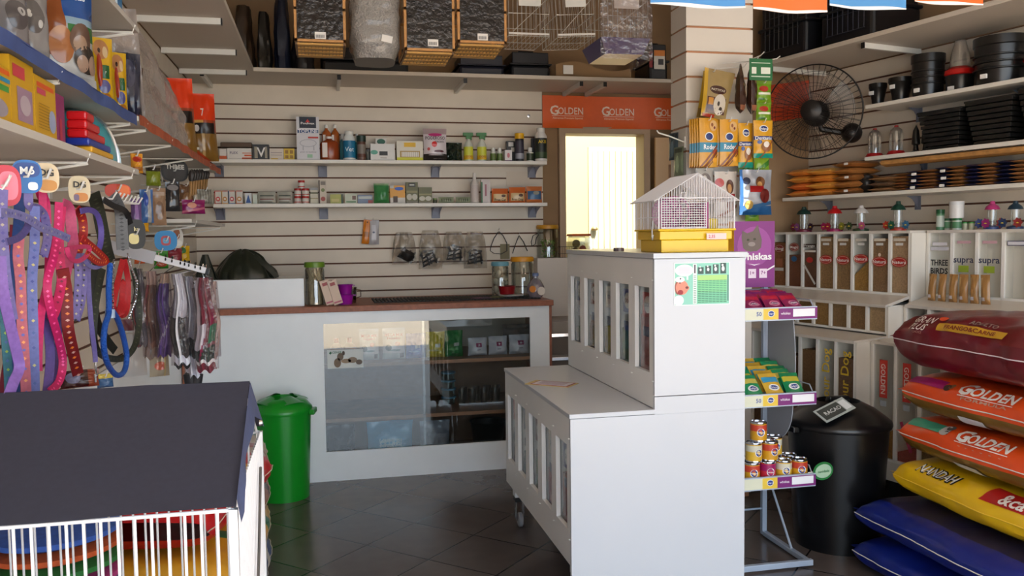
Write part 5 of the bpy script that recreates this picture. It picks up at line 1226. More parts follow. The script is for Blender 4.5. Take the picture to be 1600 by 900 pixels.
# ================================================================ BUNTING FLAGS
t = None
YBt = 2.5; zt = 2.62
mb = MB(); mb.tube([(-.6 + .25 * k, YBt, zt - .02 * math.sin(k * .9)) for k in range(16)], .003, C(210, 206, 200), 5); 
xs = [(1015, 1162, 10, (64, 130, 190), 'first blue paper flag hanging over the pillar top'), (1174, 1289, 18, (214, 96, 24), 'orange paper flag hanging between two blue flags'), (1293, 1413, 13, (66, 130, 186), 'second blue paper flag, between two orange flags'), (1427, 1535, 6, (214, 90, 20), 'orange paper flag at the right end of the string'), (830, 935, -20, (64, 130, 190), 'blank')]
tag(mb.build('flag_string', smooth=True), 'thin white string that carries the orange and blue paper flags', 'string')
for i, (a, b, yy, c, lab) in enumerate(xs[:4]):
    x0, x1 = pxs(a, b, yy, YBt); zb = at((a + b) / 2, yy, Y=YBt).z
    mb = MB()
    mb.grid(10, 8, lambda u, v: (x0 + (x1 - x0) * u, YBt - .006 - .006 * math.sin(u * 7 + i) * (1 - v), zb + (zt - .02 - zb) * v + .006 * math.sin(u * PI) * (-1 if v == 0 else 0)), C(*c, .6))
    mb.grid(10, 1, lambda u, v: (x0 + (x1 - x0) * u, YBt - .0075 - .006 * math.sin(u * 7 + i), zb - .006 * math.sin(u * PI) * (1 - v) + .006 * v * (.4 + .6 * abs(math.sin(u * 4 + i)))), C(226, 222, 214, .6))
    tag(mb.build('paper_flag', smooth=True), lab, 'flag')

# ================================================================ BLACK AND GREEN BINS
def bin_(label, x, y, rb, rt, h, col, lid, handles, rough=.3):
    t = thing('waste_bin', label, 'bin', (x, y, 0)); m = C(*col, rough)
    MB().lathe([(0, .003), (rb * .95, .003), (rb, .0), (rb + (rt - rb) * .5, h * .5), (rt * .985, h * .93), (rt, h * .93), (rt, h * .965), (rt * .97, h * .97), (0, h * .97)], m, 40).build('body', parent=t, smooth=True)
    lz = h * .965
    MB().lathe([(rt * 1.03, lz - .02), (rt * 1.045, lz - .01), (rt * 1.03, lz + .006), (rt * .96, lz + .02)] + lid, m, 40).build('lid', parent=t, smooth=True)
    for a in handles:
        mb = MB(); cx, cy = rt * 1.02 * math.cos(a), rt * 1.02 * math.sin(a); M = Matrix.Translation((cx, cy, h * .9)) @ Matrix.Rotation(a, 4, 'Z')
        mb.box(-.01, .024, -.05, .05, -.0, .03, m, M); mb.build('side_handle', parent=t, bevel=.006)
    return t
tb = bin_('large black lidded bin standing beside the pet food rack', 2.395, 3.64, .195, .235, .62, (13, 13, 15), [(.17, .66), (.10, .695), (.095, .675), (.06, .672), (.055, .70), (0, .702)], (-.0, PI), .28)
MB().box(-.055, .055, -.018, .018, .685, .715, C(13, 13, 15, .3)).build('lid_handle', parent=tb, bevel=.008)
p = Vector((2.285, 3.50, .680)); mb = MB()
mb.box(-.085, .085, -.045, .045, 0, .003, C(170, 176, 172, .4)); mb.box(-.075, .04, -.035, .035, .003, .0035, C(60, 64, 60, .5)); mb.text('RACAO', .022, C(220, 222, 220), lambda a, b: (a - .01, b, .0045), width=.09); mb.box(.045, .078, -.03, .03, .003, .0035, C(220, 222, 222, .5))
tag(mb.build('flyer', loc=p, rot=(.45, -.34, .1)), 'crumpled black and white flyer lying on the black bin lid', 'flyer')
bin_('bright green lidded bin in front of the counter', -.262, 5.09, .142, .165, .54, (20, 142, 36), [(.135, .57), (.09, .585), (.06, .565), (0, .565)], (-.15, PI), .3)
gb = bpy.data.objects['waste_bin.001']
mb = MB()
for k in range(4):
    a = k * PI / 2 + .6; mb.grid(5, 4, lambda u, v: ((.07 + .08 * v) * math.cos(a + (u - .5) * .9), (.07 + .08 * v) * math.sin(a + (u - .5) * .9), .592 - .03 * v + .008 * math.sin(u * PI)), C(60, 140, 70, .3))
mb.build('lid_lobe', parent=gb, smooth=True)

# ================================================================ PET FOOD RACK
t = thing('display_rack', 'grey wire pet food rack with purple and yellow price strips', 'rack')
RM = C(170, 182, 200, .35, .2)
RX0, RX1, RY0, RY1 = 1.70, 2.11, 3.39, 3.80
mb = MB()
for x in (RX0 + .01, RX1 - .015): mb.box(x - .012, x + .012, RY1 - .012, RY1 + .012, 0.01, 1.24, RM)
mb.build('upright', parent=t, bevel=.002)
mb = MB()
for x in (RX0 + .01, RX1 - .015): mb.box(x - .012, x + .012, RY0, RY1 - .012, .008, .030, RM)
mb.box(RX0, RX1 + .0, RY0 - .01, RY0 + .012, .008, .034, RM); mb.build('foot', parent=t, bevel=.002)
mb = MB()
for x in (RX0 + .01, RX1 - .015): mb.tube([(x, RY1 - .01, .36), (x + .0, RY0 + .15, .03)], .006, RM, 6)
mb.tube([(RX0, RY1, .14), (RX1 - .02, RY1, .14)], .005, RM, 6); mb.build('brace', parent=t, smooth=True)
ZT = (1.150, .770, .402)
for zi, zz in enumerate(ZT):
    tr = MB(); tr.box(RX0, RX1 - .01, RY0, RY1 - .02, zz - .016, zz - .012, RM)
    for k in range(14): tr.tube([(RX0 + .01 + .029 * k, RY0, zz - .008), (RX0 + .01 + .029 * k, RY1 - .02, zz - .008)], .0025, RM, 5)
    tr.tube([(RX1, RY0, zz + .012), (RX1 + .004, RY0 + .04, zz + .05), (RX1, RY1 - .02, zz + .05)], .003, RM, 5); tr.tube([(RX0, RY1 - .02, zz + .08), (RX1, RY1 - .02, zz + .08)], .003, RM, 5)
    tr.tube([(RX1, RY0 + .02, zz - .01), (RX1, RY1 - .02, zz - .01)], .004, RM, 5)
    tray = tr.build('wire_tray', parent=t, smooth=True)
    st = MB(); y = RY0 - .012; z0, z1 = zz - .028, zz + .024; xa, xb = RX0, RX1 + .006
    st.box(xa, xb, y, RY0, z0 - .003, z1 + .003, RM)
    def sb(a, b, c, c0=z0 + .002, c1=z1 - .002, e=.0008): st.poly([(a, y - e, c0), (b, y - e, c0), (b, y - e, c1), (a, y - e, c1)], C(*c, .4))
    sb(xa, xb, (226, 206, 110)); sb(xa + .0, xa + .155, (214, 214, 190), e=.0011)
    sb(xa + .158, xa + .228, (226, 190, 60), e=.0012); sb(xa + .228, xb, (116, 24, 110), e=.0012)
    cx, cz = xa + .193, (z0 + z1) / 2 + .002
    st.poly([(cx + .016 * math.cos(k * PI / 10), y - .002, cz + .014 * math.sin(k * PI / 10)) for k in range(20)], C(230, 230, 230, .4)); st.poly([(cx + .0135 * math.cos(k * PI / 10), y - .0024, cz + .0115 * math.sin(k * PI / 10)) for k in range(20)], C(24, 50, 130, .4))
    st.text('Pedigree', .006, C(240, 240, 240), lambda a, b: (cx + a, y - .0028, cz + b)); st.text('whiskas', .011, C(236, 226, 236), lambda a, b: (xa + .262 + a, y - .0022, cz + b), width=.046)
    sb(xa + .298, xb - .012, (232, 232, 236), z0 + .012, z1 - .006, .0018)
    if zi < 2: st.text('50', .018, C(70, 90, 160), lambda a, b: (xa + .135 + a, y - .0022, cz + b))
    st.build('price_strip', parent=tray)
# curved side panels
for x in (RX1 - .012,):
    pts = [(3.775, 1.10), (3.62, 1.10), (3.545, 1.10)] + [(3.545 - .02 * math.sin(k / 8 * PI), 1.10 - .40 * k / 8) for k in range(1, 9)] + [(3.545 + .23 * (k / 8) ** 2, .70 - .20 * math.sin(k / 8 * PI / 2)) for k in range(1, 9)]
    mb = MB(); n = len(pts)
    mb.poly([(x, a, b) for a, b in pts], C(158, 160, 168, .5)); mb.poly([(x + .004, a, b) for a, b in reversed(pts)], C(158, 160, 168, .5))
    for k in range(n): a, b = pts[k], pts[(k + 1) % n]; mb.poly([(x, *a), (x + .004, *a), (x + .004, *b), (x, *b)], C(158, 160, 168, .5))
    mb.build('side_panel', parent=t)
# header
h0 = at(1147, 346, Y=3.76); h1 = at(1210, 448, Y=3.76)
mb = MB(); xa, xb, za, zb = h0.x, h1.x, h1.z, h0.z
PU = C(128, 28, 122, .4)
mb.box(xa, xb, 3.76, 3.80, za, zb, PU)
mb.poly([(xa - .012, 3.80, za), (xa, 3.7595, za), (xa, 3.7595, zb), (xa - .012, 3.80, zb)], C(226, 160, 30, .4))
W_, H_ = xb - xa, zb - za
def hp(u, v, e=.001): return (xa + W_ * u, 3.76 - e, za + H_ * v)
mb.poly([hp(.5 + .42 * math.cos(k * PI / 12), .62 + .3 * math.sin(k * PI / 12), .0006) for k in range(24)], C(150, 60, 146, .4))
cat = [(.22, .60), (.18, .76), (.2, .86), (.32, .82), (.46, .85), (.58, .95), (.62, .84), (.68, .72), (.66, .60), (.56, .55), (.4, .54), (.28, .56)]
mb.poly([hp(u, v, .0012) for u, v in reversed(cat)][::-1], C(110, 96, 92, .6))
for (u, v) in ((.34, .72), (.50, .73)): mb.poly([hp(u + .035 * math.cos(k * PI / 6), v + .018 * math.sin(k * PI / 6), .0016) for k in range(12)], C(60, 60, 40, .5))
mb.poly([hp(.43 + .09 * math.cos(k * PI / 6), .655 + .035 * math.sin(k * PI / 6), .0015) for k in range(12)], C(150, 138, 134, .6))
mb.text('whiskas', .032, C(240, 236, 240), lambda a, b: (xa + W_ * .52 + a, 3.758, za + H_ * .47 + b), width=W_ * .8, bold=.03)
mb.poly([hp(.35, .36), hp(.5, .33), hp(.65, .36), hp(.5, .345)], C(240, 236, 240, .4))
for u in (.35, .62): mb.poly([hp(u, .14, .0012), hp(u + .19, .14, .0012), hp(u + .19, .28, .0012), hp(u, .28, .0012)], C(232, 214, 232, .4))
mb.text('1+', .018, C(128, 28, 122), lambda a, b: (xa + W_ * .445 + a, 3.7575, za + H_ * .22 + b)); mb.text('7+', .018, C(128, 28, 122), lambda a, b: (xa + W_ * .715 + a, 3.7575, za + H_ * .22 + b))
mb.poly([hp(.8, .24, .0014), hp(1, .31, .0014), hp(1, .335, .0014), hp(.8, .265, .0014)], C(236, 230, 236, .4))
mb.build('header_sign', parent=t)
wb = MB(); wb.lathe([(0, 0), (.055, 0), (.055, .0035), (0, .004)], C(40, 120, 60, .4), 24, sx=1, sy=.75); wb.lathe([(0, .004), (.045, .004), (.045, .0045), (0, .005)], C(170, 200, 170, .4), 24, sx=1, sy=.7); wb.text('novidade', .012, C(30, 110, 50), lambda a, b: (a, b, .006)); wb.tube([(-.08, .0, -.002), (-.03, 0, -.002)], .002, C(220, 220, 220, .3), 5)
wb.build('wobbler', parent=t, loc=(RX1 + .055, RY0 + .01, .43), rot=(PI / 2, 0, .15), smooth=True)
# sachets on the top and middle trays
def sachet_field(z, base_cols, grp, desc, rows, cols_n, tilt):
    k = 0
    rw = ['front row', 'second row', 'third row', 'fourth row', 'back row']
    cw = ['first', 'second', 'third', 'fourth', 'fifth']
    for j in range(rows):
        for i in range(cols_n):
            c = base_cols[(i * 3 + j * 2) % len(base_cols)]; w = .088
            x = 1.715 + w * .5 + i * (.39 / cols_n) ; y = RY0 + .045 + j * .052
            if x + w / 2 > 2.10: x = 2.10 - w / 2 - .001
            hh = .006 + (.003 if tilt < .7 else .010) * j
            mb = pouch_mb(w, .125, .022, c[0], [('r', .05, .55, .95, .8, c[1]), ('e', .5, .3, .3, .14, c[2]), ('e', .5, .3, .22, .09, c[3])], [('Pedigree' if c[3] == (24, 50, 130) else 'whiskas', .5, .30, .010, (240, 240, 240), .4)], wr=.5, seed=i * 5 + j, nu=9, nv=12)
            o = mb.build('sachet', loc=(x + random.uniform(-.004, .004), y, z + hh), rot=(-PI / 2 + tilt + random.uniform(-.05, .05), 0, random.uniform(-.12, .12)), smooth=True)
            tag(o, '%s, %s, %s from the cabinet' % (desc, rw[j], cw[i]), 'sachet', grp); k += 1
sachet_field(ZT[0], [((140, 16, 80), (190, 30, 60), (206, 120, 150), (120, 20, 90)), ((190, 30, 44), (130, 16, 90), (214, 140, 150), (140, 20, 70)), ((120, 20, 100), (200, 60, 70), (190, 90, 140), (90, 14, 80))], 'purple sachets', 'purple cat food sachet on the top tray', 4, 4, .60)
sachet_field(ZT[1], [((206, 160, 50), (70, 160, 170), (230, 230, 225), (24, 50, 130)), ((30, 130, 80), (190, 180, 60), (230, 230, 225), (24, 50, 130)), ((214, 170, 60), (60, 150, 190), (230, 230, 225), (24, 50, 130)), ((40, 140, 90), (206, 190, 90), (230, 230, 225), (24, 50, 130))], 'yellow sachets', 'yellow dog food sachet on the middle tray', 5, 4, .75)
def tin(label, x, y, z, c, c2, h=.088, r=.036, grp='dog and cat food cans'):
    t = thing('food_can', label, 'can', (x, y, z), random.uniform(-.2, .2), grp)
    MB().lathe([(0, 0), (r, 0), (r * 1.02, .003), (r, .006), (r, h - .006), (r * 1.02, h - .003), (r * 1.0, h), (r * .93, h), (r * .92, h - .004), (0, h - .004)], CHROME, 24).build('body', parent=t, smooth=True)
    b = MB(); b.lathe([(r * 1.004, .008), (r * 1.004, h - .008)], C(*c, .35), 24); b.f = b.f[:24]; b.mi = b.mi[:24]
    q = len(b.v); b.lathe([(r * 1.012, h * .55), (r * 1.012, h - .012)], C(*c2, .35), 24); b.f = b.f[:48]; b.mi = b.mi[:48]
    def on(a, z_, e): return ((r * 1.02 + e) * math.sin(a / r), -(r * 1.02 + e) * math.cos(a / r), z_)
    for rr, cc, e in ((.018, (230, 230, 228), 0), (.0145, (24, 50, 130) if c2 != (150, 20, 90) else (150, 20, 100), .0004)):
        b.poly([on(rr * math.cos(k * PI / 8), h * .5 + rr * math.sin(k * PI / 8), e) for k in range(16)], C(*cc, .4))
    b.text('Pedigree' if c2 != (150, 20, 90) else 'whiskas', .006, C(240, 240, 240), lambda a, v: on(a, h * .5 + v, .001))
    b.build('label', parent=t, smooth=True)
ct = [((206, 150, 30), (190, 60, 40)), ((214, 170, 50), (206, 200, 180)), ((190, 40, 60), (150, 20, 90))]
zc = ZT[2] - .004
fr = [(2.068, 0), (1.99, 1), (1.912, 2), (1.834, 0)]
wd = ['outermost of the row', 'second from the rack edge', 'third from the rack edge', 'nearest the cabinet']
for i, (x, k) in enumerate(fr):
    tin('food can standing on the bottom tray, front row, ' + wd[i], x, RY0 + .045, zc, *ct[k])
    tin('food can standing on the bottom tray, second row, ' + wd[i], x - .004, RY0 + .125, zc, *ct[(k + 1) % 3])
for i, (x, k) in enumerate(((1.925, 0), (1.847, 1))): tin('food can stacked on the front row, ' + ['yellow, visible beside the cabinet edge', 'half hidden by the cabinet'][i], x, RY0 + .05, zc + .0885, *ct[k])
tin('food can stacked on the second row behind the yellow one', 1.99, RY0 + .13, zc + .0885, *ct[1])
tin('topmost food can, at the peak of the stack beside the cabinet', 1.875, RY0 + .06, zc + .177, *ct[0])
# ================================================================ BIG SACKS ON THE RIGHT
def sack_fn(L, W, H, seed, wr=.010, ears=.03, sag=.0):
    """u along the length, a = angle round the section (0 = seam on the visible side, 90 = top)"""
    def P(u, a, e=0):
        tu = abs(2 * u - 1)
        k = .38 + .62 * max(.0, 1 - tu ** 9) ** .45
        c, s = math.cos(a), math.sin(a)
        cx = math.copysign(abs(c) ** .55, c); sz = math.copysign(abs(s) ** .8, s)
        w = W / 2 * (1 - .05 * tu ** 4 * (1 - abs(s)) + .02 * math.sin(u * 9 + seed)); h = H / 2 * (k * .93 + .07 * (1 if abs(c) < .98 else 0) * k)
        n = noise.noise(Vector((u * 6 + seed * 3, c * 2.2, s * 2.2))) * wr + noise.noise(Vector((u * 17 + seed, c * 5, s * 5))) * wr * .35
        x = -(w * cx) - n * c - e * c; z = h * sz + n * s * (1 if s > 0 else .3) * k + e * s + H / 2
        y = -L * (u - .5) * (1 - .03 * abs(s) ** .6 * tu ** 3)
        z += sag * (-(2 * u - 1) ** 2)
        return (x, y, max(.001, z))
    return P
def sack(label, cx, yfar, z, L, W, H, rz, paint, seed, decor=None, seam=(226, 222, 214), rough=.32, group=None, wr=.010, cat='sack', coat=0.1):
    P = sack_fn(L, W, H * .95, seed, wr)
    mb = MB()
    nu, na = 56, 48
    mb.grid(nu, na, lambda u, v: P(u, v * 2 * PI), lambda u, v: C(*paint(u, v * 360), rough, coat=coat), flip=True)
    mb.poly([P(0, k * PI / 16) for k in range(32)], C(*paint(.01, 20), rough)); mb.poly([P(1, -k * PI / 16) for k in range(32)], C(*paint(.99, 20), rough))
    if decor: decor(mb, P)
    t = thing('food_sack', label, cat, (cx, yfar - L / 2, z), rz, group)
    mb.build('bag', parent=t, smooth=True)
    if seam:
        s2 = MB(); s2.tube([P(k / 60, 0, .002) for k in range(61)], .0025, C(*seam, .4), 5); s2.build('seam', parent=t, smooth=True)
    for u0 in (0, 1):
        ef = MB()
        y = L / 2 if u0 == 0 else -L / 2; d = .035 if u0 == 0 else -.035
        ef.grid(16, 2, lambda u, v: (-(W * .46) + W * .92 * u, y - d * .6 + d * 1.6 * v, H / 2 + .006 * math.sin(u * 23 + seed) * v), C(*paint(.01 if u0 == 0 else .99, 20), rough))
        ef.build('end_flap', parent=t, smooth=True)
    return t
def on(P, L, u0, a0, W, H):
    """text mapper: x along length (m), y up the visible flank (m)"""
    def f(x, y, e=.003):
        u = u0 + x / L
        a = math.radians(a0) + y / (H * .62)
        return P(u, a, e)
    return f
def st(mb, f, s, size, col, width=None, bold=.02, shear=0, dy=0, dx=0, e=.004): mb.text(s, size, C(*col, .4), lambda a, b: f(a + dx, b + dy, e), width=width, bold=bold, shear=shear)
def patch(mb, f, w, h, col, dx=0, dy=0, e=.0025, ell=False, slant=0):
    if ell: mb.poly([f(dx + w / 2 * math.cos(k * PI / 12), dy + h / 2 * math.sin(k * PI / 12), e) for k in range(24)], C(*col, .4)); return
    mb.grid(max(2, int(w / .016)), max(1, int(h / .009)), lambda u, v: f(dx + w * (u - .5) + slant * v, dy + h * (v - .5), e + (.0015 if w > .03 else 0)), C(*col, .4))
Ls = .92
BLU = (16, 33, 118)
sack('blue sack lying on the floor, bottom of the sack pile', 2.60, 3.36, .0, Ls, .60, .165, .06, lambda u, a: BLU, 1)
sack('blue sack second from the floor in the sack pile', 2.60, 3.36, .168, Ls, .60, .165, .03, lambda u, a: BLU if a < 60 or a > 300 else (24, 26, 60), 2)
YEL = (232, 186, 20)
def dec_y(mb, P):
    f = on(P, Ls, .27, 42, .55, .18); st(mb, f, 'NANDAH', .045, (40, 30, 24), width=.24, bold=.05, shear=.2, e=.0035); st(mb, f, 'NANDAH', .040, (226, 222, 214), width=.225, bold=.01, shear=.2, e=.0055)
    f = on(P, Ls, .72, 42, .55, .18); patch(mb, f, .30, .07, (176, 26, 24), e=.002, slant=.03); st(mb, f, '&ca', .05, (236, 226, 220), width=.12, e=.007)
sack('yellow sack with dark outlined lettering under the lower orange sack', 2.715, 3.30, .336, Ls, .56, .185, .0, lambda u, a: YEL, 3, dec_y, seam=(240, 200, 60))
ORG = (226, 78, 24); OLV = (116, 84, 28)
def mk_gold(col, lab, dog):
    def d(mb, P):
        f = on(P, Ls, .16, 40, .55, .185); patch(mb, f, .22, .045, col, ell=False)
        if dog:
            for (dx, dy, w, h, c) in ((.13, 0, .05, .055, (180, 176, 170)), (.14, .018, .035, .03, (90, 84, 80)), (.145, -.01, .02, .02, (60, 56, 54))): patch(mb, f, w, h, c, dx=dx, dy=dy, e=.004, ell=True)
        else:
            for (dx, dy, w, h, c) in ((.13, -.01, .045, .035, (70, 50, 40)), (.15, .0, .03, .03, (130, 90, 60))): patch(mb, f, w, h, c, dx=dx, dy=dy, e=.004, ell=True)
        f = on(P, Ls, .53, 40, .55, .185); st(mb, f, 'OLDEN', .046, (236, 232, 226), width=.215, bold=.03, shear=.1, dx=.025); st(mb, f, 'G', .062, (236, 232, 226), bold=.04, shear=.1, dx=-.112, dy=.006)
        patch(mb, f, .27, .0035, (236, 232, 226), dy=-.034, e=.004); st(mb, f, 'FORMULA' if not dog else '. . . . . .', .014, (190, 150, 130), width=.22, dy=-.046)
        f = on(P, Ls, .83, 34, .55, .185); st(mb, f, '15', .045, (236, 232, 226), width=.05, bold=.03); st(mb, f, 'PESO', .012, (236, 232, 226), width=.05, dy=.04)
        f = on(P, Ls, .45, -42, .55, .185); patch(mb, f, .13, .075, (216, 220, 222), slant=-.0)
        for k in range(9): patch(mb, f, .004, .055, (60, 60, 70), dx=-.05 + .0115 * k, e=.0035)
    return d
gp_ = lambda u, a: ORG if (a < 92 or a > 354) else ((120, 88, 30) if a > 180 else ORG)
sack('orange and olive GOLDEN sack with a green patch, just above the yellow sack', 2.72, 3.30, .524, Ls, .52, .185, .0, gp_, 4, mk_gold((60, 150, 120), '', True))
sack('orange and olive GOLDEN sack with a magenta patch, under the maroon sack', 2.715, 3.29, .712, Ls, .50, .185, .01, gp_, 5, mk_gold((160, 24, 100), '', False))
MAR = (104, 12, 26)
def dec_g(mb, P):
    H = .27
    f = on(P, Ls, .19, 36, .55, H); st(mb, f, 'GRAN', .040, (232, 226, 222), width=.125, shear=.2, dy=.022, bold=.01); st(mb, f, 'PLUS', .040, (232, 226, 222), width=.105, shear=.2, dy=-.026, dx=-.01, bold=.01)
    patch(mb, f, .04, .03, (220, 80, 40), dx=.085, dy=.045, ell=True); st(mb, f, 'CHOICE', .012, (170, 120, 110), dy=-.058, width=.06)
    f = on(P, Ls, .48, 34, .55, H); patch(mb, f, .34, .042, (196, 150, 40), dy=-.006); st(mb, f, 'FRANGO&CARNE', .020, (120, 40, 30), width=.25, dy=-.006, e=.0085); st(mb, f, 'ADULTO', .022, (150, 130, 120), width=.13, dy=.04, dx=.04)
sack('dark red GRAN PLUS sack crowning the sack pile', 2.735, 3.33, .90, Ls + .02, .58, .27, .0, lambda u, a: MAR, 6, dec_g, seam=(226, 214, 220), wr=.018)

# ================================================================ GOODS HUNG ON THE PILLAR
def peg(parent, L=.12, up=.02):
    MB().tube([(0, .0, 0), (0, -L, .0), (0, -L - .012, up)], .0028, C(226, 224, 220, .35), 6).build('peg', parent=parent, smooth=True)
PYF = 4.395
def hung(label, cat, px0, px1, pt, pb, Yd, base, paint, texts=(), d=.03, n=1, group=None, seed=0, rz=0, wr=.25, tilt=0, name='snack_bag', flare=0, pegged=True, gap=.016, nu=16, nv=22, rough=.28, words=None, metal=0):
    """n bags one behind another on a peg; the peg belongs to the front thing only visually, each bag is its own thing"""
    x0, x1 = pxs(px0, px1, (pt + pb) / 2, Yd); h = pz(pt, px0, Yd) - pz(pb, px0, Yd); zt = pz(pt, px0, Yd)
    for k in range(n):
        lab = label if n == 1 else '%s, %s' % (label, words[k])
        y = Yd + gap * k; dx = -.007 * k
        t = thing(name, lab, cat, ((x0 + x1) / 2 + dx, y, zt), rz, group)
        pouch_mb(x1 - x0, h, d, base, paint, texts if k == 0 else (), seed=seed + k, wr=wr, nu=nu if k == 0 else 8, nv=nv if k == 0 else 10, flare=flare, rough=rough, metal=metal).build('packet', parent=t, loc=(0, 0, -h), rot=(0, tilt, 0), smooth=True)
        if k == 0 and pegged: MB().tube([(0, PYF - Yd, -.012), (0, -.02, -.012), (0, -.035, .008)], .0028, C(226, 224, 220, .35), 6).build('peg', parent=t, smooth=True)
    return t
rod_p = [('r', 0, .0, 1, 1, (214, 152, 26)), ('r', 0, .30, 1, .50, (40, 130, 160)), ('r', .72, .26, 1, .36, (190, 70, 40)), ('d', .06, .14, .5, (120, 60, 34)), ('d', .18, .24, .5, (130, 66, 38)), ('d', .0, .03, .5, (110, 54, 30)), ('e', .5, .62, .23, .09, (230, 230, 226)), ('e', .5, .62, .19, .07, (24, 44, 110)), ('e', .72, .84, .2, .11, (214, 170, 110)), ('e', .66, .86, .06, .04, (140, 80, 40)), ('e', .78, .80, .05, .03, (120, 40, 40)), ('e', .78, .14, .12, .05, (230, 160, 40))]
W5 = ['front of the bunch', 'second of the bunch', 'third of the bunch', 'fourth of the bunch', 'back of the bunch']
hung('yellow Rodeo treat bag in the left bunch on the pillar', 'treat bag', 1092, 1122, 184, 261, 4.28, (214, 152, 26), rod_p, [('Pedigree', .5, .62, .012, (240, 240, 240), .36), ('Rodeo', .56, .41, .026, (240, 240, 240), .7)], n=5, words=W5, group='left Rodeo bunch', seed=1, wr=.3, d=.014)
hung('yellow Rodeo treat bag in the right bunch on the pillar', 'treat bag', 1124, 1153, 186, 259, 4.26, (214, 152, 26), rod_p, [('Pedigree', .5, .62, .012, (240, 240, 240), .36), ('Rodeo', .56, .41, .026, (240, 240, 240), .7)], n=4, words=W5[:3] + W5[4:], group='right Rodeo bunch', seed=7, wr=.3, d=.014)
den = [('r', 0, .48, 1, .58, (30, 50, 120)), ('e', .5, .78, .24, .09, (230, 230, 226)), ('e', .5, .78, .2, .07, (24, 44, 110)), ('e', .62, .3, .28, .14, (150, 100, 60)), ('e', .62, .36, .16, .08, (226, 216, 204)), ('e', .25, .42, .12, .05, (60, 80, 140)), ('r', 0, .0, 1, .12, (20, 140, 120)), ('d', .1, .16, .7, (150, 84, 50))]
hung('yellow Dentastix bag hanging on the pillar right of the Rodeo bags', 'treat bag', 1153, 1176, 192, 262, 4.28, (214, 156, 34), den, [('Pedigree', .5, .78, .012, (240, 240, 240), .36), ('Dentastix', .5, .53, .016, (240, 240, 240), .9)], seed=3)
hung('yellow Dentastix bag overhanging the pillar edge below the green packs', 'treat bag', 1177, 1207, 188, 247, 4.24, (214, 156, 34), den, [('Pedigree', .5, .78, .012, (240, 240, 240), .36), ('Dentastix', .5, .53, .018, (240, 240, 240), .9)], seed=4)
hung('beige clear snack bag with brown label and white dog, top left of the pillar', 'treat bag', 1092, 1136, 108, 184, 4.26, (150, 128, 84), [('r', .0, .0, .12, 1, (190, 150, 30)), ('e', .5, .58, .3, .09, (60, 30, 24)), ('r', .15, .08, .85, .42, (70, 30, 26)), ('e', .62, .28, .24, .22, (200, 190, 176)), ('e', .58, .3, .05, .05, (60, 50, 44)), ('e', .68, .2, .06, .04, (50, 40, 36)), ('r', .18, .25, .36, .4, (190, 130, 50)), ('r', .05, .0, .5, .06, (160, 50, 30))], [('PATTITAS', .5, .58, .012, (210, 200, 180), .5)], seed=9, tilt=.16, wr=.6, flare=.2, rough=.2)
hung('white dog snack bag half hidden behind the beige snack bag', 'treat bag', 1088, 1122, 112, 186, 4.36, (196, 160, 40), [('r', 0, .0, 1, .2, (150, 120, 60))], seed=10, tilt=.16, d=.012)
for i, (a, b, pt_, pb_, s) in enumerate(((1150, 1163, 101, 176, 'left of the pair'), (1168, 1181, 92, 178, 'right of the pair, half past the pillar edge'))):
    hung('narrow dark brown snack bag seen edge-on, ' + s, 'treat bag', a - 4, b + 4, pt_, pb_, 4.24, (58, 34, 24), [('r', 0, .75, 1, 1, (80, 60, 46)), ('r', 0, .05, 1, .15, (150, 96, 70)), ('e', .5, .45, .25, .1, (120, 90, 60)), ('r', .1, .55, .9, .6, (130, 110, 80))], seed=20 + i, rz=math.radians(62), wr=.6, d=.05, group='edge-on brown bags')
def hdr(label, cat, px0, px1, pt, pb, Yd, col, rows, name='header_card'):
    x0, x1 = pxs(px0, px1, (pt + pb) / 2, Yd); z0, z1 = pz(pb, px0, Yd), pz(pt, px0, Yd); t = thing(name, label, cat, ((x0 + x1) / 2, Yd, z1))
    w, h = x1 - x0, z1 - z0; mb = MB(); mb.box(-w / 2, w / 2, 0, .003, -h, 0, C(*col, .4))
    for (u0, v0, u1, v1, c) in rows: mb.poly([(w * (u0 - .5), -.0006, h * (v0 - 1)), (w * (u1 - .5), -.0006, h * (v0 - 1)), (w * (u1 - .5), -.0006, h * (v1 - 1)), (w * (u0 - .5), -.0006, h * (v1 - 1))], C(*c, .4))
    mb.build('card', parent=t); return t
t = hdr('green hanging header card at the pillar corner above green bone packs', 'card', 1171, 1207, 91, 125, 4.16, (16, 100, 50), [(.1, .3, .3, .6, (220, 226, 214)), (.5, .3, .9, .6, (220, 226, 214)), (.08, .15, .9, .2, (190, 210, 190)), (.08, .78, .9, .82, (190, 210, 190))])
MB().tube([(-.04, .05, .0), (-.03, -.05, .005), (-.02, -.07, .02)], .0028, WIRE, 6).build('peg', parent=t, smooth=True)
MB().tube([(.06, .02, .0), (.09, -.0, .002), (.105, -.01, .015)], .0028, WIRE, 6).build('peg', parent=t, smooth=True)
gp2 = [('r', 0, .85, 1, 1, (120, 160, 60)), ('e', .45, .62, .3, .14, (170, 50, 36)), ('r', .1, .35, .9, .45, (220, 220, 200)), ('r', .1, .1, .5, .2, (60, 110, 50))]
hung('green and white bone pack directly under the green header card', 'treat bag', 1181, 1205, 126, 160, 4.24, (110, 150, 30), gp2, seed=31)
hung('green and white bone pack between header card packs and Dentastix', 'treat bag', 1181, 1205, 158, 190, 4.26, (110, 150, 30), gp2, seed=32)
hung('bright green pack peeping under the Dentastix bags, left one', 'treat bag', 1153, 1178, 240, 268, 4.32, (40, 130, 60), [('d', .2, .5, .6, (150, 180, 50)), ('e', .5, .5, .3, .2, (210, 214, 200))], seed=33)
hung('lime green pack under the outer Dentastix bag at the pillar edge', 'treat bag', 1178, 1202, 240, 268, 4.30, (130, 166, 40), [('d', .1, .4, .6, (60, 120, 40))], seed=34)
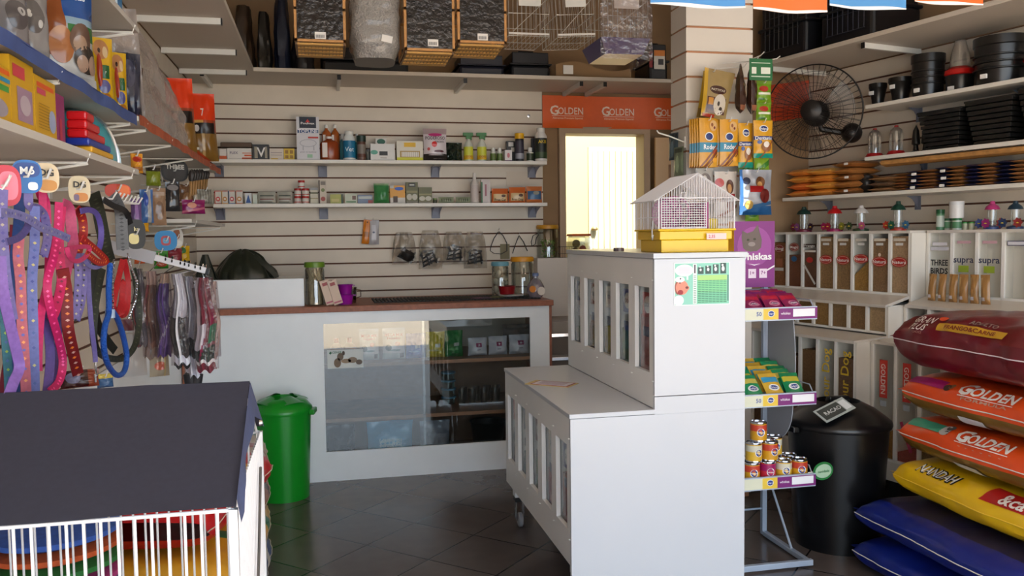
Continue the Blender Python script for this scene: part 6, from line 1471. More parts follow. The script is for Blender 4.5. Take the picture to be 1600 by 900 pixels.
hung('silver bag with grey print hanging behind the house cage ridge', 'treat bag', 1087, 1115, 263, 300, 4.28, (170, 166, 160), [('e', .5, .5, .3, .3, (120, 112, 110)), ('e', .45, .55, .12, .15, (200, 196, 190))], seed=35)
hung('cream and red dog snack bag between the house cage and silver-blue bag', 'treat bag', 1116, 1151, 268, 338, 4.26, (206, 196, 186), [('e', .2, .75, .2, .1, (190, 90, 90)), ('e', .66, .66, .18, .16, (90, 56, 40)), ('e', .64, .62, .1, .1, (190, 140, 90)), ('r', .25, .38, .9, .5, (150, 30, 30)), ('e', .7, .25, .2, .14, (110, 60, 46)), ('d', .05, .12, .3, (150, 90, 70))], seed=36, wr=.3)
hung('shiny silver-blue dog snack bag with red lettering, lowest on the pillar edge', 'treat bag', 1153, 1207, 265, 336, 4.22, (176, 180, 190), [('r', 0, 0, 1, .2, (40, 100, 160)), ('d', .16, .24, .15, (60, 110, 160)), ('e', .2, .75, .12, .08, (60, 66, 90)), ('e', .62, .72, .14, .13, (110, 70, 40)), ('e', .6, .66, .08, .08, (200, 150, 90)), ('r', .28, .5, .72, .64, (170, 30, 34)), ('e', .75, .42, .16, .16, (120, 40, 34)), ('e', .25, .22, .12, .1, (190, 160, 90)), ('r', 0, 0, .08, 1, (60, 110, 170))], [('Xisdog', .5, .57, .02, (220, 70, 60), .42)], seed=37, wr=.6, rough=.12, metal=.5, rz=.1)
hung('green-bottomed pack hanging behind the silver-blue bag', 'treat bag', 1164, 1186, 325, 346, 4.34, (120, 160, 50), [('e', .5, .5, .3, .2, (60, 120, 40))], seed=38)
# on the shadowed side of the pillar
for i, (px, pt_, pb_, c, s) in enumerate(((1055, 208, 250, (60, 76, 84), 'blue-grey clear pack'), (1062, 232, 276, (110, 120, 96), 'pale green clear pack'))):
    p = at(px, pt_, Y=4.5); q = at(px, pb_, Y=4.5); t = thing('hanging_pack', s + ' hanging on the side of the pillar above the house cage', 'pack', (1.93, 4.5 - .07 * i, p.z), -PI / 2 + .2)
    pouch_mb(.09, p.z - q.z, .02, c, [('r', .1, .8, .9, .95, tuple(int(v * .6) for v in c)), ('e', .5, .4, .2, .3, tuple(min(255, int(v * 1.5)) for v in c))], seed=50 + i, wr=.4).build('packet', parent=t, loc=(0, -.012, -(p.z - q.z)), smooth=True)
t = thing('slat_hook', 'long bent white wire hook reaching left from the pillar above the door', 'hook', (1.95, 4.42, 2.005))
MB().tube([(0, 0, 0), (-.10, -.02, .03), (-.165, -.03, .045), (-.175, -.03, .058)], .004, WIRE, 6).build('wire', parent=t, smooth=True); MB().box(-.006, .0, -.012, .012, -.03, .03, WIRE).build('plate', parent=t)

# ================================================================ YELLOW HOUSE-SHAPED HAMSTER CAGE
t = thing('hamster_cage', 'white wire house-shaped hamster cage with yellow tray on the white cabinet', 'cage', (1.285, 3.16, 1.4285))
CWd, CD = .325, .26
YT = C(226, 184, 14, .3)
mb = MB()
for (z0, z1, o_) in ((0, .05, .018), (.05, .085, .008), (.085, .093, -.004)): mb.box(o_, CWd - o_, o_, CD - o_, z0, z1, YT)
mb.build('tray', parent=t, bevel=.003)
wc = C(226, 224, 228, .35); RW = .0014
ze, zr = .215, .308
mb = MB()
def roofz(x): return ze + (zr - ze) * (1 - abs(x / CWd * 2 - 1))
for yy in (.004, CD - .004):
    n = 30
    for k in range(n + 1):
        x = .004 + (CWd - .008) * k / n; mb.tube([(x, yy, .09), (x, yy, roofz(x))], RW, wc, 4)
    mb.tube([(0, yy, ze), (CWd / 2, yy, zr), (CWd, yy, ze)], .002, wc, 5); mb.tube([(0, yy, ze), (CWd, yy, ze)], .0016, wc, 4); mb.tube([(0, yy, .09), (0, yy, ze)], .0022, wc, 5); mb.tube([(CWd, yy, .09), (CWd, yy, ze)], .0022, wc, 5)
for xx in (.004, CWd - .004):
    for k in range(17):
        y = CD * k / 16; mb.tube([(xx, y, .09), (xx, y, ze)], RW, wc, 4)
    mb.tube([(xx, 0, ze), (xx, CD, ze)], .002, wc, 4); mb.tube([(xx, 0, .14), (xx, CD, .14)], .0016, wc, 4)
mb.build('wire_walls', parent=t)
rf = MB(); RSm = C(196, 196, 204, .35)
A = Vector((-.018, 0, ze - .012)); B = Vector((CWd / 2, 0, zr + .004))
for s in (0, 1):
    a = A if not s else Vector((CWd + .018, 0, ze - .012))
    for k in range(28):
        y0 = -.006 + (CD + .012) * k / 27
        rf.tube([a + Vector((0, y0, 0)), B + Vector((0, y0, 0))], RW, wc, 4)
rf.poly([A + Vector((0, -.004, -.001)), B + Vector((0, -.004, -.001)), B + Vector((0, CD + .004, -.001)), A + Vector((0, CD + .004, -.001))], RSm)
rf.tube([A + Vector((0, -.006, 0)), A + Vector((0, CD + .006, 0))], .003, wc, 5)
rf.build('roof', parent=t)
dr = MB()
for k in range(13): dr.tube([(.01, -.002, .10 + .0095 * k), (.20, -.002, .10 + .0095 * k)], RW, wc, 4)
dr.tube([(.01, -.002, .096), (.01, -.002, .215), (.20, -.002, .215), (.20, -.002, .096)], .0024, wc, 5, closed=True); dr.tube([(.09, -.004, .215), (.09, -.006, .235), (.11, -.006, .235), (.11, -.004, .215)], .0018, wc, 5)
dr.build('door', parent=t)
wh = MB(); pk = C(176, 80, 140, .35)
cw = Vector((.105, .13, .158)); R = .066
for yy in (-.035, .035):
    wh.tube([cw + Vector((R * math.cos(k * PI / 16), yy, R * math.sin(k * PI / 16))) for k in range(32)], .0035, pk, 6, closed=True)
for k in range(26):
    a = k * PI / 13; d = Vector((R * math.cos(a), 0, R * math.sin(a))); wh.tube([cw + d + Vector((0, -.035, 0)), cw + d + Vector((0, .035, 0))], .0022, pk, 4)
for k in range(6):
    a = k * PI / 3; a2 = a + .5; wh.tube([cw + Vector((0, -.036, 0)), cw + Vector((R * math.cos(a), -.036, R * math.sin(a)))], .004, C(120, 40, 90, .4), 6)
wh.poly([cw + Vector((R * math.cos(k * PI / 14), .034, R * math.sin(k * PI / 14))) for k in range(28)], pk); wh.build('exercise_wheel', parent=t, smooth=True)
MB().box(.225, .31, .12, .22, .093, .135, C(206, 180, 40, .4)).build('food_box', parent=t, bevel=.004)
hs = MB(); hs.box(.215, .235, .05, .23, .093, .20, C(150, 40, 110, .4)); hs.build('divider', parent=t, bevel=.002)
pt_ = MB(); pt_.box(.20, .285, -.006, -.004, .050, .074, C(226, 200, 196, .5)); pt_.text('2,35', .012, C(190, 60, 90), lambda a, b: (.222 + a, -.0068, .062 + b))
pt_.build('price_tag', parent=t)
cl = MB(); cl.tube([(-.004, .05, .125), (-.008, .05, .10), (-.008, .05, .06), (-.004, .06, .05), (-.006, .045, .07)], .003, C(200, 200, 204, .3), 6); cl.build('clip', parent=t, smooth=True)
a = at(984, 388, Y=3.4); mb = MB(); mb.box(-.02, .02, -.014, .014, 0, .015, C(110, 90, 96, .4)); mb.box(-.006, .006, -.0145, .0145, .0, .0155, C(190, 180, 180, .4))
tag(mb.build('small_box', loc=(1.262 + .02, 3.62, 1.4285)), 'tiny dark and silver box on the cabinet top left of the hamster cage', 'box')

# ================================================================ CAGES HANGING FROM THE CEILING
PINE = C(206, 148, 82, .5, noise_=.2, scale=30); TRAYW = C(206, 156, 76, .5)
FOIL = C(46, 42, 40, .18, .55, bump=1.0, bscale=34, coat=.3)
def wood_cage(label, px0, px1, pb, Y=4.6, D=.36, seed=0, dx=0):
    x0, x1 = pxs(px0, px1, pb, Y); zb = pz(pb, px0, Y); W = x1 - x0; H = .48
    t = thing('wooden_birdcage', label, 'cage', (x0, Y, zb), 0)
    mb = MB()
    for x in (0, W - .016):
        for y in (0, D - .016): mb.box(x, x + .016, y, y + .016, 0, H, PINE)
    for z in (0, .16 + .05 * (seed % 2), H - .018):
        mb.box(.0, W, 0, .012, z, z + .016, PINE); mb.box(0, W, D - .012, D, z, z + .016, PINE); mb.box(0, .012, 0, D, z, z + .016, PINE); mb.box(W - .012, W, 0, D, z, z + .016, PINE)
    mb.build('frame', parent=t, bevel=.001)
    wr = MB(); 
    for k in range(18): wr.tube([(.016 + (W - .032) * k / 17, .008, .01), (.016 + (W - .032) * k / 17, .008, H - .02)], .0012, METAL, 4)
    wr.build('wire_front', parent=t)
    tr = MB(); n = 4
    for k in range(n):
        y0 = .02 + (D - .05) * k / n; tr.box(.012, W - .012, y0, y0 + (D - .05) / n * .78, -.012 - .002 * k, -.002 - .002 * k, TRAYW)
    tr.box(.004, .014, .01, D - .01, -.014, 0, C(110, 80, 50, .6)); tr.box(W - .014, W - .004, .01, D - .01, -.014, 0, C(110, 80, 50, .6))
    for k in range(12):
        for j in range(3): tr.box(.03 + (W - .06) * k / 11 - .001, .03 + (W - .06) * k / 11 + .001, .03 + .085 * j, .07 + .085 * j, -.0205, -.018, C(80, 56, 36, .6))
    tr.build('slatted_tray', parent=t)
    fo = MB(); fo.grid(20, 24, lambda u, v: (.014 + (W - .028) * u, -.003 - .006 * abs(noise.noise(Vector((u * 8 + seed * 5, v * 12, 0)))), .012 + (H - .03) * v), FOIL); fo.build('wrapping_film', parent=t, smooth=True)
    lb = MB(); lb.box(-.028, .028, 0, .001, -.018, .018, TAG)
    for k in range(10): lb.box(-.022 + .0044 * k, -.0195 + .0044 * k, -.0006, 0, -.012, .004, C(60, 60, 66, .5))
    lb.build('barcode_label', parent=t, loc=(W * (.5 + .06 * seed), -.012, .03 + .01 * seed))
    MB().tube([(W / 2, D / 2, H), (W / 2, D / 2, CEIL - zb - .002)], .002, METAL, 5).build('hanging_wire', parent=t)
    return t
wood_cage('wooden birdcage wrapped in dark film hanging furthest left under the ceiling', 460, 541, 64, seed=0)
wood_cage('wooden birdcage in dark film hanging just right of the grey bubble-wrapped cage', 632, 711, 78, seed=1)
wood_cage('wooden birdcage in dark film hanging beside the first wire cage', 715, 792, 66, seed=0)
x0, x1 = pxs(548, 629, 80, 4.6); zb = pz(78, 560, 4.6)
t = thing('wrapped_cage', 'cage wrapped in milky grey bubble film hanging between two wooden cages', 'cage', (x0, 4.6, zb))
W = x1 - x0
mb = MB()
def fn(u, v):
    a = u * 2 * PI; c, s = math.cos(a), math.sin(a); k = .5
    x = W / 2 + (W / 2) * math.copysign(abs(c) ** k, c) * (1 - .22 * max(0, (.16 - v) / .16)); y = .17 + .17 * math.copysign(abs(s) ** k, s) * (1 - .2 * max(0, (.16 - v) / .16))
    n = noise.noise(Vector((x * 14, y * 14, v * 11))) * .010
    return (x + n * c, y + n * s, -.03 + .52 * v)
mb.grid(60, 34, fn, C(150, 146, 142, .22, .1, bump=1.0, bscale=90, coat=.5)); mb.poly([fn(k / 30, 0) for k in range(30)][::-1], C(110, 104, 100, .5)); mb.build('bubble_film', parent=t, smooth=True)
lb = MB(); lb.box(-.028, .028, 0, .001, -.018, .018, TAG); lb.build('barcode_label', parent=t, loc=(W * .7, -.012, .06), rot=(0, .2, 0))
MB().tube([(W / 2, .17, .48), (W / 2, .17, CEIL - zb - .002)], .002, METAL, 5).build('hanging_wire', parent=t)
def wire_cage(label, px0, px1, pf, Y=4.6, D=.34, tilt=0, base=None, white_card=True, H=.5):
    x0, x1 = pxs(px0, px1, pf, Y); zb = pz(pf, px0, Y); W = x1 - x0
    t = thing('wire_birdcage', label, 'cage', (x0, Y, zb)); t.rotation_euler = (0, tilt, 0)
    wm = C(196, 192, 184, .3, .4); mb = MB()
    for k in range(10):
        x = W * k / 9; mb.tube([(x, 0, .0), (x, 0, H)], .0014, wm, 4); mb.tube([(x, D, 0), (x, D, H)], .0014, wm, 4)
        if base is None: mb.tube([(x, 0, -.0), (x, D, -.0)], .0013, wm, 4)
    for k in range(6):
        y = D * k / 5; mb.tube([(0, y, 0), (0, y, H)], .0012, wm, 4); mb.tube([(W, y, 0), (W, y, H)], .0012, wm, 4)
    for z in (0, .12, .3, H):
        mb.tube([(0, 0, z), (W, 0, z), (W, D, z), (0, D, z)], .0022, wm, 5, closed=True)
    if base is None: mb.tube([(0, D / 2, 0), (W, D / 2, 0)], .002, wm, 4); mb.tube([(0, .0, .012), (W, 0, .012)], .006, C(214, 210, 206, .4), 5)
    mb.tube([(W * .1, -.003, .02), (W * .95, -.003, .2)], .0018, wm, 4)
    mb.build('wire_body', parent=t)
    if white_card: MB().box(W * .25, W * .8, -.004, -.002, .16, .225, C(206, 204, 198, .5)).build('white_card', parent=t)
    MB().tube([(W / 2, D / 2, H), (W / 2, D / 2, CEIL - zb - .01)], .002, METAL, 5).build('hanging_wire', parent=t)
    return t, W, D, H
wire_cage('bare wire birdcage hanging beside the last wooden cage', 795, 858, 55)
wire_cage('bare wire birdcage hanging tilted beside the purple-based cage', 872, 930, 58, tilt=-.06)
t, W, D, H = wire_cage('wire birdcage with deep purple base in clear film, nearest the pillar', 942, 1012, 58, base=1)
PB = C(50, 30, 110, .35); mb = MB()
P = [(-.012, -.012, .0), (W + .012, -.012, .0), (W + .012, D + .012, .0), (-.012, D + .012, .0), (.02, .02, -.085), (W - .02, .02, -.085), (W - .02, D - .02, -.085), (.02, D - .02, -.085)]
for f in ((0, 1, 5, 4), (1, 2, 6, 5), (2, 3, 7, 6), (3, 0, 4, 7)): mb.poly([P[i] for i in f][::-1], PB)
mb.poly([P[i] for i in (4, 5, 6, 7)][::-1], C(190, 150, 90, .35))
mb.build('base_tray', parent=t)
fm = CLEAR(232, 224, 224, .10, .12, wrinkle=.45, milk=.04, edge=.3)
mb = MB(); mb.grid(12, 18, lambda u, v: (-.02 + (W + .04) * u, -.02 + .01 * noise.noise(Vector((u * 5, v * 7, 1))), -.12 + (H + .12) * v), fm); mb.grid(8, 18, lambda u, v: (W + .02 + .01 * noise.noise(Vector((u * 5, v * 7, 3))), -.02 + (D + .03) * u, -.12 + (H + .12) * v), fm); mb.build('clear_film', parent=t, smooth=True)

# things lying on the back high shelf
def softbag(label, cat, px0, px1, pt, Y, col, seed, name='packed_bag', z=2.574, d=.12, rough=.45, am=.3):
    x0, x1 = pxs(px0, px1, pt, Y); zt = pz(pt, px0, Y); h = zt - z; mb = MB(); W = x1 - x0
    def f(u, v):
        a = u * 2 * PI; c, s = math.cos(a), math.sin(a); q = 1 - .35 * v ** 3
        n = 1 + am * 1.4 * noise.noise(Vector((c * 1.6, s * 1.6, v * 3 + seed * 4))) + am * .6 * noise.noise(Vector((c * 5, s * 5, v * 9 + seed)))
        return (W / 2 * q * n * math.copysign(abs(c) ** .6, c) * (.88), d * q * n * s, h * v)
    mb.grid(40, 16, f, C(*col, rough)); mb.poly([f(k / 20, 1) for k in range(20)], C(*col, rough))
    tag(mb.build(name, loc=((x0 + x1) / 2, Y, z), smooth=True), label, cat)
softbag('brown camouflage bundle at the left end of the back high shelf', 'bundle', 362, 398, 12, 5.80, (60, 44, 30), 1, am=.2)
softbag('dark net bag of mixed goods beside the brown bundle', 'bag', 399, 424, 22, 5.80, (44, 40, 34), 2, am=.2)
softbag('navy padded bundle on the high shelf left of the hanging cages', 'bundle', 425, 454, -5, 5.80, (22, 30, 52), 3, am=.15)
softbag('black bundle behind the leftmost hanging cage', 'bundle', 452, 492, 40, 5.8, (20, 20, 24), 4, am=.15)
def hsbox(label, px0, px1, pt, Y, col, name='carrier_base', d=.3):
    x0, x1 = pxs(px0, px1, pt, Y); zt = pz(pt, px0, Y); t = thing(name, label, 'carrier', ((x0 + x1) / 2, Y, 2.574)); h = zt - 2.574; w = x1 - x0
    mb = MB(); mb.box(-w / 2 + .01, w / 2 - .01, 0, d, 0, h * .5, C(*col, .4)); mb.build('lower_shell', parent=t, bevel=.02); mb = MB(); mb.box(-w / 2, w / 2, -.01, d + .01, h * .5, h * .56, C(*col, .4)); mb.box(-w / 2 + .02, w / 2 - .02, .01, d - .01, h * .56, h, C(*col, .4)); mb.build('upper_shell', parent=t, bevel=.02)
    MB().tube([(-.06, d / 2, h), (-.05, d / 2, h + .03), (.05, d / 2, h + .03), (.06, d / 2, h)], .008, C(*col, .4), 6).build('handle', parent=t, smooth=True)
    return t
hsbox('low black carrier on the high shelf behind the left wooden cages', 500, 640, 72, 5.72, (16, 16, 20))
hsbox('dark navy carrier on the high shelf behind the first wire cage', 715, 790, 84, 5.72, (22, 24, 40))
hsbox('black carrier with rounded top on the high shelf behind the tilted cage', 796, 862, 80, 5.72, (14, 15, 22))
x0, x1 = pxs(868, 985, 110, 5.75); mb = MB(); mb.grid(12, 4, lambda u, v: (x0 + (x1 - x0) * u, 5.74 + .03 * math.sin(u * PI), 2.5745 + (.10 + .03 * math.sin(u * 6)) * v), C(150, 120, 86, .7)); mb.box(x0 + .05, x0 + .12, 5.728, 5.732, 2.61, 2.67, TAG)
tag(mb.build('cardboard_sheet', smooth=True), 'curved brown cardboard with white tag under the purple-based cage', 'cardboard')
t = hsbox('black carrier with a printed picture label, right end of the back high shelf', 1012, 1046, 68, 5.70, (15, 14, 18))
mb = MB(); mb.box(-.03, .05, -.004, 0, .08, .21, C(206, 200, 190, .5)); mb.box(-.03, .05, -.0045, -.004, .17, .21, C(206, 120, 40, .5)); mb.box(.0, .04, -.0046, -.004, .11, .15, C(50, 46, 50, .5)); mb.build('picture_label', parent=t, loc=(-.01, -.012, 0))
MB().box(-.075, -.05, -.016, -.012, .09, .2, C(130, 24, 24, .4)).build('red_sticker', parent=t)
# ================================================================ LEFT WALL SHELVES
XS = -.59
def wire_bracket(parent, y, z, L=.245, up=False):
    mb = MB(); w = C(226, 224, 218, .35)
    mb.tube([(XL + .003, y, z - .012), (XL + L, y, z - .012), (XL + L + .008, y, z + .012)], .003, w, 5)
    mb.tube([(XL + .003, y, z - .055), (XL + L, y, z - .014)], .003, w, 5); mb.tube([(XL + .003, y + .012, z - .055), (XL + L, y + .012, z - .014)], .003, w, 5)
    mb.box(XL + .001, XL + .005, y - .01, y + .02, z - .08, z, w)
    mb.build('wire_bracket', parent=parent, smooth=True)
BE = C(64, 84, 140, .6, noise_=.25, scale=14)
def lshelf(label, z, y0, y1, xs=XS, edge=None, br=()):
    t = thing('wall_shelf', label, 'shelf'); m = C(196, 190, 182, .5)
    MB().box(XL + .002, xs, y0, y1, z - .018, z, m).build('board', parent=t, bevel=.001)
    if edge:
        mb = MB(); mb.grid(40, 3, lambda u, v: (xs + .003 + .003 * math.sin(u * 60), y0 + (y1 - y0) * u, z - .030 + .034 * v + .002 * math.sin(u * 45)), edge); mb.grid(40, 2, lambda u, v: (xs + .003 - .12 * v, y0 + (y1 - y0) * u, z + .0025 + .001 * math.sin(u * 40)), edge); mb.build('covering', parent=t, smooth=True)
    for y in br: wire_bracket(t, y, z - .018)
    return t
ZBL, ZS2, ZTL, ZOR, ZLO = 1.905, 1.735, 2.215, 1.915, 1.60
lshelf('left wall shelf with a blue cloth covering, above the yellow boxes', ZBL, .4, 3.02, edge=BE, br=(1.4, 2.2, 2.95))
lshelf('white shelf on the left wall carrying the yellow boxes and aqua toy', ZS2, .4, 3.03, br=(1.78, 2.42, 2.95))
lshelf('short white shelf on the left wall above the large dog food bag', ZTL, .4, 3.12, br=(2.2, 3.05))
lshelf('left wall shelf with orange covering reaching towards the back corner', ZOR, 3.06, 5.35, edge=C(176, 84, 50, .6, noise_=.3, scale=20), br=(3.2, 3.7, 4.3, 4.9))
lshelf('small low white shelf on the left wall near the back corner', ZLO, 4.15, 5.5, br=(4.3, 5.3))
def lbag(label, px, pb, pt, wpx, z, rz, base, paint, texts=(), d=.07, inset=.07, seed=0, wr=.3, name='food_bag', cat='bag', rx=0, rough=.25, ysh=0, **k):
    c = at(px, pb, X=XS - inset); y = c.y + ysh
    dep = Vector((XS - inset, y, 0)).dot(Vector((_fw.x, _fw.y, 0)))
    ztop = at(px, pt, X=XS - inset).z
    h = ztop - z; w = wpx / F * dep
    shaded = lambda c: tuple(int(q * .82) for q in c); mb = pouch_mb(w, h, d, shaded(base), [L[:-1] + (shaded(L[-1]),) for L in paint], texts, seed=seed, wr=wr, rough=rough, **k)  # bag colours dimmed: shade of the upper left wall put into the print
    o = mb.build(name, loc=(XS - inset, y, z), rot=(rx, 0, rz), smooth=True); return tag(o, label, cat)
# top-left short shelf box ends
for i, (px, c, c2, s) in enumerate(((197, (60, 120, 170), (200, 210, 220), 'blue and white box at the end of the short top left shelf'), (186, (180, 40, 40), (214, 208, 200), 'red and white box behind the blue one on the short top left shelf'))):
    mb = MB(); y = 2.94 - .10 * i; mb.box(-.06, 0, -.035, .035, 0, .20, C(*c2, .45)); mb.box(-.03, -.012, -.0358, .0358, .02, .19, C(*c, .45)); mb.box(.0, .0008, -.03, .03, .02, .09, C(*c, .45))
    tag(mb.build('carton', loc=(XS - .02, y, ZTL + .0005)), s, 'box')
# blue shelf
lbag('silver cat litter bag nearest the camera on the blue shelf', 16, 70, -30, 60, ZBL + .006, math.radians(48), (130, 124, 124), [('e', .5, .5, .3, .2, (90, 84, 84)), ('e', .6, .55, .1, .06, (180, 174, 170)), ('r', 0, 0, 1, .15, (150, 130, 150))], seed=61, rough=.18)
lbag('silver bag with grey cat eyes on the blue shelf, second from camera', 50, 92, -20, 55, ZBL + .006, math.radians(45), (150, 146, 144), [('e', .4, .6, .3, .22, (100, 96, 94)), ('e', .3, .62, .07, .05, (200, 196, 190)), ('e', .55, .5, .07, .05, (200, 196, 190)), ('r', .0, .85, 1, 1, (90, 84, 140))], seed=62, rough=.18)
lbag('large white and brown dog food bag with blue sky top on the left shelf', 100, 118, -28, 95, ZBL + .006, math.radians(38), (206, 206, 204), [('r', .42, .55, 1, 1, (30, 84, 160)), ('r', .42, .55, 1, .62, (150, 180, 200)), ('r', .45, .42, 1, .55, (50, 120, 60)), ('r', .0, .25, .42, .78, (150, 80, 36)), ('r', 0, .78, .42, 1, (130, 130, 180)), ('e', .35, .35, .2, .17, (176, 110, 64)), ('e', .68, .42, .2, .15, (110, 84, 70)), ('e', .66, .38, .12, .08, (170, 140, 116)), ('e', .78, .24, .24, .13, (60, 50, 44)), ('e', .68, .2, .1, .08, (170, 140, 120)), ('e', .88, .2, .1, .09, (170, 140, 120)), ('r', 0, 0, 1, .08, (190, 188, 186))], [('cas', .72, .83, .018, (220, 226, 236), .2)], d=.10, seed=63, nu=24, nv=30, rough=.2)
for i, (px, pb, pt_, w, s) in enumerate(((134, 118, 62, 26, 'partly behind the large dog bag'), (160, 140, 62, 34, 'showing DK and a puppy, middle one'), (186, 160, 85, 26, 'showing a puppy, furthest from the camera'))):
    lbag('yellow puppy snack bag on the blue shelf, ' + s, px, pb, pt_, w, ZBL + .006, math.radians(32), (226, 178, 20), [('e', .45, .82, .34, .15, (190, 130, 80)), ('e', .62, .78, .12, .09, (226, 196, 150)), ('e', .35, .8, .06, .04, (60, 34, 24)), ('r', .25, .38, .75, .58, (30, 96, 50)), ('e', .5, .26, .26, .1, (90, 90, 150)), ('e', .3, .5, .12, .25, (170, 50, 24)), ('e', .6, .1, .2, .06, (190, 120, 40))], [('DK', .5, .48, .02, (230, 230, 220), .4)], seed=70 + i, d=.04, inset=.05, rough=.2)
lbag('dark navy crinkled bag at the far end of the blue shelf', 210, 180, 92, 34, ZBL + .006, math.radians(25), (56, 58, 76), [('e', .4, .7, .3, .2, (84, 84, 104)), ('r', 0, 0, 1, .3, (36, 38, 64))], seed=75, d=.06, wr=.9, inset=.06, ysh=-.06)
# orange shelf
c = at(258, 225, X=XS - .02)
t = thing('covered_goods', 'large clear grey plastic cover over goods, between dark bag and orange bags', 'plastic cover', (XS - .12, 3.79, ZOR + .006))
FM_ = CLEAR(196, 184, 178, .18, .22, wrinkle=.5, milk=.45)
mb = MB(); mb.grid(24, 16, lambda u, v: (.10 - .02 * v + .018 * noise.noise(Vector((u * 5, v * 5, 1))) - .12 * max(0, v - .8), -.50 + .98 * u, .40 * v * (1 - .45 * u) + .0), FM_)
mb.grid(8, 16, lambda u, v: (.10 - .2 * u - .02 * v, -.50 + .01 * noise.noise(Vector((u * 5, v * 5, 4))), .40 * v), FM_); mb.build('plastic_film', parent=t, smooth=True)
for k, (yy, c, h) in enumerate(((-.35, (120, 110, 120), .30), (-.12, (150, 120, 110), .27), (.12, (170, 90, 80), .24), (.32, (140, 110, 100), .2))):
    pouch_mb(.2, h, .08, c, [('r', .2, .3, .8, .6, tuple(min(255, int(v * 1.25)) for v in c))], seed=80 + k, nu=10, nv=12).build('packet', parent=t, loc=(.0, yy, .002), rot=(0, 0, math.radians(70)), smooth=True)
OB = [('r', 0, .60, 1, 1, (214, 58, 20)), ('r', 0, .0, 1, .42, (122, 88, 36)), ('r', .08, .40, .92, .56, (26, 20, 20)), ('r', .08, .56, .5, .60, (196, 150, 80)), ('e', .25, .48, .09, .05, (214, 206, 200)), ('r', .42, .05, .52, .4, (170, 140, 90)), ('r', .1, .16, .3, .20, (214, 208, 196)), ('d', .02, .07, -.3, (160, 60, 30))]
def obag(label, px0, px1, pt, pb, Y, seed, texts=()):
    x0, x1 = pxs(px0, px1, (pt + pb) / 2, Y); h = pz(pt, px0, Y) - (ZOR + .006)
    o = pouch_mb(x1 - x0, h, .09, (150, 60, 30), OB, texts, seed=seed, nu=22, nv=30, wr=.3, flare=-.05).build('food_bag', loc=((x0 + x1) / 2, Y, ZOR + .006), rot=(0, -.03, .25), smooth=True)
    tag(o, label, 'bag')
obag('orange and brown dog food bag beside the plastic cover on the left wall', 262, 306, 122, 240, 4.45, 90, [('DOG', .25, .25, .02, (214, 208, 196), .3)])
obag('orange and brown dog food bag further back, overlapping the back wall slats', 296, 340, 146, 262, 4.85, 91, [('7', .5, .72, .04, (220, 210, 200), .12)])
# yellow-box shelf
def lbox(label, px0, px1, pt, col, prints, rz=0, name='carton', d=.14, cat='box', ysh=0):
    y0 = at(px0, 200, X=XS - .01).y; y1 = at(px1, 200, X=XS - .01).y; h = at((px0 + px1) / 2, pt, X=XS - .01).z - ZS2; w = y1 - y0
    mb = MB(); mb.box(-d, 0, 0, w, 0, h, C(*col, .4))
    for i, (u0, v0, u1, v1, c) in enumerate(prints):
        e = .0006 + .0003 * i
        mb.poly([(e, w * u0, h * v0), (e, w * u1, h * v0), (e, w * u1, h * v1), (e, w * u0, h * v1)], C(*c, .45)) if len(c) == 3 else mb.poly([(e, w * ((u0 + u1) / 2 + (u1 - u0) / 2 * math.cos(k * PI / 10)), h * ((v0 + v1) / 2 + (v1 - v0) / 2 * math.sin(k * PI / 10))) for k in range(20)], C(*c[:3], .45))
        if i < 4: # same print wraps the near end face
            mb.poly([(-d * (1 - u0), -e, h * v0), (-d * (1 - u1), -e, h * v0), (-d * (1 - u1), -e, h * v1), (-d * (1 - u0), -e, h * v1)], C(*c[:3], .45))
    tag(mb.build(name, loc=(XS - .012, y0 + ysh, ZS2 + .0005), rot=(0, 0, rz)), label, cat)
YB_ = (196, 150, 20)
lbox('yellow hamster accessory carton with orange and blue stripes at the left edge', -40, 20, 95, YB_, [(0, .86, 1, .95, (214, 90, 24)), (.0, .72, 1, .80, (40, 130, 170)), (.05, .55, .95, .66, (60, 140, 60)), (.1, .3, .5, .5, (40, 130, 170)), (.3, .05, .9, .4, (150, 140, 150, 0))])
lbox('yellow carton with a clear toy window beside the striped carton', 21, 57, 98, YB_, [(.25, .1, .9, .6, (150, 120, 140)), (.1, .72, .6, .9, (190, 60, 70)), (.35, .2, .8, .5, (176, 160, 170, 0))])
lbox('yellow carton with fine print lines next to the purple board', 58, 90, 126, YB_, [(.1, .82, .9, .9, (206, 80, 30)), (.1, .70, .5, .8, (190, 60, 90)), (.6, .1, .95, .5, (150, 160, 190, 0))] + [(.1, .12 + .05 * k, .6, .135 + .05 * k, (150, 110, 20)) for k in range(9)])
lbox('upright purple plastic board between yellow carton and aqua toy', 91, 103, 150, (130, 30, 90), [(.3, .05, .6, .5, (170, 30, 60))], d=.12)
# blue and red stair toy + aqua dome
t = thing('pet_stairs', 'red and blue stepped plastic toy in front of the aqua dome', 'toy', (XS - .055, at(108, 230, X=XS - .05).y + .0, ZS2 + .0005))
mb = MB(); n = 3
for k in range(n): mb.box(-.0, .05, .0 + .0, .19 - .055 * k, .036 + .023 * k, .059 + .023 * k, C(186, 16, 24, .3))
mb.build('red_steps', parent=t, bevel=.006)
mb = MB(); mb.box(-.005, .055, .0, .23, .016, .036, C(30, 50, 140, .3)); mb.build('blue_base', parent=t, bevel=.006)
mb = MB(); mb.box(-.005, .056, .02, .25, .0, .016, C(214, 160, 30, .4)); mb.build('yellow_foot', parent=t, bevel=.004)
ya = at(158, 230, X=-.66).y
t = thing('toy_dome', 'aqua translucent dome toy with a silver band on the left shelf', 'toy', (-.70, 2.75, ZS2 + .0005))
AQ = C(60, 156, 170, .2, coat=.4)
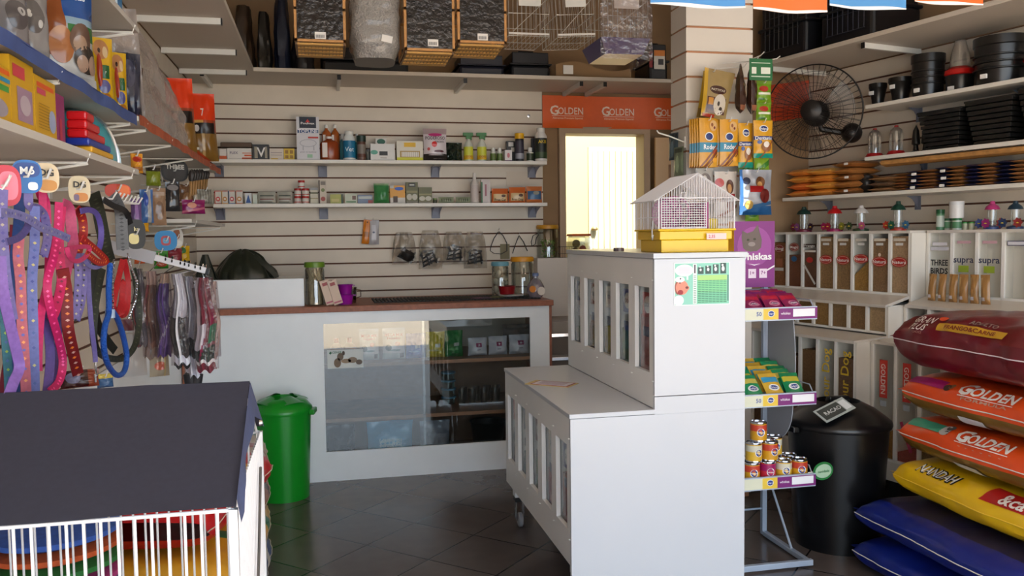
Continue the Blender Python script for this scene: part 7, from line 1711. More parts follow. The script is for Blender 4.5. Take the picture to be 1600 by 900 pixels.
mb = MB(); mb.lathe([(.11 * math.cos(k * PI / 20), .152 * math.sin(k * PI / 20)) for k in range(11)], AQ, 28, sy=1.75, sx=.95); mb.build('dome', parent=t, smooth=True)
mb = MB(); mb.tube([(.104 * math.cos(a), .02, .0 + .152 * math.sin(a)) for a in [k * PI / 20 for k in range(21)]], .005, METAL, 6); mb.tube([(.094 * math.cos(a), .09, .0 + .134 * math.sin(a)) for a in [k * PI / 20 for k in range(21)]], .004, C(190, 214, 220, .2), 6); mb.build('silver_band', parent=t, smooth=True)

# ================================================================ HOOKS, CARDS AND LEASHES ON THE LEFT WALL
def wpeg(parent, L=.24, z=0, dy=0):
    MB().tube([(-L, dy, z), (0, dy, z), (.012, dy, z + .02)], .003, C(230, 228, 224, .35), 6).build('peg', parent=parent, smooth=True)
def strap_thing(label, pts, col, w, X=-.61, name='leash', cat='leash', pattern=None, extra=None, side='img', loop=False, smooth_=True, dxs=None, peg_at=None):
    """strap that hangs in the plane X: pixel polyline -> points; pattern = (colour, colour) charms printed on it"""
    P = []
    for i, (x, y) in enumerate(pts):
        P.append(at(x, y, X=X - (dxs[i] if dxs else 0)))
    # smooth by Catmull
    Q = []
    for i in range(len(P) - 1):
        p0, p1, p2, p3 = P[max(i - 1, 0)], P[i], P[i + 1], P[min(i + 2, len(P) - 1)]
        for k in range(5):
            s = k / 5; Q.append(.5 * ((2 * p1) + (p2 - p0) * s + (2 * p0 - 5 * p1 + 4 * p2 - p3) * s * s + (3 * p1 - p0 - 3 * p2 + p3) * s ** 3))
    Q.append(P[-1]); c = Q[0].copy(); Q = [q - c for q in Q]
    t = thing(name, label, cat, c)
    mb = MB(); m = C(*[int(q * .82) for q in col], .6, noise_=.18, scale=120); n = len(Q)  # strap colour dimmed too, the dim left wall painted into it
    vd = RT.copy()
    sd = []
    for i in range(n):
        tg = (Q[min(i + 1, n - 1)] - Q[max(i - 1, 0)]).normalized(); view = (Q[i] + c - Vector((0, 0, 1.5))).normalized()
        sd.append(tg.cross(view + Vector((-.5, 0, 0)) * .6))
    w *= .74; mb.ribbon(Q, w, sd, m)
    if pattern:
        L = 0; nxt = .02; k = 0
        for i in range(1, n):
            L += (Q[i] - Q[i - 1]).length
            if L > nxt:
                nxt += .016; k += 1; s_ = sd[i].normalized(); tg = (Q[i] - Q[i - 1]).normalized(); nn = tg.cross(s_).normalized()
                cc = C(*pattern[k % len(pattern)], .5)
                for sg in (-1, 1):
                    o = Q[i] + nn * (.0022 * sg); mb.poly([o - tg * .0035, o - s_ * w * .2, o + tg * .0035, o + s_ * w * .2], cc)
    mb.build('strap', parent=t, smooth=True)
    if extra:      # metal clip at the end
        e = Q[-1]; MB().tube([e, e + Vector((0, 0, -.02)), e + Vector((0, .01, -.035)), e + Vector((0, -.006, -.05)), e + Vector((0, -.008, -.03))], .003, CHROME, 6).build('clip', parent=t, smooth=True)
    if peg_at is not None: wpeg(t, .22, 0)
    return t
LIL = (136, 124, 196); LIL2 = (150, 110, 200); HP = (240, 30, 120); RED = (176, 16, 24); SAL = (214, 110, 130)
PT = [(60, 60, 130), (170, 160, 150), (90, 80, 150)]
ST = strap_thing
ST('lilac patterned leash hanging at the very left edge, top of the tangle', [(4, 296), (3, 340), (6, 400), (10, 440), (20, 500)], LIL, .026, pattern=PT, peg_at=1)
ST('plain lilac leash sweeping down to the cage roof at the left edge', [(0, 400), (4, 450), (14, 500), (26, 550), (30, 575), (20, 600), (6, 640)], LIL2, .026, X=-.585)
ST('deep blue leash hanging behind the lilac leashes at the left edge', [(30, 286), (30, 340), (24, 400), (20, 440), (24, 520), (30, 640)], (22, 70, 150), .03, X=-.66)
ST('teal and green patterned leash low at the left edge', [(2, 400), (4, 450), (8, 520), (13, 590), (14, 640)], (60, 130, 150), .022, X=-.64, pattern=[(140, 170, 70), (60, 90, 150)])
ST('salmon pink patterned leash with blue paw marks hanging full length', [(30, 372), (28, 400), (32, 440), (34, 500), (38, 560), (42, 640)], SAL, .026, X=-.60, pattern=[(90, 90, 170), (230, 150, 90)])
ST('light blue-lilac patterned leash hanging straight down beside the salmon leash', [(54, 322), (54, 380), (50, 440), (52, 520), (55, 640)], (120, 130, 206), .026, X=-.595, pattern=[(60, 70, 140), (190, 180, 120), (70, 90, 150)])
ST('lilac leash looping over the hot pink leashes near the blue card', [(44, 300), (46, 322), (60, 326), (70, 340), (74, 372), (68, 400)], LIL, .024, X=-.60, pattern=PT)
ST('red leash hanging in the gap behind the light blue-lilac leash', [(24, 352), (22, 400), (22, 450), (20, 520), (8, 600), (4, 640)], (150, 24, 60), .03, X=-.70)
ST('hot pink leash strand falling left of the forked pink leash', [(66, 292), (68, 340), (76, 384), (74, 440), (64, 490), (60, 550), (60, 580)], HP, .022, X=-.615)
ST('hot pink glitter leash curling to the cage roof, longest of the pinks', [(92, 316), (90, 360), (84, 400), (74, 440), (78, 480), (94, 540), (98, 570), (92, 596), (78, 612)], HP, .024, X=-.60, pattern=[(250, 90, 160)])
ST('hot pink leash strand forking right from the top of the pink bunch', [(96, 322), (92, 370), (94, 410), (96, 440), (88, 480), (80, 500)], (236, 34, 110), .028, X=-.605, pattern=[(250, 90, 160), (120, 20, 60)])
ST('pale pink translucent strap folded over beside the red collar', [(98, 318), (108, 326), (112, 360), (114, 384), (106, 410), (100, 440)], (226, 90, 140), .034, X=-.61)
ST('bright pink folded strap under the DG card', [(62, 270), (64, 300), (70, 318), (72, 350)], HP, .030, X=-.62)
ST('purple leash hanging between the two pink leashes near the cage', [(68, 470), (76, 520), (78, 570), (70, 640)], (110, 80, 170), .026, X=-.62)
ST('darker purple leash hanging right of the curling pink leash', [(96, 440), (92, 500), (90, 560), (84, 600)], (90, 60, 140), .022, X=-.66)
ST('wide dark red leash with orange bone prints beside the pinks', [(98, 420), (104, 460), (106, 510), (114, 550), (122, 585)], (150, 10, 20), .036, X=-.60, pattern=[(230, 120, 40), (214, 160, 150)])
ST('red printed strap hanging from the peg behind the lilac hoop', [(120, 326), (128, 340), (130, 366), (122, 392), (118, 420)], RED, .030, X=-.62, pattern=[(230, 130, 40)])
ST('lilac eyelet strap, left strand of the pair right of the red leash', [(120, 396), (122, 430), (120, 470), (118, 500)], LIL, .022, X=-.60, pattern=[(40, 40, 60), (190, 180, 150)])
ST('lilac eyelet strap, right strand of the pair right of the red leash', [(132, 396), (131, 430), (128, 470), (120, 500)], LIL, .022, X=-.60, pattern=[(40, 40, 60), (190, 180, 150)])
ST('thin lilac strap trailing down to a metal buckle beside the black harness', [(138, 400), (138, 440), (142, 500), (148, 550), (149, 566)], (126, 112, 190), .016, X=-.60, extra=1)
ST('lilac patterned collar stretched diagonally across the pink leashes', [(0, 332), (22, 334), (44, 342), (66, 356), (88, 364), (108, 373)], (150, 146, 214), .022, X=-.56, name='dog_collar', cat='collar', pattern=PT)
ST('dull purple collar arching under the diagonal lilac collar', [(10, 378), (28, 372), (40, 360), (46, 346)], (96, 86, 156), .018, X=-.57, name='dog_collar', cat='collar')
ST('pink half-round collar hanging in front of the folded pink strap', [(104, 386), (108, 400), (118, 408), (130, 404), (138, 394), (138, 386), (122, 386), (106, 388)], (226, 60, 120), .014, X=-.56, name='dog_collar', cat='collar')
ST('red folded collar with orange bones sticking out to the right', [(128, 372), (140, 382), (156, 396), (166, 408), (154, 410), (140, 400), (134, 396)], (196, 14, 20), .022, X=-.56, name='dog_collar', cat='collar', pattern=[(240, 140, 50)])
ST('lilac loop collar under the red folded collar', [(130, 402), (138, 414), (150, 418), (162, 412)], (140, 134, 206), .014, X=-.565, name='dog_collar', cat='collar')
ST('purple hoop strap beside the camouflage harness', [(126, 330), (140, 328), (152, 336), (158, 360), (156, 384), (150, 396)], (112, 92, 190), .020, X=-.61)
CAMO = (50, 54, 40)
ST('dark camouflage strap hanging from the wall between purple hoop and grey camo', [(146, 302), (154, 330), (160, 360), (166, 390), (172, 410)], CAMO, .05, X=-.66, name='dog_harness', cat='harness', pattern=[(70, 74, 54)])
ST('grey and white camouflage strap beside the dark camouflage strap', [(176, 304), (188, 330), (190, 360), (192, 390)], (130, 132, 136), .05, X=-.64, name='dog_harness', cat='harness', pattern=[(60, 62, 64)])
ST('black strap standing out beside the grey camouflage strap', [(162, 312), (178, 322), (196, 330), (204, 350)], (30, 30, 34), .024, X=-.62, name='dog_harness', cat='harness')
ST('large dark camouflage loop harness hanging low over the white wall panel', [(160, 420), (150, 470), (146, 520), (152, 548), (172, 560), (196, 558), (212, 536), (218, 490), (212, 440), (208, 420)], (44, 50, 38), .026, X=-.62, name='dog_harness', cat='harness', pattern=[(66, 72, 50)])
ST('second dark strap hanging inside the camouflage loop', [(152, 410), (146, 450), (150, 500), (166, 530), (180, 548)], (34, 38, 32), .036, X=-.68, name='dog_harness', cat='harness')
ST('bright red flat leash doubled under the grey price rail', [(192, 406), (184, 440), (177, 478), (184, 488), (190, 470), (192, 440), (194, 470), (190, 492), (198, 484), (200, 440), (194, 406)], (206, 20, 34), .022, X=-.60)
def rope(label, pts, col, r, X, name='rope_leash', cat='leash'):
    P = [at(x, y, X=X) for x, y in pts]; Q = []
    for i in range(len(P) - 1):
        p0, p1, p2, p3 = P[max(i - 1, 0)], P[i], P[i + 1], P[min(i + 2, len(P) - 1)]
        for k in range(6):
            s = k / 6; Q.append(.5 * ((2 * p1) + (p2 - p0) * s + (2 * p0 - 5 * p1 + 4 * p2 - p3) * s * s + (3 * p1 - p0 - 3 * p2 + p3) * s ** 3))
    Q.append(P[-1]); c = Q[0].copy(); t = thing(name, label, cat, c)
    MB().tube([q - c for q in Q], r, C(*col, .4, bump=.8, bscale=200), 10).build('rope', parent=t, smooth=True); return t, Q, c
t, Q, c = rope('bright blue round rope leash ending in a large drop loop', [(172, 412), (170, 450), (170, 488), (164, 510), (162, 540), (168, 568), (182, 586), (194, 580), (198, 556), (192, 524), (184, 500), (176, 486)], (16, 84, 180), .008, -.59)
e = at(172, 490, X=-.59) - c; MB().tube([e + Vector((0, 0, .012)), e + Vector((0, 0, -.012))], .013, C(170, 190, 214, .3), 10).build('collar_sleeve', parent=t, smooth=True)
def chain(label, pts, X):
    P = [at(x, y, X=X) for x, y in pts]; c = P[0].copy(); mb = MB(); k = 0
    for i in range(len(P) - 1):
        n = max(2, int((P[i + 1] - P[i]).length / .009))
        for j in range(n):
            q = P[i].lerp(P[i + 1], j / n) - c; d = (P[i + 1] - P[i]).normalized(); s_ = d.orthogonal().normalized() if k % 2 else d.cross(d.orthogonal()).normalized(); k += 1
            mb.tube([q + d * (.006 * math.cos(a * PI / 4)) + s_ * (.0035 * math.sin(a * PI / 4)) for a in range(8)], .0013, CHROME, 4, closed=True)
    tag(mb.build('steel_chain', loc=c, smooth=True), label, 'chain')
chain('steel chain hanging beside the bright red doubled leash', [(178, 408), (176, 440), (176, 486)], -.595)
chain('steel chain slanting right below the grey price rail', [(200, 398), (206, 420), (214, 440), (212, 470), (200, 500)], -.60)
# cards above the leashes
def lcard(label, px, py, w, h, cols, text=None, X=-.60, round_=True, rz=math.radians(30), tc=(230, 230, 226), name='header_card', ts=.018, pegL=.22):
    w *= .82; h *= .82; ts *= .82; c = at(px, py, X=X); t = thing(name, label, 'card', c, rz); mb = MB()
    n = 28
    for i, (cc, u, v, ru, rv) in enumerate(cols):
        mb.poly([(w * (u + ru * math.copysign(abs(math.cos(k * 2 * PI / n)) ** .7, math.cos(k * 2 * PI / n))), -.0006 * i - .001, h * (v + rv * math.copysign(abs(math.sin(k * 2 * PI / n)) ** .7, math.sin(k * 2 * PI / n)))) for k in range(n)], C(*cc, .45))
    if text: mb.text(text, ts, C(*tc, .5), lambda a, b: (a, -.005, h * .18 + b), bold=.03)
    mb.build('card', parent=t)
    MB().tube([(-.10, .17, 0), (.0, -.01, 0), (.006, -.02, .02)], .003, C(232, 230, 226, .35), 6).build('peg', parent=t, smooth=True)
    return t
lcard('blue scalloped card with white letters hanging above the lilac leashes', 42, 276, .07, .085, [((20, 100, 170), 0, 0, .5, .5), ((230, 230, 226), .18, -.28, .16, .12), ((20, 60, 130), .0, .2, .42, .22)], 'Mo')
lcard('cream flower-shaped card reading DG above the hot pink strap', 72, 278, .065, .08, [((206, 186, 150), 0, 0, .5, .5), ((190, 130, 50), .05, -.25, .35, .18)], 'DG', tc=(30, 24, 24))
lcard('cream flower-shaped card reading DG nearer the camouflage strap', 124, 296, .065, .085, [((200, 184, 150), 0, 0, .5, .5), ((190, 120, 40), .05, -.28, .32, .16), ((110, 90, 120), -.15, -.3, .12, .12)], 'DG', tc=(30, 24, 24), X=-.61)
lcard('red and pink tag hanging at the extreme left above the leashes', 8, 290, .07, .10, [((190, 40, 60), 0, 0, .5, .5), ((230, 120, 140), .1, 0, .3, .35)], X=-.62)
lcard('orange and red hanging card over the row of white hook tips', 184, 298, .10, .055, [((206, 60, 30), 0, 0, .5, .5), ((226, 110, 40), .2, 0, .25, .4)], X=-.66)
lcard('black card with a white 4u print hanging beside the grey price rail', 212, 366, .085, .13, [((20, 20, 20), 0, 0, .5, .5), ((226, 214, 150), -.1, -.15, .25, .18)], 'lu', tc=(230, 220, 170), X=-.66)
lcard('bright blue square card with pink badge further along the left wall', 259, 376, .125, .11, [((30, 130, 190), 0, 0, .5, .5), ((176, 70, 80), 0, 0, .22, .25), ((90, 160, 200), 0, 0, .13, .14)], X=-.70)
lcard('white card with brown fox-like print beside the blue square card', 276, 372, .08, .12, [((206, 200, 190), 0, 0, .5, .5), ((150, 84, 44), 0, .2, .25, .25), ((220, 216, 206), 0, -.25, .4, .14)], X=-.72)
lcard('black round card reading THREE CATS on the left wall', 273, 267, .16, .13, [((14, 14, 14), 0, 0, .5, .5), ((40, 36, 34), 0, 0, .42, .42)], 'THREE', tc=(210, 206, 196), X=-.70, ts=.026)
# row of hook tips
t = thing('hook_rail', 'white rail of short hook tips under the orange hanging card', 'hook rail', at(172, 306, X=-.64))
mb = MB(); 
for k in range(8): mb.tube([(-.10, .03 + .055 * k, -.005), (.0, .03 + .055 * k, -.008), (.012, .035 + .055 * k, .014)], .0032, C(226, 224, 220, .35), 6)
mb.tube([(-.02, .0, -.006), (-.02, .46, -.006)], .004, C(226, 224, 220, .35), 6); mb.build('hooks', parent=t, smooth=True)
# loose pegs with small goods along the wall towards the corner
def goods(label, px0, px1, pt, pb, X, base, paint=(), seed=0, rz=math.radians(25), d=.03, name='hanging_pack', wr=.5, film=False, texts=(), rough=.25):
    c = at((px0 + px1) / 2, pt, X=X); b = at((px0 + px1) / 2, pb, X=X); dep = Vector((c.x, c.y, 0)).dot(Vector((_fw.x, _fw.y, 0)))
    w = (px1 - px0) / F * dep; t = thing(name, label, 'pack', c, rz)
    pouch_mb(w, c.z - b.z, d, base, paint, texts, seed=seed, wr=wr, rough=rough).build('packet', parent=t, loc=(0, 0, -(c.z - b.z)), smooth=True)
    if film: film_bag(t, w * 1.15, (c.z - b.z) * 1.08, seed=seed, d=.06)
    MB().tube([(-.09, .17, -.008), (0, -.01, -.008), (.005, -.02, .012)], .0028, C(226, 224, 220, .35), 6).build('peg', parent=t, smooth=True)
    return t
goods('small yellow and red toy pack hanging below the end of the yellow-box shelf', 204, 222, 240, 270, -.64, (206, 140, 40), [('e', .5, .7, .4, .15, (170, 50, 30)), ('r', .1, .1, .9, .3, (150, 90, 30))], 101)
goods('olive green and yellow pack hanging under the small yellow toy pack', 228, 250, 262, 290, -.68, (110, 120, 30), [('r', 0, .8, 1, 1, (40, 34, 26))], 102)
goods('purple toothbrush-like pack hanging on the left wall', 204, 220, 310, 352, -.66, (96, 70, 120), [('r', .3, 0, .6, 1, (130, 96, 150))], 103)
goods('blue and clear pack hanging next to the purple pack', 218, 238, 296, 348, -.68, (60, 96, 150), [('r', .5, 0, .8, 1, (150, 150, 150)), ('e', .4, .7, .2, .2, (40, 70, 150))], 104, rough=.15)
goods('long clear brown rawhide pack hanging on the left wall', 236, 258, 294, 352, -.70, (146, 116, 92), [('e', .5, .4, .3, .25, (120, 90, 70)), ('r', .1, .8, .9, .9, (170, 150, 136))], 105, rough=.15)
goods('yellow rubber toy hanging at the left end of the grey price rail', 214, 232, 346, 362, -.70, (206, 150, 30), (), 106)
goods('dark clear pack of black toys hanging below the THREE CATS card', 258, 280, 284, 330, -.66, (44, 42, 44), [('e', .5, .8, .4, .1, (120, 116, 116)), ('r', .2, .2, .8, .4, (70, 66, 66))], 107, rough=.12)
goods('brown and clear food pack hanging right of the dark clear pack', 280, 302, 288, 330, -.66, (110, 76, 50), [('e', .5, .5, .3, .2, (150, 110, 76)), ('r', 0, 0, 1, .2, (90, 84, 76))], 108, rough=.15)
goods('magenta pack lying against the low shelf near the corner', 284, 320, 312, 334, -.58, (120, 24, 80), [('e', .4, .6, .2, .2, (190, 130, 110)), ('d', .2, .35, .3, (170, 90, 110))], 109)
for k in range(7):
    px = 300 + 4 * k
    c = at(px, 264, X=-.60 - .008 * k); L = .13
    mb = MB(); mb.lathe([(0, -L), (.006, -L), (.008, -L * .45), (.012, -L * .4), (.016, -L * .2), (.010, -.01), (0, 0)], C(56, 44, 36, .5), 8, mf=lambda j: C(150, 110, 60, .5) if j < 2 else C(40, 34, 32, .5))
    tag(mb.build('grooming_brush', loc=c, rot=(0, .1, 0), smooth=True), 'small dark wooden-handled brush under the orange bags, %s of seven counted from the camera' % ['first', 'second', 'third', 'fourth', 'fifth', 'sixth', 'last'][k], 'brush', 'row of small hanging brushes')
goods('pale striped pack standing on the low shelf beside the slim boxes', 308, 334, 296, 318, -.60, (140, 136, 124), [('r', .1 + .16 * k, 0, .18 + .16 * k, 1, (110, 106, 96)) for k in range(5)], 110)
goods('green and brown toy pack hanging behind the clothes rail', 240, 262, 392, 420, -.72, (50, 120, 40), [('e', .5, .3, .4, .2, (150, 60, 40))], 111)
goods('dark red pack hanging behind the clothes rail', 262, 284, 388, 412, -.74, (130, 40, 50), (), 112)
goods('yellow and green ball pack hanging near the back left corner', 280, 296, 384, 408, -.76, (206, 160, 20), [('e', .3, .7, .3, .2, (60, 110, 60))], 113)
goods('orange and white pack hanging just above the dark red strap hanging', 210, 240, 396, 412, -.72, (206, 90, 40), [('r', .5, 0, 1, 1, (190, 180, 170))], 114)

# ================================================================ CLOTHES RAIL WITH BAGGED DOG CLOTHES
p0 = at(186, 384, Y=3.5); p0 = Vector((XL + .01, 3.5, p0.z + .012)); p1 = at(322, 423, Y=3.5)
t = thing('clothes_rail', 'white slanting display arm with a black tip and grey price strip', 'rail', p0)
q = p1 - p0; MB().box(0, q.length, -.012, .012, -.012, .012, C(214, 214, 218, .3)).build('bar', parent=t, rot=(0, math.atan2(-q.z, q.x), 0), bevel=.002)
MB().box(q.length, q.length + .012, -.013, .013, -.013, .013, BLACK).build('end_cap', parent=t, rot=(0, math.atan2(-q.z, q.x), 0), bevel=.002)
MB().box(.0, q.length * .52, -.018, -.0135, -.026, .022, C(170, 170, 176, .35)).build('price_strip', parent=t, rot=(0, math.atan2(-q.z, q.x), 0))
mb = MB()
for f_ in (.62, .68, .76, .8, .84, .9, .95): mb.tube([(q.x * f_, -.016, q.z * f_), (q.x * f_, -.004, q.z * f_ + .02), (q.x * f_, .016, q.z * f_)], .003, BLACK, 5)
mb.build('spacers', parent=t, smooth=True)
def garment(label, px0, px1, pt, pb, f_, base, paint, seed, Y=3.5, filmy=True, sleeves=False, rz=0, hem=None, yo=0):
    hook = p0 + q * f_
    x0, x1 = pxs(px0, px1, (pt + pb) / 2, Y + yo); zt = pz(pt, px0, Y + yo); zb = pz(pb, px0, Y + yo); h = zt - zb; w = x1 - x0
    t = thing('dog_garment', label, 'dog clothes', ((x0 + x1) / 2, Y + yo, zt), rz); mb = MB()
    def S(u, v, sg):
        ww = w * (.62 + .38 * min(1, (1 - v) * 2.2)) * (1 + .05 * math.sin(v * 20 + seed))
        th = .020 * math.sin(PI * u) * (1 + .8 * math.sin(u * 15 + seed) * .5)
        return (ww * (u - .5) + .006 * math.sin(v * 9 + seed), -sg * th - .004 * sg, h * (v - 1) + .008 * math.sin(u * 12 + seed) * (1 - v))
    for sg in (1, -1): mb.grid(16, 26, lambda u, v: S(u, v, sg), lambda u, v: C(*(in_shape(u, v, paint) or base), .6), flip=sg < 0)
    if hem:
        mb.grid(12, 4, lambda u, v: (w * .62 * (u - .5) * (1.1 - .4 * v) * 1.5, -.012 - .006 * math.sin(u * 20), -h - .05 + .06 * v), C(*hem, .6)); 
    mb.build('fabric', parent=t, smooth=True)
    for sx in (-1, 1):
        if sleeves:
            lm = MB(); lm.lathe([(0, -.10), (.020, -.10), (.026, -.05), (.022, 0), (0, .01)], C(*sleeves, .6), 12, sy=.6); lm.build('leg', parent=t, loc=(sx * w * .32, 0, -h + .01), rot=(0, sx * .25, 0), smooth=True)
    hm = MB(); dx = (x0 + x1) / 2
    hm.tube([(hook.x - dx, hook.y - Y - yo, hook.z - zt + .012), (hook.x - dx + .012, hook.y - Y - yo, hook.z - zt + .02), (hook.x - dx + .01, hook.y - Y - yo, hook.z - zt - .02), (0, 0, .0), (0, 0, -.02)], .0022, CHROME, 5); hm.tube([(-w * .3, 0, -.03), (0, 0, -.005), (w * .3, 0, -.03)], .004, C(40, 36, 34, .4), 6); hm.build('hanger', parent=t, smooth=True)
    if filmy:
        fb = MB(); fm = CLEAR(236, 232, 234, .08, .12, wrinkle=.9, milk=.03, edge=.25)
        for sg in (1, -1): fb.grid(8, 16, lambda u, v: ((w * 1.25) * (u - .5) * (.7 + .3 * min(1, (1 - v) * 3)), -sg * (.024 + .008 * noise.noise(Vector((u * 5, v * 6, seed + sg)))) * (.25 + .75 * math.sin(PI * u)), .0 - h * .98 * (1 - v)), fm, flip=sg < 0)
        fb.build('plastic_cover', parent=t, smooth=True)
    return t
garment('white and black dog outfit in plastic with a wide white hem, mid rail', 268, 292, 428, 574, .82, (190, 190, 198), [('r', 0, .0, 1, .13, (214, 220, 232)), ('r', 0, .13, 1, .52, (26, 26, 30)), ('r', .46, .13, .54, .9, (214, 214, 220)), ('r', 0, .52, .18, .9, (90, 84, 96)), ('r', 0, -.0, 1, .02, (20, 20, 24))], 1, yo=-.07)
garment('grey and black dog outfit in plastic with small black trousers', 288, 310, 432, 588, .88, (150, 150, 162), [('r', 0, .0, 1, .18, (206, 210, 224)), ('r', 0, .18, 1, .4, (24, 26, 30)), ('r', .3, .4, .42, .95, (206, 206, 214)), ('r', .8, .4, 1, .9, (90, 90, 100))], 2, yo=.0, sleeves=(22, 22, 28))
garment('maroon dog outfit in plastic with dark green and white striped hem', 306, 336, 434, 580, .94, (110, 34, 50), [('r', 0, .0, 1, .06, (110, 24, 44)), ('r', 0, .06, 1, .10, (220, 220, 222)), ('r', 0, .10, 1, .25, (24, 44, 36)), ('r', 0, .25, .5, .5, (200, 196, 206)), ('d', .28, .36, .8, (120, 20, 60)), ('r', .0, .5, .16, 1, (200, 190, 194)), ('r', .7, .3, 1, .5, (40, 100, 70))], 3, yo=-.08, hem=None)
garment('pinkish cream garment in clear plastic at the rail tip', 328, 342, 440, 560, .97, (190, 164, 156), [('r', .3, 0, .6, 1, (206, 184, 176))], 4, yo=.05)
garment('purple dog garment in clear plastic left of the white and black outfit', 246, 268, 428, 556, .66, (92, 66, 130), [('r', .1, .1, .9, .4, (120, 92, 150)), ('d', .3, .34, .4, (180, 170, 190)), ('r', 0, .9, 1, 1, (190, 160, 140))], 5, yo=.0)
garment('brown and red dog garment in clear plastic left of the purple one', 224, 248, 424, 560, .52, (130, 96, 84), [('r', .2, .3, .35, .95, (150, 60, 60)), ('e', .5, .3, .3, .12, (96, 70, 64)), ('r', 0, .85, 1, 1, (180, 150, 140)), ('r', .0, 0, 1, .12, (150, 130, 120))], 6, yo=.06)
garment('dark grey dog garment with red piping in plastic nearest the wall', 208, 226, 420, 540, .36, (80, 74, 80), [('r', .2, 0, .34, 1, (140, 40, 44)), ('r', .7, .3, 1, .6, (150, 146, 150))], 7, yo=-.05)
goods('pale clear plastic bag with a pink print hanging below the brown garment', 232, 262, 520, 590, -.66, (170, 160, 140), [('e', .5, .25, .3, .1, (206, 110, 90)), ('r', .0, .6, .3, .8, (206, 200, 190)), ('r', .7, 0, .78, 1, (190, 170, 120))], 120, rough=.15)
goods('white and navy plastic pack low on the white panel left of the garments', 190, 226, 498, 590, -.80, (196, 196, 196), [('r', .0, .8, .5, 1, (110, 40, 50)), ('r', .6, .5, .75, .7, (110, 110, 150))], 121)
goods('dark red and black boxed goods hanging just above the cage roof', 96, 152, 578, 606, -.66, (56, 26, 26), [('e', .3, .6, .2, .3, (110, 110, 140)), ('r', .7, 0, 1, 1, (130, 60, 40))], 122, rough=.2)
goods('blue and yellow toy pack just above the cage roof beside dark goods', 152, 176, 584, 606, -.70, (60, 96, 140), [('r', 0, .7, 1, 1, (206, 186, 90))], 123)

# ================================================================ PILE OF SACKS AGAINST THE LEFT WALL
def lsack(label, x, y, z, W, H, L, col, seed, col2=None, rz=0, paint=None):
    P = sack_fn(L, W, H * .93, seed, .012); mb = MB(); pf = paint or (lambda u, a: col if a < 110 or a > 300 else (col2 or col))
    mb.grid(34, 30, lambda u, v: P(u, v * 2 * PI), lambda u, v: C(*pf(u, v * 360), .3), flip=True)
    t = thing('food_sack', label, 'sack', (x, y, z), rz, 'sacks piled against the left wall'); mb.build('bag', parent=t, smooth=True)
    s2 = MB(); s2.tube([P(k / 40, 0, .002) for k in range(41)], .002, C(206, 196, 180, .4), 5); s2.build('seam', parent=t, smooth=True)
PIL = [((150, 90, 60), (60, 40, 36), 'brown striped'), ((180, 160, 140), (150, 50, 40), 'tan and red'), ((40, 60, 110), (200, 190, 180), 'navy and white'), ((206, 150, 40), (40, 110, 70), 'yellow and green')]
ZL_ = [0.0, .155, .31, .465]
for k in range(4):
    a, b, nm = PIL[k]
    pf = lambda u, v, a=a, b=b: b if (0.30 < u < .38 or .55 < u < .7) and v < 120 else a
    lsack('%s sack in the nearer left pile behind the cage, %s' % (nm, ['on the floor', 'second from the floor', 'third from the floor', 'fourth from the floor'][k]), -.52, 2.85, ZL_[k], .56, .15, .80, a, 200 + k, b, PI, pf)
lsack('glossy red sack with yellow badge on top of the nearer left pile', -.50, 2.85, .62, .50, .15, .70, (176, 16, 24), 210, (150, 14, 20), PI - .2, lambda u, v: (206, 150, 30) if (.62 < u < .75 and 20 < v < 80) or (.2 < u < .4 and 20 < v < 40) else (176, 16, 24))
for k in range(4):
    a, b, nm = PIL[(k + 2) % 4]
    pf = lambda u, v, a=a, b=b: b if (.2 < u < .3 or .6 < u < .72) else a
    lsack('%s sack in the further left pile, %s' % (nm, ['on the floor', 'second from the floor', 'third from the floor', 'fourth from the floor'][k]), -.55, 3.76, ZL_[k], .56, .15, .80, a, 220 + k, b, PI + .03, pf)
# folded soft beds seen through the cage
cb = [(170, 40, 60), (60, 120, 170), (190, 60, 130), (50, 130, 60), (206, 90, 40), (60, 100, 190)]
for k, c in enumerate(cb):
    mb = MB(); mb.lathe([(0, .0), (.12, .0), (.15, .012), (.15, .024), (.12, .034), (0, .036)], C(*c, .8, noise_=.2, scale=60), 28, sy=1.0)
    tag(mb.build('pet_bed', loc=(-.66, 2.235, .601 + .037 * k), rot=(0, .0, 0), smooth=True), ['crimson', 'sky blue', 'magenta', 'green', 'orange', 'royal blue'][k] + ' folded pet mat in the stack seen through the white cage', 'pet mat', 'stack of folded pet mats')
mb = MB(); mb.box(-.15, .15, -.15, .15, 0, .600, C(110, 60, 50, .6)); mb.box(-.152, .152, -.152, .152, .2, .26, C(170, 60, 40, .6)); tag(mb.build('carton', loc=(-.66, 2.235, 0), bevel=.004), 'brown carton under the stack of folded pet mats, behind the cage', 'carton')

# ================================================================ WHITE WIRE CAGE WITH DARK CLOTH ROOF (front left)
KX0, KX1, KY0, KY1, KYM = -.74, -.157, 1.45, 2.03, 1.75
zE, zR, zB = 1.078, 1.221, .42
t = thing('covered_cage', 'white wire cage with a dark blue-grey cloth roof in the left foreground', 'cage', (0, 0, 0))
Wm = C(226, 224, 226, .3)
def wpanel(name, pts_top, pts_bot, n, r=.0026, rails=()):
    mb = MB()
    for k in range(n + 1):
        f_ = k / n; a = Vector(pts_top[0]).lerp(Vector(pts_top[1]), f_); b = Vector(pts_bot[0]).lerp(Vector(pts_bot[1]), f_); mb.tube([a, b], r, Wm, 6)
    for z in rails: mb.tube([(pts_bot[0][0], pts_bot[0][1], z), (pts_bot[1][0], pts_bot[1][1], z)], r * 1.1, Wm, 6)
    return mb.build(name, parent=t, smooth=True)
wpanel('front_wires', ((KX0, KY0, zE - .02), (KX1, KY0, zE - .02)), ((KX0, KY0, zB), (KX1, KY0, zB)), 23, rails=(zB + .01, .72))
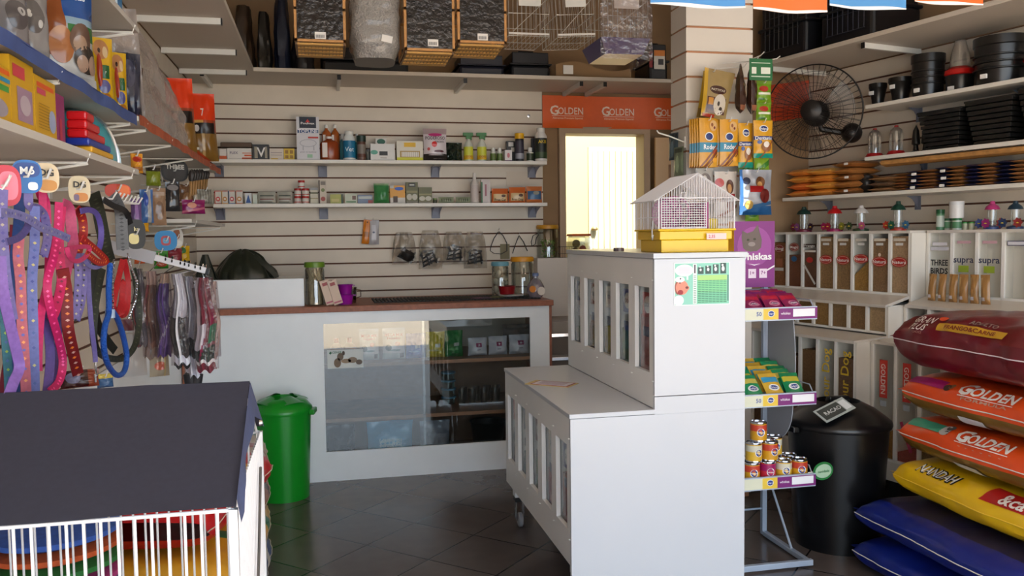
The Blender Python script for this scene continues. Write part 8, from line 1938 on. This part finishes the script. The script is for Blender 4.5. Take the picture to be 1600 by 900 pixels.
wpanel('rear_wires', ((KX0, KY1, zE - .02), (KX1, KY1, zE - .02)), ((KX0, KY1, zB), (KX1, KY1, zB)), 23, rails=(zE - .02, zB + .01, .72))
wpanel('side_wires', ((KX1, KY0, zE - .02), (KX1, KY1, zE - .02)), ((KX1, KY0, zB), (KX1, KY1, zB)), 26, rails=(zB + .01, .72))
wpanel('side_wires', ((KX0, KY0, zE - .02), (KX0, KY1, zE - .02)), ((KX0, KY0, zB), (KX0, KY1, zB)), 23, rails=(zB + .01, .72))
mb = MB()
for x in (KX0, KX1):
    for y in (KY0, KY1): mb.box(x - .007, x + .007, y - .007, y + .007, .0, zE - .02, Wm)
for z in (zE - .022, zB):
    mb.tube([(KX0, KY0, z), (KX1, KY0, z), (KX1, KY1, z), (KX0, KY1, z)], .0035, Wm, 8, closed=True)
mb.tube([(KX1 - .006, KY0, zE - .02), (KX1 - .006, KYM, zR - .016), (KX1 - .006, KY1, zE - .02)], .003, Wm, 6)
mb.build('frame', parent=t, smooth=True)
MB().box(KX0, KX1, KY0, KY1, zB - .03, zB, C(60, 62, 70, .5)).build('floor_tray', parent=t, bevel=.003)
CLm = C(46, 47, 62, .8, noise_=.10, scale=90)
mb = MB()
zF = zE - .02
def roof(u, v, side):
    x = KX0 - .01 + (KX1 - KX0 + .016) * u
    if side == 0: y = KYM + (KY0 - .018 - KYM) * v; z = zR + (zE - .012 - zR) * v - .004 * math.sin(PI * v) + (.0025 * math.sin(u * 9)) * max(0, v - .85) * 6
    else: y = KYM + (KY1 + .018 - KYM) * v; z = zR + (zE - .012 - zR) * v - .004 * math.sin(PI * v)
    return (x, y, z + .0025 * noise.noise(Vector((u * 5, v * 4, side))))
mb.grid(60, 16, lambda u, v: roof(u, v, 0), CLm, flip=True); mb.grid(60, 16, lambda u, v: roof(u, v, 1), CLm)
# gable flap on the open side
def flap(u, v):
    y = KY0 - .012 + (KY1 - KY0 + .024) * u; zt = zR + (zE - zR) * abs((y - KYM) / (KYM - KY0 + .012 if y < KYM else KY1 + .012 - KYM)); zb = zt - .012 - .055 * (1 - abs(2 * u - 1)) - .028 * (1 if u < .06 else 0)
    return (KX1 + .007 + .006 * (1 - v) * (1 + .6 * math.sin(u * 18)), y, zb + (zt - zb) * v)
mb.grid(40, 5, flap, C(74, 84, 120, .7, noise_=.1, scale=80)); mb.build('cloth_roof', parent=t, smooth=True)
MB().lathe([(0, 0), (.007, 0), (.006, .006), (0, .008)], CHROME, 10).build('snap_button', parent=t, loc=(KX1 + .014, 1.86, zE + .035), rot=(0, PI / 2, 0), smooth=True)
MB().tube([(KX1 + .008, 1.93, 1.0), (KX1 + .01, 1.80, .86), (KX1 + .008, 1.72, .74)], .003, C(90, 84, 80, .5), 6).build('door_chain', parent=t, smooth=True)
